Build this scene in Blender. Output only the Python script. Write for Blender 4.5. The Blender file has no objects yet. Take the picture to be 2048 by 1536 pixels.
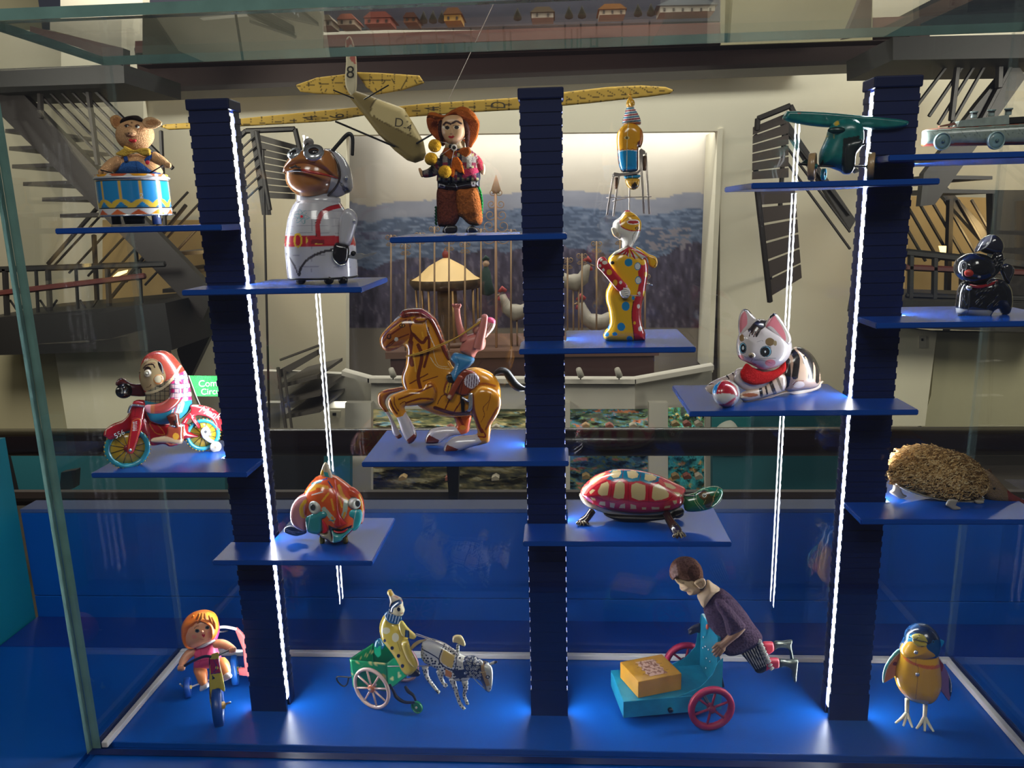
import bpy, bmesh, math, random
import numpy as np
from mathutils import Vector, Matrix
from mathutils.geometry import delaunay_2d_cdt
random.seed(7); rng = np.random.default_rng(7)
SC = bpy.context.scene; COL = SC.collection
# ------------------------------------------------------------------ camera, light, exposure
F = 1550.0; CZ = 1.55
def _n(v): v = np.array(v, float); return v/np.linalg.norm(v)
_Y = _n((91, 343, -F)); _D = np.array((166, -6932, -F)); _D = _n(_D-_D.dot(_Y)*_Y)
RW = np.array([np.cross(_Y, -_D), _Y, -_D]); CAM = np.array([0, 0, CZ])
cd = bpy.data.cameras.new('camera'); cam = bpy.data.objects.new('camera', cd); COL.objects.link(cam)
cd.sensor_fit = 'HORIZONTAL'; cd.sensor_width = 36; cd.lens = 36*F/2048; cd.clip_start = .05; cd.clip_end = 100
cam.matrix_world = Matrix([[*RW[0], 0], [*RW[1], 0], [*RW[2], CZ], [0, 0, 0, 1]])
SC.camera = cam
W = bpy.data.worlds.new('world'); SC.world = W; W.use_nodes = True
W.node_tree.nodes['Background'].inputs[0].default_value = (.75, .8, 1, 1); W.node_tree.nodes['Background'].inputs[1].default_value = .035
def area(name, loc, to, size, power, col=(1, .93, .8), sy=None):
    l = bpy.data.lights.new(name, 'AREA'); l.energy = power; l.color = col; l.size = size
    if sy: l.shape = 'RECTANGLE'; l.size_y = sy
    o = bpy.data.objects.new(name, l); COL.objects.link(o); o.location = loc
    o.rotation_euler = (Vector(to)-Vector(loc)).to_track_quat('-Z', 'Y').to_euler(); return o
area('atrium_fill_light', (.5, 4.6, 4.6), (.3, 9, 1.2), 2.4, 95)  # added fill above the frame, brightens the far wall
area('far_wall_fill_strip', (0, 8.25, 5.2), (0, 9.0, .9), 10.5, 430, (1, .96, .88), .3)  # added unseen strip above the beam, brightens the wall behind the stairs
area('hall_fill_light', (-3.9, 4.0, 2.4), (-2.2, 8, .2), .9, 85)  # added off-frame fill for the lower hall walls, left side
area('hall_fill_light', (4.3, 4.0, 2.4), (2.8, 8, .2), .9, 85)  # its added counterpart, off frame at the right
area('atrium_side_fill', (-4.2, 4.2, 3.6), (-3.6, 8, .5), 1.2, 12)  # weak added fill for the left of the hall
area('front_fill_light', (-.6, -1.2, 3.15), (0, .9, 1.2), .7, 17, (1, .96, .9))  # added fill on the visitor side, brightens the toy fronts
area('front_fill_light', (1.0, -1.2, 3.15), (.1, .9, 1.2), .7, 15, (1, .96, .9))  # second added visitor-side fill for the toys
area('stair_light_left', (-3.55, 7.3, 1.25), (-3.5, 9, 1.5), .25, 7, (1, .68, .3))
area('stair_light_right', (4.0, 7.3, 1.3), (4.0, 9, 1.6), .25, 9, (1, .68, .3))
area('mural_fill_light', (0, 9.27, 2.56), (0, 9.7, 1.3), 4.0, 30, (1, .95, .88), .12)  # added strip, hidden at the recess top to brighten the mural
LED_STRENGTH = 46
SC.view_settings.view_transform = 'Standard'; SC.view_settings.look = 'None'; SC.view_settings.gamma = 1
SC.view_settings.exposure = 0.18; SC.view_settings.use_curve_mapping = False
SC.cycles.use_denoising = True; SC.cycles.max_bounces = 10; SC.cycles.glossy_bounces = 5; SC.cycles.transparent_max_bounces = 40
SC.cycles.diffuse_bounces = 4; SC.cycles.sample_clamp_indirect = 4; SC.cycles.caustics_reflective = False; SC.cycles.caustics_refractive = False
# ------------------------------------------------------------------ points
def ray(px, py):
    px = np.asarray(px, float); py = np.asarray(py, float)
    return np.stack([px-1024, 768-py, np.full_like(px, -F)], -1) @ RW.T
def atY(px, py, Y):
    d = ray(px, py); return CAM+d*(np.asarray(Y)/d[..., 1])[..., None]
def atZ(px, py, Z):
    d = ray(px, py); return CAM+d*((Z-CZ)/d[..., 2])[..., None]
def proj(p):
    c = (np.asarray(p)-CAM) @ RW; return 1024+F*c[..., 0]/-c[..., 2], 768-F*c[..., 1]/-c[..., 2]
def V(a): return Vector([float(x) for x in a])
# ------------------------------------------------------------------ materials
def lin(h):
    if not isinstance(h, str): return tuple(h[:3])
    h = h.lstrip('#')
    if len(h) == 3: h = ''.join(c*2 for c in h)
    r = []
    for i in (0, 2, 4):
        c = int(h[i:i+2], 16)/255; r.append(c/12.92 if c <= .04045 else ((c+.055)/1.055)**2.4)
    return tuple(r)
MATS = {}
def mat(name, col=None, rough=.5, metal=0, coat=0, bump=0, bscale=200, noise=0, nscale=40, emit=0, spec=.5, alpha=1, trans=0, sss=0):
    """principled material; col None = colour attribute 'Col' of the printed tin / painted part"""
    key = (name, str(col), rough, metal, coat, bump, noise, emit)
    if key in MATS: return MATS[key]
    m = bpy.data.materials.new(name); m.use_nodes = True; nt = m.node_tree; b = nt.nodes['Principled BSDF']
    src = None
    if col is None:
        a = nt.nodes.new('ShaderNodeAttribute'); a.attribute_name = 'Col'; src = a.outputs['Color']
    else:
        c = lin(col); b.inputs['Base Color'].default_value = (*c, 1)
    if noise:
        tc = nt.nodes.new('ShaderNodeTexCoord'); nz = nt.nodes.new('ShaderNodeTexNoise'); nz.inputs['Scale'].default_value = nscale; nz.inputs['Detail'].default_value = 6
        nt.links.new(tc.outputs['Object'], nz.inputs['Vector'])
        mp = nt.nodes.new('ShaderNodeMapRange'); mp.inputs[1].default_value = .3; mp.inputs[2].default_value = .7
        mp.inputs[3].default_value = 1-noise; mp.inputs[4].default_value = 1+noise*.4
        nt.links.new(nz.outputs['Fac'], mp.inputs[0])
        mx = nt.nodes.new('ShaderNodeVectorMath'); mx.operation = 'SCALE'
        if src: nt.links.new(src, mx.inputs[0])
        else: mx.inputs[0].default_value = lin(col)
        nt.links.new(mp.outputs[0], mx.inputs['Scale']); src = mx.outputs[0]
    if src: nt.links.new(src, b.inputs['Base Color'])
    b.inputs['Roughness'].default_value = rough; b.inputs['Metallic'].default_value = metal
    b.inputs['Coat Weight'].default_value = coat; b.inputs['Coat Roughness'].default_value = .06
    b.inputs['Specular IOR Level'].default_value = spec
    if sss: b.inputs['Subsurface Weight'].default_value = sss; b.inputs['Subsurface Scale'].default_value = .004
    if emit:
        b.inputs['Emission Color'].default_value = (*lin(col), 1); b.inputs['Emission Strength'].default_value = emit
    if bump:
        tc = nt.nodes.new('ShaderNodeTexCoord'); nz = nt.nodes.new('ShaderNodeTexNoise'); nz.inputs['Scale'].default_value = bscale; nz.inputs['Detail'].default_value = 4
        nt.links.new(tc.outputs['Object'], nz.inputs['Vector']); bp = nt.nodes.new('ShaderNodeBump'); bp.inputs['Strength'].default_value = bump; bp.inputs['Distance'].default_value = .002
        nt.links.new(nz.outputs['Fac'], bp.inputs['Height']); nt.links.new(bp.outputs[0], b.inputs['Normal'])
    MATS[key] = m; return m
def glass_mat(name, tint=(1, 1, 1), boost=1.0, haze=0.0):
    m = bpy.data.materials.new(name); m.use_nodes = True; nt = m.node_tree; nt.nodes.clear()
    N = nt.nodes.new; L = nt.links.new
    g = N('ShaderNodeNewGeometry'); d = N('ShaderNodeVectorMath'); d.operation = 'DOT_PRODUCT'; L(g.outputs['Normal'], d.inputs[0]); L(g.outputs['Incoming'], d.inputs[1])
    def mth(op, a, b=None):
        n = N('ShaderNodeMath'); n.operation = op
        for i, x in enumerate((a, b)):
            if x is None: continue
            if isinstance(x, (int, float)): n.inputs[i].default_value = x
            else: L(x, n.inputs[i])
        return n.outputs[0]
    x = mth('SUBTRACT', 1, mth('ABSOLUTE', d.outputs['Value'])); f = mth('ADD', .043*boost, mth('MULTIPLY', .95, mth('POWER', x, 5)))
    t = N('ShaderNodeBsdfTransparent'); t.inputs[0].default_value = (*tint, 1)
    gl = N('ShaderNodeBsdfGlossy'); gl.inputs['Roughness'].default_value = 0.0
    mx = N('ShaderNodeMixShader'); L(f, mx.inputs[0]); L(t.outputs[0], mx.inputs[1]); L(gl.outputs[0], mx.inputs[2])
    out = N('ShaderNodeOutputMaterial'); L(mx.outputs[0], out.inputs[0]); return m
TIN = mat('printed_tin', None, .22, 0, .6, spec=.6)
TINW = mat('worn_printed_tin', None, .32, 0, .35, noise=.25, nscale=160)
PLA = mat('painted_plastic', None, .38, 0, .15, sss=.12)
FELT = mat('felt_cloth', None, .95, bump=.8, bscale=900, noise=.18, nscale=500, spec=.1)
FUR = mat('plush_cloth', None, .95, bump=1, bscale=420, noise=.45, nscale=420, spec=.1)
WOOD = mat('painted_wood', None, .5, bump=.2, bscale=300, noise=.15, nscale=120)
CHROME = mat('chrome', '#d2d2d2', .22, .75, coat=.5)
STEEL = mat('steel_wire', '#b9ada4', .3, .7)
DKMET = mat('dark_metal', '#1c1a1a', .35, .6)
RUB = mat('black_rubber', '#141414', .45)
# ------------------------------------------------------------------ object plumbing
def props(o, label=None, cat=None, group=None, kind=None):
    if label: o['label'] = label
    if cat: o['category'] = cat
    if group: o['group'] = group
    if kind: o['kind'] = kind
    return o
def empty(name, loc, label=None, cat=None, group=None, kind=None):
    o = bpy.data.objects.new(name, None); COL.objects.link(o); o.location = V(loc); o.empty_display_size = .02
    o['_l'] = [float(x) for x in loc]; return props(o, label, cat, group, kind)
def worldloc(o):
    return np.array(o['_l']) if (o is not None and '_l' in o) else np.zeros(3)
def mesh(name, verts, faces, m, parent=None, smooth=True, cols=None, origin=None):
    """one mesh object from WORLD coordinates"""
    verts = np.asarray(verts, float); org = worldloc(parent) if parent is not None else (np.array(origin) if origin is not None else (verts.mean(0)*[1, 1, 0]+[0, 0, verts[:, 2].min()]))
    me = bpy.data.meshes.new(name); lv = verts-org
    me.from_pydata([tuple(v) for v in lv.tolist()], [], faces if isinstance(faces, list) else faces.tolist())
    if smooth: me.polygons.foreach_set('use_smooth', [True]*len(me.polygons))
    if cols is not None:
        a = me.color_attributes.new('Col', 'FLOAT_COLOR', 'POINT'); c = np.ones((len(verts), 4)); c[:, :3] = cols; a.data.foreach_set('color', c.ravel())
    me.materials.append(m); me.update()
    o = bpy.data.objects.new(name, me); COL.objects.link(o)
    if parent is not None:
        o.parent = parent; o['_l'] = [float(x) for x in org]
    else:
        o.location = V(org); o['_l'] = [float(x) for x in org]
    return o
BOXF = [(0, 3, 2, 1), (4, 5, 6, 7), (0, 1, 5, 4), (1, 2, 6, 5), (2, 3, 7, 6), (3, 0, 4, 7)]
def boxv(x0, x1, y0, y1, z0, z1):
    return np.array([(x0, y0, z0), (x1, y0, z0), (x1, y1, z0), (x0, y1, z0), (x0, y0, z1), (x1, y0, z1), (x1, y1, z1), (x0, y1, z1)], float)
def bevelled(name, verts, faces, m, parent=None, bev=.001, seg=2, origin=None, smooth=False):
    o = mesh(name, verts, faces, m, parent, smooth, origin=origin)
    bm = bmesh.new(); bm.from_mesh(o.data); bmesh.ops.recalc_face_normals(bm, faces=bm.faces)
    bmesh.ops.bevel(bm, geom=list(bm.edges), offset=bev, segments=seg, affect='EDGES', profile=.5)
    bm.to_mesh(o.data); bm.free(); return o
def box(name, x0, x1, y0, y1, z0, z1, m, parent=None, bev=0, origin=None):
    v = boxv(x0, x1, y0, y1, z0, z1)
    return bevelled(name, v, BOXF, m, parent, bev, origin=origin) if bev else mesh(name, v, BOXF, m, parent, False, origin=origin)
def extrude(name, poly, d, m, parent=None, bev=0, smooth=False, cols=None, origin=None):
    """poly: world points of a planar outline, d: extrusion vector"""
    p = np.asarray(poly, float); n = len(p); v = np.vstack([p, p+np.asarray(d)])
    f = [tuple(range(n))[::-1], tuple(range(n, 2*n))]+[(i, (i+1) % n, n+(i+1) % n, n+i) for i in range(n)]
    o = mesh(name, v, f, m, parent, smooth, cols, origin)
    bm = bmesh.new(); bm.from_mesh(o.data); bmesh.ops.recalc_face_normals(bm, faces=bm.faces)
    if bev: bmesh.ops.bevel(bm, geom=list(bm.edges), offset=bev, segments=2, affect='EDGES')
    bm.to_mesh(o.data); bm.free(); return o
def catmull(pts, closed=True, n=8):
    p = np.asarray(pts, float); m = len(p); out = []
    rngi = range(m) if closed else range(m-1)
    for i in rngi:
        g = (lambda k: p[k % m]) if closed else (lambda k: p[min(max(k, 0), m-1)])
        p0, p1, p2, p3 = g(i-1), g(i), g(i+1), g(i+2)
        for t in np.arange(n)/n:
            out.append(.5*((2*p1)+(-p0+p2)*t+(2*p0-5*p1+4*p2-p3)*t*t+(-p0+3*p1-3*p2+p3)*t**3))
    if not closed: out.append(p[-1])
    return np.array(out)
def tube_geo(pts, radii, seg=10, cap=True, flat=1.0, up=(0, 0, 1)):
    p = np.asarray(pts, float); n = len(p); r = np.broadcast_to(np.asarray(radii, float), (n,))
    t = np.gradient(p, axis=0); t /= np.linalg.norm(t, axis=1)[:, None]+1e-12
    u = np.array(up, float)
    if abs(t[0].dot(u)) > .92: u = np.array((0, 1., 0)) if abs(up[1]) < .5 else np.array((1., 0, 0))
    a = np.cross(t[0], u); a /= np.linalg.norm(a); vs = []; fs = []
    for i in range(n):
        a = a-a.dot(t[i])*t[i]; a /= np.linalg.norm(a); b = np.cross(t[i], a)
        for k in range(seg):
            an = 2*math.pi*k/seg; vs.append(p[i]+r[i]*(math.cos(an)*a+flat*math.sin(an)*b))
    for i in range(n-1):
        for k in range(seg):
            k2 = (k+1) % seg; fs.append((i*seg+k, i*seg+k2, (i+1)*seg+k2, (i+1)*seg+k))
    if cap:
        for i, s in ((0, -1), (n-1, 1)):
            c = len(vs); vs.append(p[i]+t[i]*r[i]*.35*s)
            for k in range(seg):
                k2 = (k+1) % seg; fs.append((c, i*seg+k2, i*seg+k) if s < 0 else (c, i*seg+k, i*seg+k2))
    return np.array(vs), fs
def join(geos):
    vs = []; fs = []; o = 0
    for v, f in geos:
        vs.append(np.asarray(v)); fs += [tuple(i+o for i in q) for q in f]; o += len(v)
    return np.vstack(vs), fs
# ------------------------------------------------------------------ painting (printed colour only)
def inpoly(u, v, pts):
    p = np.asarray(pts, float); r = np.zeros(len(u), bool); x, y = p[:, 0], p[:, 1]; j = len(p)-1
    for i in range(len(p)):
        if y[i] != y[j]:
            c = ((y[i] > v) != (y[j] > v)) & (u < (x[j]-x[i])*(v-y[i])/(y[j]-y[i])+x[i]); r ^= c
        j = i
    return r
def dline(u, v, pts):
    p = np.asarray(pts, float); d = np.full(len(u), 1e9)
    for a, b in zip(p[:-1], p[1:]):
        ab = b-a; L = ab.dot(ab)+1e-9; t = np.clip(((u-a[0])*ab[0]+(v-a[1])*ab[1])/L, 0, 1)
        d = np.minimum(d, np.hypot(u-a[0]-t*ab[0], v-a[1]-t*ab[1]))
    return d
def paint(u, v, layers):
    c = np.zeros((len(u), 3)); c[:] = lin(layers[0])
    for l in layers[1:]:
        k = l[0]
        if k == 'poly': m = inpoly(u, v, catmull(l[1], True, 5) if len(l) > 3 else l[1]); col = l[2]
        elif k == 'line': m = dline(u, v, catmull(l[1], False, 5) if len(l[1]) > 2 else l[1]) < l[2]/2; col = l[3]
        elif k == 'ell': m = ((u-l[1])/l[3])**2+((v-l[2])/l[4])**2 < 1; col = l[5]
        elif k == 'fn': m = l[1](u, v); col = l[2]
        c[m] = lin(col)
    return c
def lathe_geo(c, prof, seg, axis, ez=1.0):
    ax = _n(axis); t = np.array((1., 0, 0)) if abs(ax[0]) < .9 else np.array((0, 0, 1.)); x = _n(t-t.dot(ax)*ax); y = np.cross(ax, x); v = []; th = []; f = []
    if ax[2] > .5 and y[1] < 0: y = -y
    for r, h in prof:
        for j in range(seg):
            an = 2*math.pi*j/seg-math.pi/2; v.append(c+r*(math.cos(an)*x+ez*math.sin(an)*y)+h*ax); th.append((math.degrees(an)+90+180) % 360-180)
    for i in range(len(prof)-1):
        for j in range(seg): f.append((i*seg+j, i*seg+(j+1) % seg, (i+1)*seg+(j+1) % seg, (i+1)*seg+j))
    return np.array(v), f, np.array(th)
# ------------------------------------------------------------------ toys are drawn in a picture-sized frame standing on its own shelf
class Toy:
    def __init__(s, name, label, cat, ox, oy, sc, Y0, base, z, ax=0, group=None):
        """ox, oy, sc: frame of the sketch; Y0: depth of the toy's own upright plane at base; ax: turn (metres of depth per frame unit)"""
        s.o = (ox, oy, sc); s.Y0 = Y0; s.xr = base[0]; s.ax = ax
        s.mpp = float(np.linalg.norm(atY(base[0]/sc+ox+1, base[1]/sc+oy, Y0)-atY(base[0]/sc+ox, base[1]/sc+oy, Y0)))/sc
        b = s.M([base[0]], [base[1]])[0]; b[2] = z; s.z = z
        s.root = empty(name, b, label, cat, group)
    def M(s, u, v, w=0, w0=0):
        """frame (u, v) on the plane at depth w0, pushed straight back by w-w0"""
        u = np.asarray(u, float); v = np.asarray(v, float); ox, oy, sc = s.o
        Yp = s.Y0+s.ax*(u-s.xr)+np.asarray(w0)*s.mpp
        p = atY(u/sc+ox, v/sc+oy, Yp); p[..., 1] += (np.asarray(w)-w0)*s.mpp; return p
    def UV(s, p):
        x, y = proj(p); ox, oy, sc = s.o; return (x-ox)*sc, (y-oy)*sc
    def fin(s, name, vw, faces, m, lay, parent=None, smooth=True, label=None):
        cols = None
        if lay is not None:
            if isinstance(lay, str): lay = [lay]
            u, v = s.UV(vw); cols = paint(u, v, lay)
        o = mesh(name, vw, faces, m, parent if parent is not None else s.root, smooth, cols)
        if label: o['label'] = label
        return o
    def map(s, verts, w0):
        v = np.asarray(verts, float); return s.M(v[:, 0], v[:, 1], v[:, 2], w0)
    def puff(s, name, outline, lay, w=0, R=None, k=1.0, step=6, m=None, parent=None, smooth_out=True, back=1.0, label=None, rim=0):
        """pressed-tin shell: the outline bulges front and back like the two stamped halves of a toy"""
        pts = catmull(outline, True, 6) if smooth_out else np.asarray(outline, float)
        q = []; per = np.vstack([pts, pts[:1]])
        for a, b in zip(per[:-1], per[1:]):
            n = max(1, int(np.hypot(*(b-a))/step+.5)); q += [a+(b-a)*i/n for i in range(n)]
        q = np.array(q)
        keep = [0]
        for i in range(1, len(q)):
            if np.hypot(*(q[i]-q[keep[-1]])) > step*.45: keep.append(i)
        q = q[keep]
        lo, hi = q.min(0), q.max(0); gx = np.arange(lo[0]+step*.5, hi[0], step); gy = np.arange(lo[1]+step*.5, hi[1], step*.87)
        X, Yg = np.meshgrid(gx, gy); X[1::2] += step*.5; g = np.stack([X.ravel(), Yg.ravel()], 1)
        loop = np.vstack([q, q[:1]])
        ins = inpoly(g[:, 0], g[:, 1], q); g = g[ins]; d = dline(g[:, 0], g[:, 1], loop); g = g[d > step*.5]
        allp = np.vstack([q, g]); n = len(q)
        r = delaunay_2d_cdt([Vector(p) for p in allp], [], [list(range(n))], 1, 1e-4)
        P2 = np.array([(p.x, p.y) for p in r[0]]); tri = r[2]
        d = dline(P2[:, 0], P2[:, 1], loop); d[d < 1e-3] = 0
        Rm = R or max(d.max(), 1); dd = np.minimum(d, Rm); h = np.sqrt(np.maximum(Rm**2-(Rm-dd)**2, 0))*k
        inner = d > 0; idx = np.full(len(P2), -1); nb = inner.sum(); idx[inner] = len(P2)+np.arange(nb)
        hf = h+rim; hb = (h*back+rim)
        vf = np.column_stack([P2, w-hf*1.0]); vb = np.column_stack([P2[inner], w+hb[inner]])
        bmap = np.where(inner, idx, np.arange(len(P2)))
        f = [tuple(t) for t in tri]+[tuple(int(bmap[i]) for i in t[::-1]) for t in tri]
        return s.fin(name, s.map(np.vstack([vf, vb]), w), f, m or TIN, lay, parent, True, label)
    def ball(s, name, c, r, lay, w=0, rot=0, m=None, parent=None, seg=(28, 18), label=None, fn=None):
        a = np.linspace(0, math.pi, seg[1]+1); vs = []; rr = r if len(r) == 3 else (r[0], r[1], min(r))
        for i in a:
            for k in range(seg[0]):
                t = 2*math.pi*k/seg[0]; vs.append((math.sin(i)*math.cos(t), -math.cos(i), math.sin(i)*math.sin(t)))
        v = np.array(vs)
        if fn is not None: v = fn(v)
        v = v*np.array(rr); c_, s_ = math.cos(math.radians(rot)), math.sin(math.radians(rot))
        v = np.column_stack([v[:, 0]*c_-v[:, 1]*s_+c[0], v[:, 0]*s_+v[:, 1]*c_+c[1], v[:, 2]+w]); f = []
        n = seg[0]
        for i in range(seg[1]):
            for k in range(n): f.append((i*n+k, (i+1)*n+k, (i+1)*n+(k+1) % n, i*n+(k+1) % n))
        return s.fin(name, s.map(v, w), f, m or TIN, lay, parent, True, label)
    def tube(s, name, pts, r, lay, m=None, parent=None, seg=12, n=6, flat=1.0, label=None, smooth_path=True, cap=True):
        p = np.array([(a[0], a[1], a[2] if len(a) > 2 else 0) for a in pts], float)
        rr = np.broadcast_to(np.asarray(r, float), (len(p),))
        if smooth_path and len(p) > 2:
            q = catmull(np.column_stack([p, rr]), False, n); p, rr = q[:, :3], np.maximum(q[:, 3], .2)
        elif lay is not None and not isinstance(lay, str):
            t = np.linspace(0, len(p)-1, (len(p)-1)*14+1); q = np.column_stack([p, rr]); q = np.array([np.interp(t, np.arange(len(p)), q[:, j]) for j in range(4)]).T; p, rr = q[:, :3], q[:, 3]
        W3 = np.array([s.M([a[0]], [a[1]], a[2], a[2])[0] for a in p])
        v, f = tube_geo(W3, rr*s.mpp, seg, cap, flat, up=(0, 1, 0))
        return s.fin(name, v, f, m or TIN, lay, parent, True, label)
    def lathe(s, name, c, prof, lay, m=None, parent=None, seg=48, axis=(0, 0, 1), ez=1.0, wrap=False, label=None, sub=1):
        c0 = s.M([c[0]], [c[1]], c[2] if len(c) > 2 else 0, c[2] if len(c) > 2 else 0)[0]; p = np.array(prof, float)
        if sub > 1: t = np.linspace(0, len(p)-1, (len(p)-1)*sub+1); p = np.array([np.interp(t, np.arange(len(p)), p[:, j]) for j in range(2)]).T
        v, f, th = lathe_geo(c0, p*s.mpp, seg, axis, ez)
        if not wrap: return s.fin(name, v, f, m or TIN, lay, parent, True, label)
        return mesh(name, v, f, m or TIN, parent if parent is not None else s.root, True, paint(th, np.repeat(p[:, 1], seg), lay))
    def wheel(s, name, c, r, w, thick, cols, axis=(0, 1, 0), spokes=8, m=None, parent=None, rim=.2, hub=.18, spoke_w=.05, label=None, disc=False, tread=0, names=('tyre', 'rim', 'spoke', 'hub')):
        """a wheel upright in world space: tyre ring (main mesh) with rim / spokes / hub as sub-parts. cols = (tyre, rim/disc, spoke, hub)"""
        m = m or TIN; C0 = s.M([c[0]], [c[1]], w, w)[0]; R0 = r*s.mpp; ax = _n(axis); z = np.array((0, 0, 1.)); z = _n(z-z.dot(ax)*ax); x = np.cross(ax, z); T = thick*s.mpp/2
        def ring(r0, r1, t0, seg=48):
            prof = [(r1*.985, -t0*.8), (r1, 0), (r1*.985, t0*.8), ((r0+r1)/2, t0), (r0, t0*.6), (r0, -t0*.6), ((r0+r1)/2, -t0)]; vs = []; f = []
            for k in range(seg):
                an = 2*math.pi*k/seg; e = math.cos(an)*x+math.sin(an)*z; tr = 1+(tread if k % 2 else 0)
                for i, (rr, tt) in enumerate(prof): vs.append(C0+e*rr*(tr if i < 3 else 1)+ax*tt)
            P = len(prof)
            for k in range(seg):
                for i in range(P): f.append((k*P+i, k*P+(i+1) % P, ((k+1) % seg)*P+(i+1) % P, ((k+1) % seg)*P+i))
            return vs, f
        v, f = ring(R0*(1-rim), R0, T); ty = s.fin(name, np.array(v), f, m, cols[0], parent, True, label)
        lp = ty
        if disc:
            R1 = R0*(1-rim*.9)
            vs, fs, _ = lathe_geo(C0, [(0, -T*.45), (R1*.5, -T*.42), (R1, -T*.3), (R1, T*.3), (R1*.5, T*.42), (0, T*.45)], 40, ax); s.fin('disc', vs, fs, m, cols[1], lp)
        if spokes:
            g = []
            for k in range(spokes):
                an = 2*math.pi*(k+.3)/spokes; e = math.cos(an)*x+math.sin(an)*z; g.append(tube_geo([C0+e*R0*hub*.8-ax*T*(.55 if disc else 0), C0+e*R0*(1-rim*.9)-ax*T*(.55 if disc else 0)], spoke_w*R0, 6))
            for gg in (g if not disc else [join(g)]): s.fin('spoke', gg[0], gg[1], m, cols[2], lp)
        vs, fs = tube_geo([C0-ax*T*1.3, C0-ax*T*1.1, C0+ax*T*1.3], [R0*hub*.7, R0*hub, R0*hub], 20); s.fin('hub', vs, fs, m, cols[3], lp)
        return ty
    def prism(s, name, outline, w0, w1, lay, m=None, parent=None, bev=0, smooth_out=False, label=None):
        pts = catmull(outline, True, 5) if smooth_out else np.asarray(outline, float)
        p = s.M(pts[:, 0], pts[:, 1], w0, w0); n = len(p); d = np.array([0, (w1-w0)*s.mpp, 0]); v = np.vstack([p, p+d])
        r = [tuple(t) for t in delaunay_2d_cdt([Vector(q) for q in pts], [], [list(range(n))], 1, 1e-4)[2]] if n > 5 else None
        ff = r if r else [tuple(range(n))]
        f = [tuple(t) for t in ff]+[tuple(i+n for i in t[::-1]) for t in ff]+[(i, n+i, n+(i+1) % n, (i+1) % n) for i in range(n)]
        o = s.fin(name, v, f, m or TIN, lay, parent, False, label)
        bm = bmesh.new(); bm.from_mesh(o.data); bmesh.ops.recalc_face_normals(bm, faces=bm.faces); bm.to_mesh(o.data); bm.free(); return o
    def text(s, name, body, c, size, col, w=0, rot=0, parent=None, shear=0, m=None, stretch=1):
        cu = bpy.data.curves.new(name, 'FONT'); cu.body = body; cu.size = size; cu.align_x = 'CENTER'; cu.align_y = 'CENTER'; cu.extrude = .8; cu.shear = shear
        tmp = bpy.data.objects.new('t', cu); me = bpy.data.meshes.new_from_object(tmp); bpy.data.objects.remove(tmp); me.materials.clear(); me.materials.append(m or mat('lettering_paint', col, .4)); o = bpy.data.objects.new(name, me); COL.objects.link(o)
        pr = parent if parent is not None else s.root; o.parent = pr; p = s.M([c[0]], [c[1]], w, w)[0]-worldloc(pr)
        q = s.M([c[0], c[0]+10, c[0]], [c[1], c[1], c[1]-10], w, w); ex = (q[1]-q[0])/10; ez = (q[2]-q[0])/10; nn = _n(np.cross(ex, ez))*s.mpp
        Mx = Matrix([[ex[0], ez[0], nn[0]], [ex[1], ez[1], nn[1]], [ex[2], ez[2], nn[2]]]).to_4x4() @ Matrix.Diagonal((1, 1, 1, 1)) @ Matrix.Rotation(math.radians(rot), 4, 'Z') @ Matrix.Diagonal((1/stretch, stretch, 1, 1))
        me.transform(Mx); o.location = V(p); return o
# ------------------------------------------------------------------ plinth, parapet and showcase
BLUE = mat('blue_lacquer', '#084a9c', .33, bump=.04, bscale=900, spec=.5, noise=.06, nscale=9)
BLUES = mat('blue_shelf_lacquer', '#0a469e', .27, spec=.5)
BLUED = mat('blue_column_lacquer', '#0b1a48', .42, spec=.35)
FELTB = mat('speckled_blue_laminate', '#0c3384', .5, noise=.35, nscale=1500)
GASK = mat('white_gasket', '#c9c3bb', .5)
GL = glass_mat('clear_glass', (.985, .995, .99), 1.5)
EDGE = mat('green_glass_edge', '#6d8f86', .12, coat=.5, noise=.2, nscale=30)
EDGT = bpy.data.materials.new('clear_glass_edge'); EDGT.use_nodes = True; _t = EDGT.node_tree; _b = _t.nodes['Principled BSDF']; _b.inputs['Base Color'].default_value = (.2, .3, .28, 1); _b.inputs['Roughness'].default_value = .1; _b.inputs['Alpha'].default_value = .16
TEAL = mat('teal_panel', '#0b7488', .5)
DARK = mat('dark_gap', '#0a0c12', .7)
ZB = CZ-.585; XL, XR, YF, YB, ZT = -.526, .504, .745, .943, 1.733
GP = .010
pl = empty('display_plinth', (0, .8, .0), 'blue lacquered plinth top that carries the whole glass showcase', 'plinth')
box('worktop', -.80, .98, -.02+.35, 1.037, ZB-.045, ZB-.008, BLUE, pl, bev=.002)
box('rear_deck', -.80, .98, YB+.012, 1.037, ZB-.008, ZB, FELTB, pl)
box('case_floor', XL+.004, XR-.004, YF+.012, YB-.002, ZB-.008, ZB, BLUE, pl, bev=.0012)
box('side_deck', -.80, XL-GP-.004, .45, 1.037, ZB-.008, ZB-.001, BLUE, pl)
box('side_deck', XR+GP+.004, .98, .45, 1.037, ZB-.008, ZB-.001, BLUE, pl)
box('front_deck', XL-.002, XR+.002, .40, YF-.004, ZB-.008, ZB-.0015, BLUE, pl, bev=.001)
box('cabinet_body', -.76, .94, .40, 1.03, .06, ZB-.045, BLUE, pl)
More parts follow.
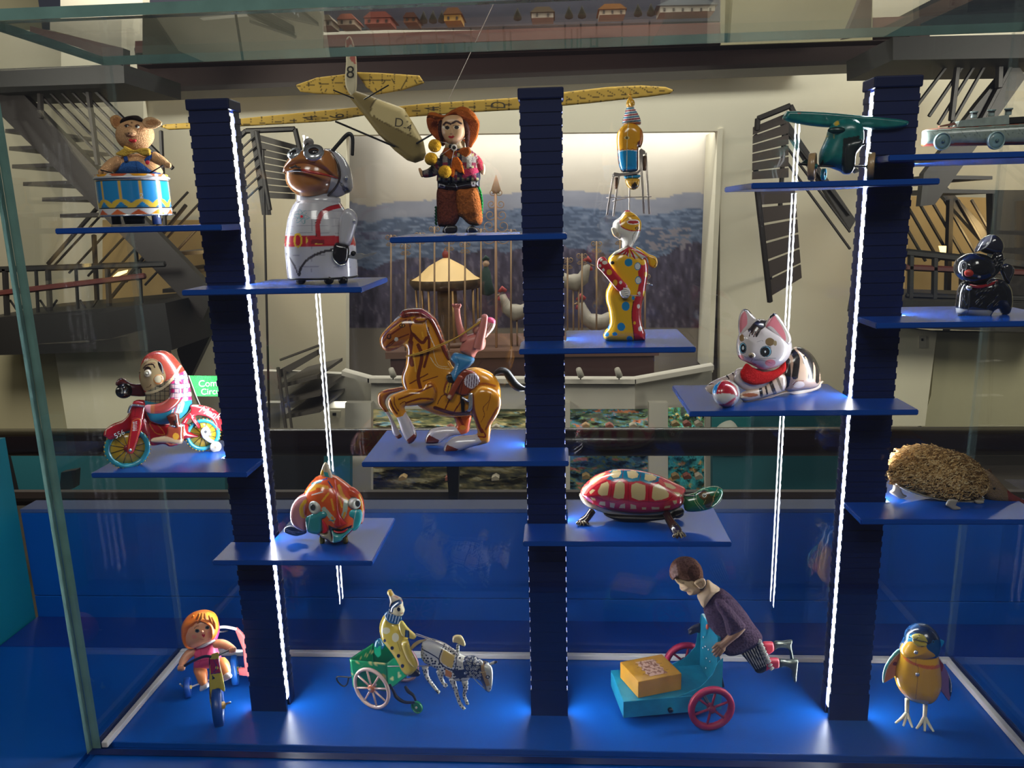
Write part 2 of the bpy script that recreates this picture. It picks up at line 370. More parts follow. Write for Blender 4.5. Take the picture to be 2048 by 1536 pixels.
for k, (x0, x1) in enumerate(((-.80, -.447), (-.445, .397), (.399, .98))):
    o = empty('parapet_panel', ((x0+x1)/2, 1.05, ZB-.045)); props(o, ['blue upright parapet panel behind the girl on the tricycle, left of the seam', 'long blue upright parapet panel behind the showcase, between both seams', 'blue upright parapet panel behind the yellow bird, right of the seam'][k], 'panel', 'blue parapet panels')
    box('lower_board', x0, x1, 1.038, 1.056, ZB-.045, ZB+.034, BLUE, o, bev=.001)
    box('upper_board', x0, x1, 1.038, 1.056, ZB+.035, 1.133, BLUE, o, bev=.001)
    box('cap_strip', x0, x1, 1.038, 1.075, 1.1335, 1.139, mat('grey_blue_cap', '#3c4f7c', .5), o)
t = empty('teal_side_wall', (-.80, .8, ZB)); props(t, 'teal painted side wall at the far left end of the blue plinth', 'wall panel')
box('panel', -.83, -.803, .3, 1.037, ZB-.2, 1.25, TEAL, t)
cs = empty('glass_showcase', (0, .84, ZB), 'large clear glass showcase box with green edges holding all the tin toys', 'showcase')
def pane(name, x0, x1, y0, y1, z0, z1, thin):
    o = box(name, x0, x1, y0, y1, z0, z1, GL, cs, origin=None); o.data.materials.append(EDGE if name in ('front_pane', 'top_pane') else EDGT); o.data.materials.append(BLUED); o.data.materials.append(EDGE)
    for p in o.data.polygons:
        n = p.normal
        p.material_index = 0 if abs(n[thin]) > .5 else 1
        if thin == 0 and n.y < -.5: p.material_index = 3
        if n.z < -.5 and thin != 2: p.material_index = 2
    return o
pane('back_pane', XL+.001, XR-.001, YB, YB+.008, ZB, ZT-.0005, 1)
pane('front_pane', XL-GP, XR+GP, YF-GP, YF, ZB, ZT-.0005, 1)
pane('left_pane', XL-GP, XL, YF+.0005, YB+.008, ZB, ZT-.0005, 0)
pane('right_pane', XR, XR+GP, YF+.0005, YB+.008, ZB, ZT-.0005, 0)
pane('top_pane', XL-GP, XR+GP, YF-GP, YB+.008, ZT, ZT+GP, 2)
g = .0075
box('gasket', XL, XR, YB-g-.001, YB-.001, ZB+.0005, ZB+g, GASK, cs, bev=.001)
box('gasket', XL+.0005, XL+g, YF+.001, YB-g-.002, ZB+.0005, ZB+g, GASK, cs, bev=.001)
box('gasket', XR-g, XR-.0005, YF+.001, YB-g-.002, ZB+.0005, ZB+g, GASK, cs, bev=.001)
# ------------------------------------------------------------------ slotted columns with light strips
LEDM = mat('led_strip_light', '#f4f8ff', .5, emit=LED_STRENGTH)
CH = mat('led_channel', '#9aa6c8', .4)
CX = ((-.3785, -.335, 'dark blue slotted column standing between the pig drummer and the astronaut'),
      (-.0375, .0062, 'dark blue slotted column standing between the rearing horse and the clown'),
      (.3095, .3535, 'dark blue slotted column standing between the cat and the black dog'))
CY0, CY1, CT = .817, .847, 1.672
slat_me = None
for x0, x1, lb in CX:
    c = empty('slotted_column', ((x0+x1)/2, (CY0+CY1)/2, ZB), lb, 'column', 'slotted blue columns')
    def side(i, g0, g1, dp): return [(x0+i, CY0+i), (x1-i, CY0+i), (x1-i, g0), (x1-dp, g0), (x1-dp, g1), (x1-i, g1), (x1-i, CY1-i), (x0+i, CY1-i), (x0+i, g1), (x0+dp, g1), (x0+dp, g0), (x0+i, g0)]
    SO = side(0, .8213, .8305, .0030)
    extrude('core', [(x, y, ZB) for x, y in side(.0010, .8213, .8305, .0030)], (0, 0, CT-.004-ZB), BLUED, c)
    extrude('base_block', [(x, y, ZB) for x, y in SO], (0, 0, .034), BLUED, c)
    box('top_cap', x0-.0012, x1+.0012, CY0-.0012, CY1+.0012, CT-.011, CT, BLUED, c, bev=.0015)
    z = ZB+.040; pitch = .01262
    while z+.0065 < CT-.013:
        if slat_me is None:
            o = extrude('slat', [(x, y, z) for x, y in SO], (0, 0, .0064), BLUED, c, bev=.0003); slat_me = o.data; zs = z; xs = (x0+x1)/2
        else:
            o = bpy.data.objects.new('slat', slat_me); COL.objects.link(o); o.parent = c; o.location = (0, 0, z-zs)
        z += pitch
    for xx, sgn in ((x0, -1), (x1, 1)):
        a, b = sorted((xx-sgn*.0029, xx-sgn*.0011)); e = box('light_strip', a, b, .8214, .8304, ZB+.012, CT-.014, LEDM, c)
        e['label'] = 'glowing white light strip'
# ------------------------------------------------------------------ shelves
SH = dict(pig=(-.5045, -.3325, 1.546, 0, 'pig playing the drum'), robot=(-.381, -.196, 1.482, 0, 'white astronaut robot'), cow=(-.165, .009, 1.530, 1, 'felt cowboy puppet'),
          clown=(-.040, .1355, 1.417, 1, 'balancing tin clown'), horse=(-.208, .009, 1.299, 1, 'rearing tin horse'), turtle=(-.040, .178, 1.210, 1, 'red shelled turtle'),
          plane=(.183, .3555, 1.573, 2, 'teal tin aeroplane'), ship=(.307, .498, 1.595, 2, 'grey wheeled ship'), dog=(.3075, .494, 1.438, 2, 'black tin dog'),
          cat=(.131, .3555, 1.351, 2, 'tabby cat with the ball'), hedge=(.3075, .494, 1.235, 2, 'plush hedgehog'), fish=(-.381, -.2035, 1.187, 0, 'orange fish'), monkey=(-.504, -.3325, 1.288, 0, 'monkey on the motorcycle'))
SZ = {k: v[2] for k, v in SH.items()}
for k, (x0, x1, z, ci, lb) in SH.items():
    c0, c1 = CX[ci][0]-.002, CX[ci][1]+.002; ya, yb, yc = .766, .888, CY0-.0015
    if c0 <= x0+.004: P = [(x0, ya), (x1, ya), (x1, yb), (c1, yb), (c1, yc), (x0, yc)]
    elif c1 >= x1-.004: P = [(x0, ya), (x1, ya), (x1, yc), (c0, yc), (c0, yb), (x0, yb)]
    else: P = [(x0, ya), (x1, ya), (x1, yb), (c1, yb), (c1, yc), (c0, yc), (c0, yb), (x0, yb)]
    o = extrude('shelf', [(x, y, z-.0058) for x, y in P], (0, 0, .0058), BLUES, None, bev=.0009)
    props(o, 'glossy blue slide-in shelf under the '+lb, 'shelf', 'blue shelves in the showcase')
# ------------------------------------------------------------------ the hall beyond: everything stands at its own distance across the atrium
def cxy(ox, oy, s, pts): return [(x/s+ox, y/s+oy) for x, y in pts]
def slab(name, pts, Y, th, m, parent=None, label=None, cat=None, kind=None, group=None):
    """upright slab whose front face has the given picture corners at distance Y, th metres thick (away from us)"""
    p = np.array([atY(a, b, Y) for a, b in pts]); o = extrude(name, p, (0, th, 0), m, parent)
    return props(o, label, cat, group, kind)
def bar(name, a, b, Y, w, m, parent=None, d=None, Y2=None, **k):
    p, q = atY(a[0], a[1], Y), atY(b[0], b[1], Y2 or Y); v, f = tube_geo([p, q], [w/2, w/2], 6 if not d else 4, up=(0, 1, 0))
    return props(mesh(name, v, f, m, parent, False), **k) if k else mesh(name, v, f, m, parent, False)
_c = atY(1020, 806, 7.95); area('diorama_fill_light', _c, _c+np.array([0, .4, -.8]), 3.8, 12, (1, .95, .85), .1)  # one added strip that brightens all the diorama cases
ORD = 'first second third fourth fifth sixth seventh eighth ninth tenth eleventh twelfth thirteenth fourteenth fifteenth sixteenth'.split()
def mpx(Y): return Y/F*1.0
PLA_W = mat('cream_plaster', '#d2ccb8', .85, bump=.1, bscale=4, noise=.05, nscale=1)
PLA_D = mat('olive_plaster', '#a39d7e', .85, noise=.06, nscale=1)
PLA_G = mat('grey_plaster', '#c4c0b4', .8)
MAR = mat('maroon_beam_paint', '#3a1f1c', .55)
BRN = mat('dark_brown_steel', '#17100e', .5)
BLK = mat('black_steel', '#070606', .6)
PLM = mat('plum_steel', '#4a2320', .45)
WY = 9.0
def wallpiece(k, pts, Y=WY, m=None, th=.15): slab('wall_back', pts, Y, th, m or PLA_W, kind='structure')
# cream far wall with one big opening for the mural
wallpiece(0, [(120, -60), (285, -60), (290, 800), (130, 800)], WY-.1)
wallpiece(1, [(283, 60), (692, 60), (692, 860), (283, 860)])
wallpiece(2, [(692, 60), (1440, 60), (1440, 262), (692, 270)])
wallpiece(3, [(1440, 60), (1900, 60), (1900, 860), (1440, 860)])
wallpiece(4, [(1890, 60), (2150, 60), (2150, 860), (1890, 860)], WY+.3)
wallpiece(5, [(-60, 60), (128, 60), (138, 800), (-60, 800)], WY+.3)
box('floor', -9, 9, 3.2, 12, -1.75, -1.6, mat('hall_floor', '#3b3630', .6), None)['kind'] = 'structure'
box('floor', -2.5, 2.7, -1.6, 2.4, -.1, 0, mat('gallery_floor', '#4b443c', .6, noise=.2, nscale=8), None)['kind'] = 'structure'
box('ceiling', -9, 9, 3.0, 12, 5.6, 5.7, mat('dark_ceiling', '#1b1815', .9), None)['kind'] = 'structure'
for x0, x1, nm in ((-7.2, -7.0, 'wall_left'), (7.0, 7.2, 'wall_right')): box(nm, x0, x1, 3, 11, -1.6, 5.6, PLA_D, None)['kind'] = 'structure'
# painted mural in the recess
MU = bpy.data.materials.new('painted_landscape'); MU.use_nodes = True; nt = MU.node_tree; b = nt.nodes['Principled BSDF']; b.inputs['Roughness'].default_value = .7
a = nt.nodes.new('ShaderNodeAttribute'); a.attribute_name = 'Col'; nt.links.new(a.outputs['Color'], b.inputs['Base Color'])
nx, nz = 240, 150; gx = np.linspace(640, 1470, nx); gy = np.linspace(235, 760, nz); X, Yg = np.meshgrid(gx, gy); vm = atY(X.ravel(), Yg.ravel(), WY+.7)
from mathutils import noise as mnoise
def fbm(x, y, o=4): return mnoise.fractal(Vector((x, y, 0)), 1.0, 2.0, o)
cm = np.zeros((nx*nz, 3)); sky0, sky1 = np.array(lin('#d8d2ca')), np.array(lin('#bcb3a6'))
for i in range(nx*nz):
    px, py = X.ravel()[i], Yg.ravel()[i]; n1 = fbm(px*.012, py*.03); n2 = fbm(px*.05, py*.16); n3 = fbm(px*.006+7, 0)
    hz = 392+n3*22-10*math.cos((px-1130)/110)
    if py < hz: c = sky0*(1-(py-250)/170)+sky1*(py-250)/170+.02*n1
    elif py < hz+32: c = np.array(lin('#8f93a6'))+.05*n1
    elif py < hz+115+25*n3: c = np.array(lin('#6a7a9a')) if n2+n1*.6 > -.05 else np.array(lin('#566686')); c = c*(1+.2*n2)+(.06 if n2 > .4 else 0)
    else:
        n2 = fbm(px*.1, py*.035)*.8; t = min(1, (py-hz-110)/220); c = np.array(lin('#4f4a63'))*(1-t)+np.array(lin('#463a4a'))*t; c = c*(1+.9*n2)+(.05 if n2 > .3 else 0)
    if 1380 > px > 1290 and 455 < py < 500 and n2 > .1: c = np.array(lin('#8f8a98'))
    if py > 655: c = np.array(lin('#8a8074'))*.9
    cm[i] = np.clip(c, .004, 1)
fm = [(r*nx+c, r*nx+c+1, (r+1)*nx+c+1, (r+1)*nx+c) for r in range(nz-1) for c in range(nx-1)]
o = mesh('mural', vm, fm, MU, None, False, cm); props(o, 'large painted mural of blue hills and dark forest in the wall opening', 'mural')
for pts in ([(1440, 262), (1452, 262), (1430, 762), (1420, 762)],):
    slab('trim_1', [(1436, 258), (1446, 256), (1426, 745), (1416, 745)], WY-.02, .7, PLA_W, kind='structure')
slab('trim_2', [(284, 192), (1590, 138), (1590, 144), (284, 199)], WY-.06, .05, PLA_W, kind='structure')
# maroon beam and the shelf with the model village above it
o = empty('steel_beam', atY(1000, 180, 7.6)); props(o, 'wide maroon steel beam crossing the hall above the glider', 'beam')
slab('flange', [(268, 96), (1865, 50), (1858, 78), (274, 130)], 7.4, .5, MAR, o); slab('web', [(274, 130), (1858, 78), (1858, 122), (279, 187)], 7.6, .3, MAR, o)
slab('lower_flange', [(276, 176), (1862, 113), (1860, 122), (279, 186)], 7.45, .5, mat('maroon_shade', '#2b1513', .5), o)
vs = empty('village_shelf', atY(1000, 90, 7.2)); props(vs, 'long shelf with pink edge carrying the model village up high', 'shelf')
slab('board', [(270, 82), (1840, 32), (1840, 54), (270, 106)], 7.0, .9, mat('dusty_pink', '#7d4f48', .6), vs)
slab('underside_board', [(270, 106), (1840, 54), (1840, 62), (270, 116)], 7.1, .7, MAR, vs)
slab('back_board', [(300, -80), (1500, -100), (1500, 40), (300, 70)], 7.85, .04, mat('dusk_blue_board', '#5b6072', .8), vs)
slab('pier', [(1442, -40), (1745, -50), (1745, 80), (1442, 90)], 6.95, .03, PLA_D, vs); slab('pier', [(285, 20), (645, 10), (645, 100), (285, 115)], 6.95, .03, mat('grey_green_panel', '#5d5d50', .8), vs)
houses = [(648, 52, 30, 20, '#b7ae9a', '#8a7f6d', 'pale gabled model house at the left end of the village'), (692, 50, 34, 20, '#c9b8a0', '#a25a44', 'cream model house with red roof beside the pale gabled one'), (755, 48, 52, 22, '#b5695a', '#8f4a3c', 'long pink brick model house'),
          (820, 45, 26, 18, '#8a5a3a', '#5a3524', 'small brown model cottage'), (905, 42, 34, 24, '#c79a4a', '#7a5230', 'yellow model house with a steep roof'), (1085, 36, 44, 20, '#c3bcae', '#6b5d4a', 'white and green model cottage'),
          (1225, 30, 52, 20, '#d3c6b0', '#9a6a3a', 'cream model house with the orange roof and lit window'), (1375, 25, 110, 24, '#cfcabd', '#77808a', 'wide white model station building'), (1590, 15, 60, 24, '#b3a68e', '#7f6a55', 'tan model building at the right end')]
for i, (x, y, w, h, wc, rc, lb) in enumerate(houses):
    hs = empty('model_house', atY(x, y, 7.3), lb, 'model house', 'model village houses')
    slab('wall', [(x-w/2, y), (x+w/2, y-w*.033), (x+w/2, y-h*.6), (x-w/2, y-h*.6)], 7.2, .25, mat('hw'+wc, wc, .8), hs)
    slab('roof', [(x-w*.56, y-h*.58), (x+w*.56, y-h*.6-w*.02), (x+w*.3, y-h*1.15), (x-w*.3, y-h*1.12)], 7.16, .33, mat('hr'+rc, rc, .8), hs)
    for k in range(max(2, int(w/16))):
        xx = x-w/2+w*(k+.5)/max(2, int(w/16)); slab('window', [(xx-2, y-3), (xx+2, y-3), (xx+2, y-9), (xx-2, y-9)], 7.19, .02, mat('house_window', '#3a3430', .4), hs)
for i, x in enumerate((847, 866, 884, 1035, 1138, 1164, 1276, 1302)):
    t_ = empty('model_tree', atY(x, 44-(x-845)*.033, 7.3), ('tiny dark conical tree, %s from the left in the model village' % ORD[i]), 'model tree', 'model village trees')
    y = 46-(x-845)*.033; p0 = atY(x, y, 7.3); p1 = atY(x, y-24, 7.3); v, f = tube_geo([p0, p0*.8+p1*.2, p1], [.034, .038, .003], 8); mesh('crown', v, f, mat('tree_dark', '#2c2a1c', .9), t_)
# ------------------------------------------------------------------ stairs left
def flight(name, label, Y, stringer, treads, rails, posts, m, tm=None, tw=.9, group=None):
    e = empty(name, atY(stringer[0][0], stringer[0][1], Y)); props(e, label, 'stairs', group)
    slab('stringer', stringer, Y, .08, m, e)
    if treads: slab('stringer', stringer, Y+tw+.08, .08, m, e)
    for (x0, y0, x1, y1) in treads: slab('tread', [(x0, y0), (x1, y1), (x1, y1+7), (x0, y0+8)], Y+.08, tw, tm or m, e)
    for (a, b, w) in rails: bar('rail', a, b, Y-.02, w*Y/F, m, e)
    for (a, b, w) in posts: bar('post', a, b, Y-.04, w*Y/F, m, e)
    return e
A = lambda pts: cxy(0, 0, 3.413, pts)
rl = [((i/3.413, 600/3.413), ((i+560)/3.413, (600+560*1.02)/3.413), 6) for i in (230, 310, 390, 465, 540)]
rl += [((620/3.413, 590/3.413), (1180/3.413, 1150/3.413), 9)]
flight('staircase', 'dark steel staircase at upper left behind the pig drummer', 6.4, [(-30, 148), (30, 172), (205, 350), (430, 585), (405, 640), (180, 405), (-30, 200)],
       [(10, 258, 66, 256), (18, 293, 98, 290), (24, 329, 132, 325), (46, 364, 172, 360), (84, 395, 212, 391), (120, 428, 250, 423), (160, 460, 285, 456)], rl,
       [((80, 176), (82, 236), 12), ((175, 170), (196, 330), 12), ((322, 262), (330, 450), 9)], BRN)
e = empty('landing_beam', atY(120, 155, 6.2)); props(e, 'black landing beam above the left staircase', 'beam'); slab('box_beam', [(-60, 140), (247, 128), (249, 166), (-60, 176)], 6.0, .9, BLK, e)
o = slab('stair_stringer', [(60, 52), (246, 96), (246, 132), (150, 92), (60, 66)], 6.0, .1, MAR, None, 'maroon stair stringer crossing above the black landing beam at upper left', 'beam')
slab('trim_3', [(100, 40), (243, 40), (243, 96), (100, 60)], 8.6, .1, PLA_W, kind='structure')
# lower return flight, lit warm from behind
rl = [((100+38*i, 540+6*i), (262+38*i, 366+6*i), 5) for i in range(6)]
flight('staircase', 'lower return flight of dark steel stairs with handrails behind the left column', 7.6, [(385, 640), (420, 560), (455, 600), (330, 860), (270, 860)], [(330, 505, 420, 500), (330, 540, 420, 537), (325, 578, 418, 574), (320, 610, 410, 606)],
       rl+[((96, 528), (212, 396), 9), ((198, 625), (372, 410), 8)], [((188, 470), (196, 640), 11), ((268, 440), (276, 560), 9)], BRN, group=None)
slab('wall_left', [(205, 440), (425, 440), (425, 625), (205, 625)], 8.75, .1, mat('warm_wall', '#a98f60', .9), kind='structure')
o = slab('wall_lamp', [(222, 556), (236, 544), (253, 540), (250, 546), (236, 552)], 7.2, .03, mat('lamp_glow', '#ffd98a', .5, emit=3), None, 'small warm wall lamp glowing behind the left stairs', 'lamp')
e = empty('guard_rail', atY(120, 600, 6.3)); props(e, 'black guard railing with a plum handrail on the left landing', 'railing')
bar('handrail', (-30, 590), (290, 552), 6.2, .05, PLM, e); bar('top_rail', (-30, 540), (330, 528), 6.22, .05, BLK, e); bar('bottom_rail', (-30, 660), (330, 640), 6.2, .04, BLK, e)
for x in (10, 72, 96, 152, 215, 280): bar('post', (x, 538), (x+6, 660), 6.22, .05 if x in (10, 96, 215) else .03, BLK, e)
for x in (20, 80, 160): bar('brace', (x, 650), (x+34, 600), 6.25, .02, BLK, e); bar('brace', (x+34, 650), (x, 600), 6.25, .02, BLK, e)
o = slab('landing_slab', [(-60, 640), (330, 606), (345, 700), (-60, 712)], 6.0, 1.2, BLK, None, 'dark landing slab under the left guard railing', 'landing')
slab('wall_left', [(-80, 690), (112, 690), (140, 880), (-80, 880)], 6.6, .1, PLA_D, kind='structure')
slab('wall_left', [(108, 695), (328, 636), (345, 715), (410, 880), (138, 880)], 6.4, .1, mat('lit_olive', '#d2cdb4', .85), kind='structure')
slab('floor', [(-80, 905), (640, 905), (640, 990), (-80, 990)], 5.6, .1, DARK, kind='structure')
slab('wall_left', [(20, 905), (450, 900), (450, 990), (40, 990)], 5.3, .05, mat('dim_teal', '#175c66', .7), kind='structure')
o = slab('dark_monitor', [(122, 945), (152, 940), (150, 975), (118, 990)], 4.6, .05, BLK, None, 'dark tilted screen seen below the left landing', 'screen')
# middle left: low louvred balcony
def louvre(name, label, Y, quad, n, m, rail):
    e = empty(name, atY(*quad[3], Y)); props(e, label, 'balcony panel')
    q = np.array(quad, float)
    for i in range(n):
        t0, t1 = i/n, (i+.86)/n; L = lambda t: q[0]*(1-t)+q[3]*t; Rr = lambda t: q[1]*(1-t)+q[2]*t; slab('slat', [L(t0), Rr(t0), Rr(t1), L(t1)], Y, .03, m, e)
    for a, b in zip(rail[:-1], rail[1:]): bar('rail', a, b, Y-.06, .045, BRN, e)
    for t in (.2, .8): p_ = (q[0]*(1-t)+q[3]*t)*.92+(q[1]*(1-t)+q[2]*t)*.08; bar('bracket', p_, p_, Y+.03, .05, BRN, e, Y2=8.95)
LV = mat('grey_louvre', '#4a453f', .6)
louvre('balcony_panel', 'grey louvred balcony side behind the astronaut', 6.8, [(520, 270), (592, 290), (588, 400), (528, 398)], 9, LV, [(478, 275), (492, 262), (590, 258), (600, 300)])
rl = [((480+0*i, 300+22*i), (520, 262+22*i), 4) for i in range(6)]
flight('staircase', 'narrow dark stairs beside the louvred balcony behind the astronaut', 6.5, [(500, 262), (512, 262), (536, 430), (524, 430)], [], rl, [((512, 262), (540, 420), 9), ((526, 300), (545, 1120), 5)], BRN)
flight('staircase', 'dim stairs seen through the glass between left column and striped light line', 7.0, [(558, 740), (634, 700), (634, 712), (560, 756)], [(556, 770, 634, 750), (562, 800, 640, 785), (570, 830, 640, 818)], [((560, 720), (640, 690), 5)], [((556, 735), (572, 860), 8), ((568, 740), (584, 860), 6)], LV)
# ------------------------------------------------------------------ stairs right
B = lambda u, v: (u/2.738+1300, v/2.738)
rl = []
for i, u in enumerate((1650, 1735, 1795, 1850, 1990)): rl.append((B(u, 330), B(u-200-8*i, 330+ (640-330)*(.85+.14*i)), 7 if i < 4 else 10))
flight('staircase', 'dark steel staircase rising to the upper right behind the grey ship', 6.4, [B(1995, 325), B(2060, 420), B(1720, 900), B(1560, 1120), B(1480, 1130), B(1500, 950), B(1800, 560)],
       [(1862, 350, 1985, 352), (1872, 378, 1990, 380)], rl, [(B(1688, 320), B(1650, 660), 12), (B(1915, 325), B(1910, 480), 14)], BRN)
e = empty('landing_beam', atY(1900, 95, 6.2)); props(e, 'black landing beam above the right staircase', 'beam'); slab('box_beam', [(1786, 74), (2150, 66), (2150, 114), (1786, 120)], 6.0, .9, BLK, e)
o = slab('stair_stringer', [(1730, -20), (1745, -20), (1742, 66), (1690, 74)], 6.1, .1, MAR, None, 'maroon slanting strut left of the upper right landing', 'beam')
o = slab('stair_stringer', [(1745, 64), (1925, -20), (1990, -20), (1800, 66)], 6.0, .1, MAR, None, 'maroon stair stringer crossing the upper right corner', 'beam')
slab('trim_4', [(1742, -20), (1900, -20), (1742, 62)], 8.6, .1, PLA_W, kind='structure')
C_ = lambda u, v: (u/3.073+1400, v/3.073)
louvre('balcony_panel', 'dark slatted balcony side behind the teal aeroplane', 6.6, [C_(330, 780), C_(545, 690), C_(545, 1100), C_(325, 1110)], 6, mat('brown_louvre', '#3a302b', .6), [C_(350, 800), C_(355, 730), C_(555, 650), C_(590, 720)])
D_ = [((1572, 262+30*i), (1700, 430+34*i), 5) for i in range(3)]
flight('staircase', 'dark steel stairs running down behind the teal aeroplane', 6.8, [(1560, 240), (1574, 238), (1712, 440), (1700, 460)], [], D_, [((1570, 236), (1560, 420), 9)], BRN)
louvre('balcony_panel', 'lower dark slatted balcony side below the teal aeroplane shelf', 6.3, [(1516, 378), (1590, 378), (1604, 560), (1538, 600)], 6, mat('brown_louvre', '#3a302b', .6), [(1514, 376), (1540, 604)])
rl = [((1835+27*i, 400+0*i), (1905+27*i, 522), 6) for i in range(-2, 5)]
flight('staircase', 'dark steel stairs in front of the warm lit wall behind the black dog', 7.6, [(1868, 372), (1884, 362), (2010, 500), (2000, 520)], [], rl, [((1900, 400), (1880, 1120), 14)], BRN)
slab('wall_right', [(1822, 392), (2010, 396), (2010, 600), (1808, 600)], 8.75, .1, mat('warm_wall', '#a98f60', .9), kind='structure')
o = slab('wall_lamp', [(1880, 492), (1893, 492), (1892, 506), (1884, 508)], 7.2, .03, mat('lamp_glow', '#ffd98a', .5, emit=3), None, 'small bright lamp glowing on the warm wall left of the black dog', 'lamp')
e = empty('guard_rail', atY(1900, 560, 6.3)); props(e, 'black guard railing with plum rail behind the black dog', 'railing')
bar('top_rail', (1812, 505), (2100, 535), 6.2, .06, BLK, e); bar('handrail', (1812, 535), (2100, 548), 6.2, .05, PLM, e); bar('bottom_rail', (1812, 590), (2100, 600), 6.2, .04, BLK, e)
for x in (1822, 1870, 1925, 1985): bar('post', (x, 508), (x-2, 610), 6.2, .05, BLK, e)
slab('wall_right', [(1985, 380), (2150, 380), (2150, 660), (1990, 660)], 6.7, .1, mat('near_black_wall', '#15110f', .8), kind='structure')
o = slab('landing_slab', [(1800, 600), (2150, 610), (2150, 668), (1790, 655)], 6.0, 1.0, BLK, None, 'dark landing slab under the right guard railing', 'landing')
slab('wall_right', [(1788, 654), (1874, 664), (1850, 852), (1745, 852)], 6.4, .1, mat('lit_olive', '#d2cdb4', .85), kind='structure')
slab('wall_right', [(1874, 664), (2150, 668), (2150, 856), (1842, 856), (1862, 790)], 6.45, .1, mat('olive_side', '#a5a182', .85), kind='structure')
e = empty('light_switch', atY(1845, 690, 6.38)); props(e, 'small white wall switch plate below the black dog shelf', 'switch'); slab('plate', [(1838, 672), (1852, 672), (1852, 696), (1838, 696)], 6.39, .01, mat('switch_white', '#b5b19f', .6), e); slab('button', [(1843, 677), (1847, 677), (1847, 682), (1843, 682)], 6.385, .01, BLK, e)
e = empty('light_switch', atY(668, 830, 6.38)); props(e, 'small pale thermostat plate on the wall left of the horse', 'switch'); slab('plate', [(660, 822), (681, 822), (681, 836), (660, 836)], 8.9, .03, mat('switch_white', '#b5b19f', .6), e); slab('button', [(665, 826), (672, 826), (672, 831), (665, 831)], 8.89, .01, BLK, e)
# ------------------------------------------------------------------ carousel stage below the mural
st = empty('carousel_table', atY(1050, 740, 8.2)); props(st, 'long dark wooden stage carrying the carousel in front of the mural', 'stage')
xa, xb, zt0 = float(atY(770, 702, 7.9)[0]), float(atY(1318, 702, 7.9)[0]), float(atY(1000, 702, 7.9)[2]); box('top_board', xa, xb, 7.9, 9.1, zt0-.07, zt0, mat('stage_top', '#5b4033', .6), st); box('front_board', xa+.04, xb-.04, 7.95, 9.0, zt0-.34, zt0-.07, MAR, st)
zt = float(atY(1000, 702, 7.9)[2])+.003
def up(p): p = np.array(p, float); p[2] = max(p[2], zt); return p
cr = empty('carousel', atY(893, 700, 8.5)); props(cr, 'small antique carousel with cream and gold canopy behind the cowboy shelf', 'carousel')
ctr = atY(893, 560, 8.5); k = 8.5/F; hb = (ctr[2]-zt)/k
def lathe(name, c, prof, m, parent, seg=24, scallop=0):
    v = []; f = []
    for i, (r, z) in enumerate(prof):
        for j in range(seg): an = 2*math.pi*j/seg; rr = r*(1+scallop*(.5*math.cos(6*2*an))); v.append((c[0]+rr*math.cos(an), c[1]+rr*math.sin(an), c[2]+z))
    for i in range(len(prof)-1):
        for j in range(seg): f.append((i*seg+j, i*seg+(j+1) % seg, (i+1)*seg+(j+1) % seg, (i+1)*seg+j))
    return mesh(name, v, f, m, parent)
lathe('canopy', ctr, [(.002, 46*k), (12*k, 40*k), (34*k, 28*k), (56*k, 8*k), (70*k, 0)], mat('cream_canopy', '#c9a870', .6), cr, 36, .04)
lathe('valance', ctr, [(72*k, 3*k), (74*k, -6*k), (66*k, -16*k), (60*k, -12*k)], mat('green_gold_valance', '#4f3a1e', .5, noise=.5, nscale=12), cr, 48, .05)
lathe('finial', ctr, [(2*k, 40*k), (6*k, 46*k), (7*k, 52*k), (.5*k, 62*k)], mat('red_finial', '#7c2a20', .5), cr, 12)
lathe('drum', ctr, [(20*k, -14*k), (20*k, -(hb-9)*k)], mat('carousel_drum', '#54402c', .5, noise=.5, nscale=9), cr, 16)
for i in range(8):
    an = 2*math.pi*(i+.4)/8; p = ctr+np.array([math.cos(an), math.sin(an), 0])*62*k; v, f = tube_geo([p+[0, 0, -10*k], p+[0, 0, -(hb-8)*k]], 2.4*k, 6); mesh('pole', v, f, mat('brass_pole', '#a9865a', .4, .6), cr)
lathe('platform', ctr, [(.1*k, -(hb-8)*k), (75*k, -(hb-8)*k), (76*k, -hb*k), (.1*k, -hb*k)], mat('stage_top', '#5b4033', .6), cr, 30)
GOLD = mat('faded_gilt', '#8d7358', .5, .3)
def scroll(name, c, r, Y, parent, turns=1.3, s=1):
    t = np.linspace(0, turns*2*math.pi, 22); rr = r*(1-.75*t/t[-1]); pts = [atY(c[0]+s*rr[i]*math.cos(t[i]), c[1]+rr[i]*math.sin(t[i]), Y) for i in range(len(t))]; return tube_geo(pts, .9*k, 5)
xs = [782, 811, 840, 869, 898, 930, 962, 1022, 1135, 1164, 1193, 1240, 1290]
for i, x in enumerate(xs):
    e = empty('gilt_pole', atY(x, 705, 8.3)); props(e, ('slim gilt carousel pole with scrollwork, %s from the left end of the carousel fence' % ORD[i]), 'pole', 'gilt carousel poles')
    top = 470+18*math.sin(i*1.7)+(60 if x > 1280 else 0)+(30 if 1100 < x < 1200 else 0); v, f = tube_geo([up(atY(x, 702, 7.99)), atY(x, top, 7.99)], 1.7*k, 6); mesh('shaft', v, f, GOLD, e)
    g = [scroll('s', (x-6, top+4), 6, 7.99, e), scroll('s', (x+6, top+4), 6, 7.99, e, s=-1), scroll('s', (x-5, top+18), 4.5, 7.99, e, s=-1), scroll('s', (x+5, top+18), 4.5, 7.99, e)]; v, f = join(g); mesh('scrollwork', v, f, GOLD, e)
e = empty('gilt_tower', atY(993, 705, 8.2)); props(e, 'tall pointed gilt tower of scrollwork beside the cowboy', 'tower'); v, f = tube_geo([up(atY(993, 702, 8.1)), atY(991, 362, 8.1)], 2.5*k, 6); mesh('mast', v, f, mat('tower_gilt', '#a68468', .5), e)
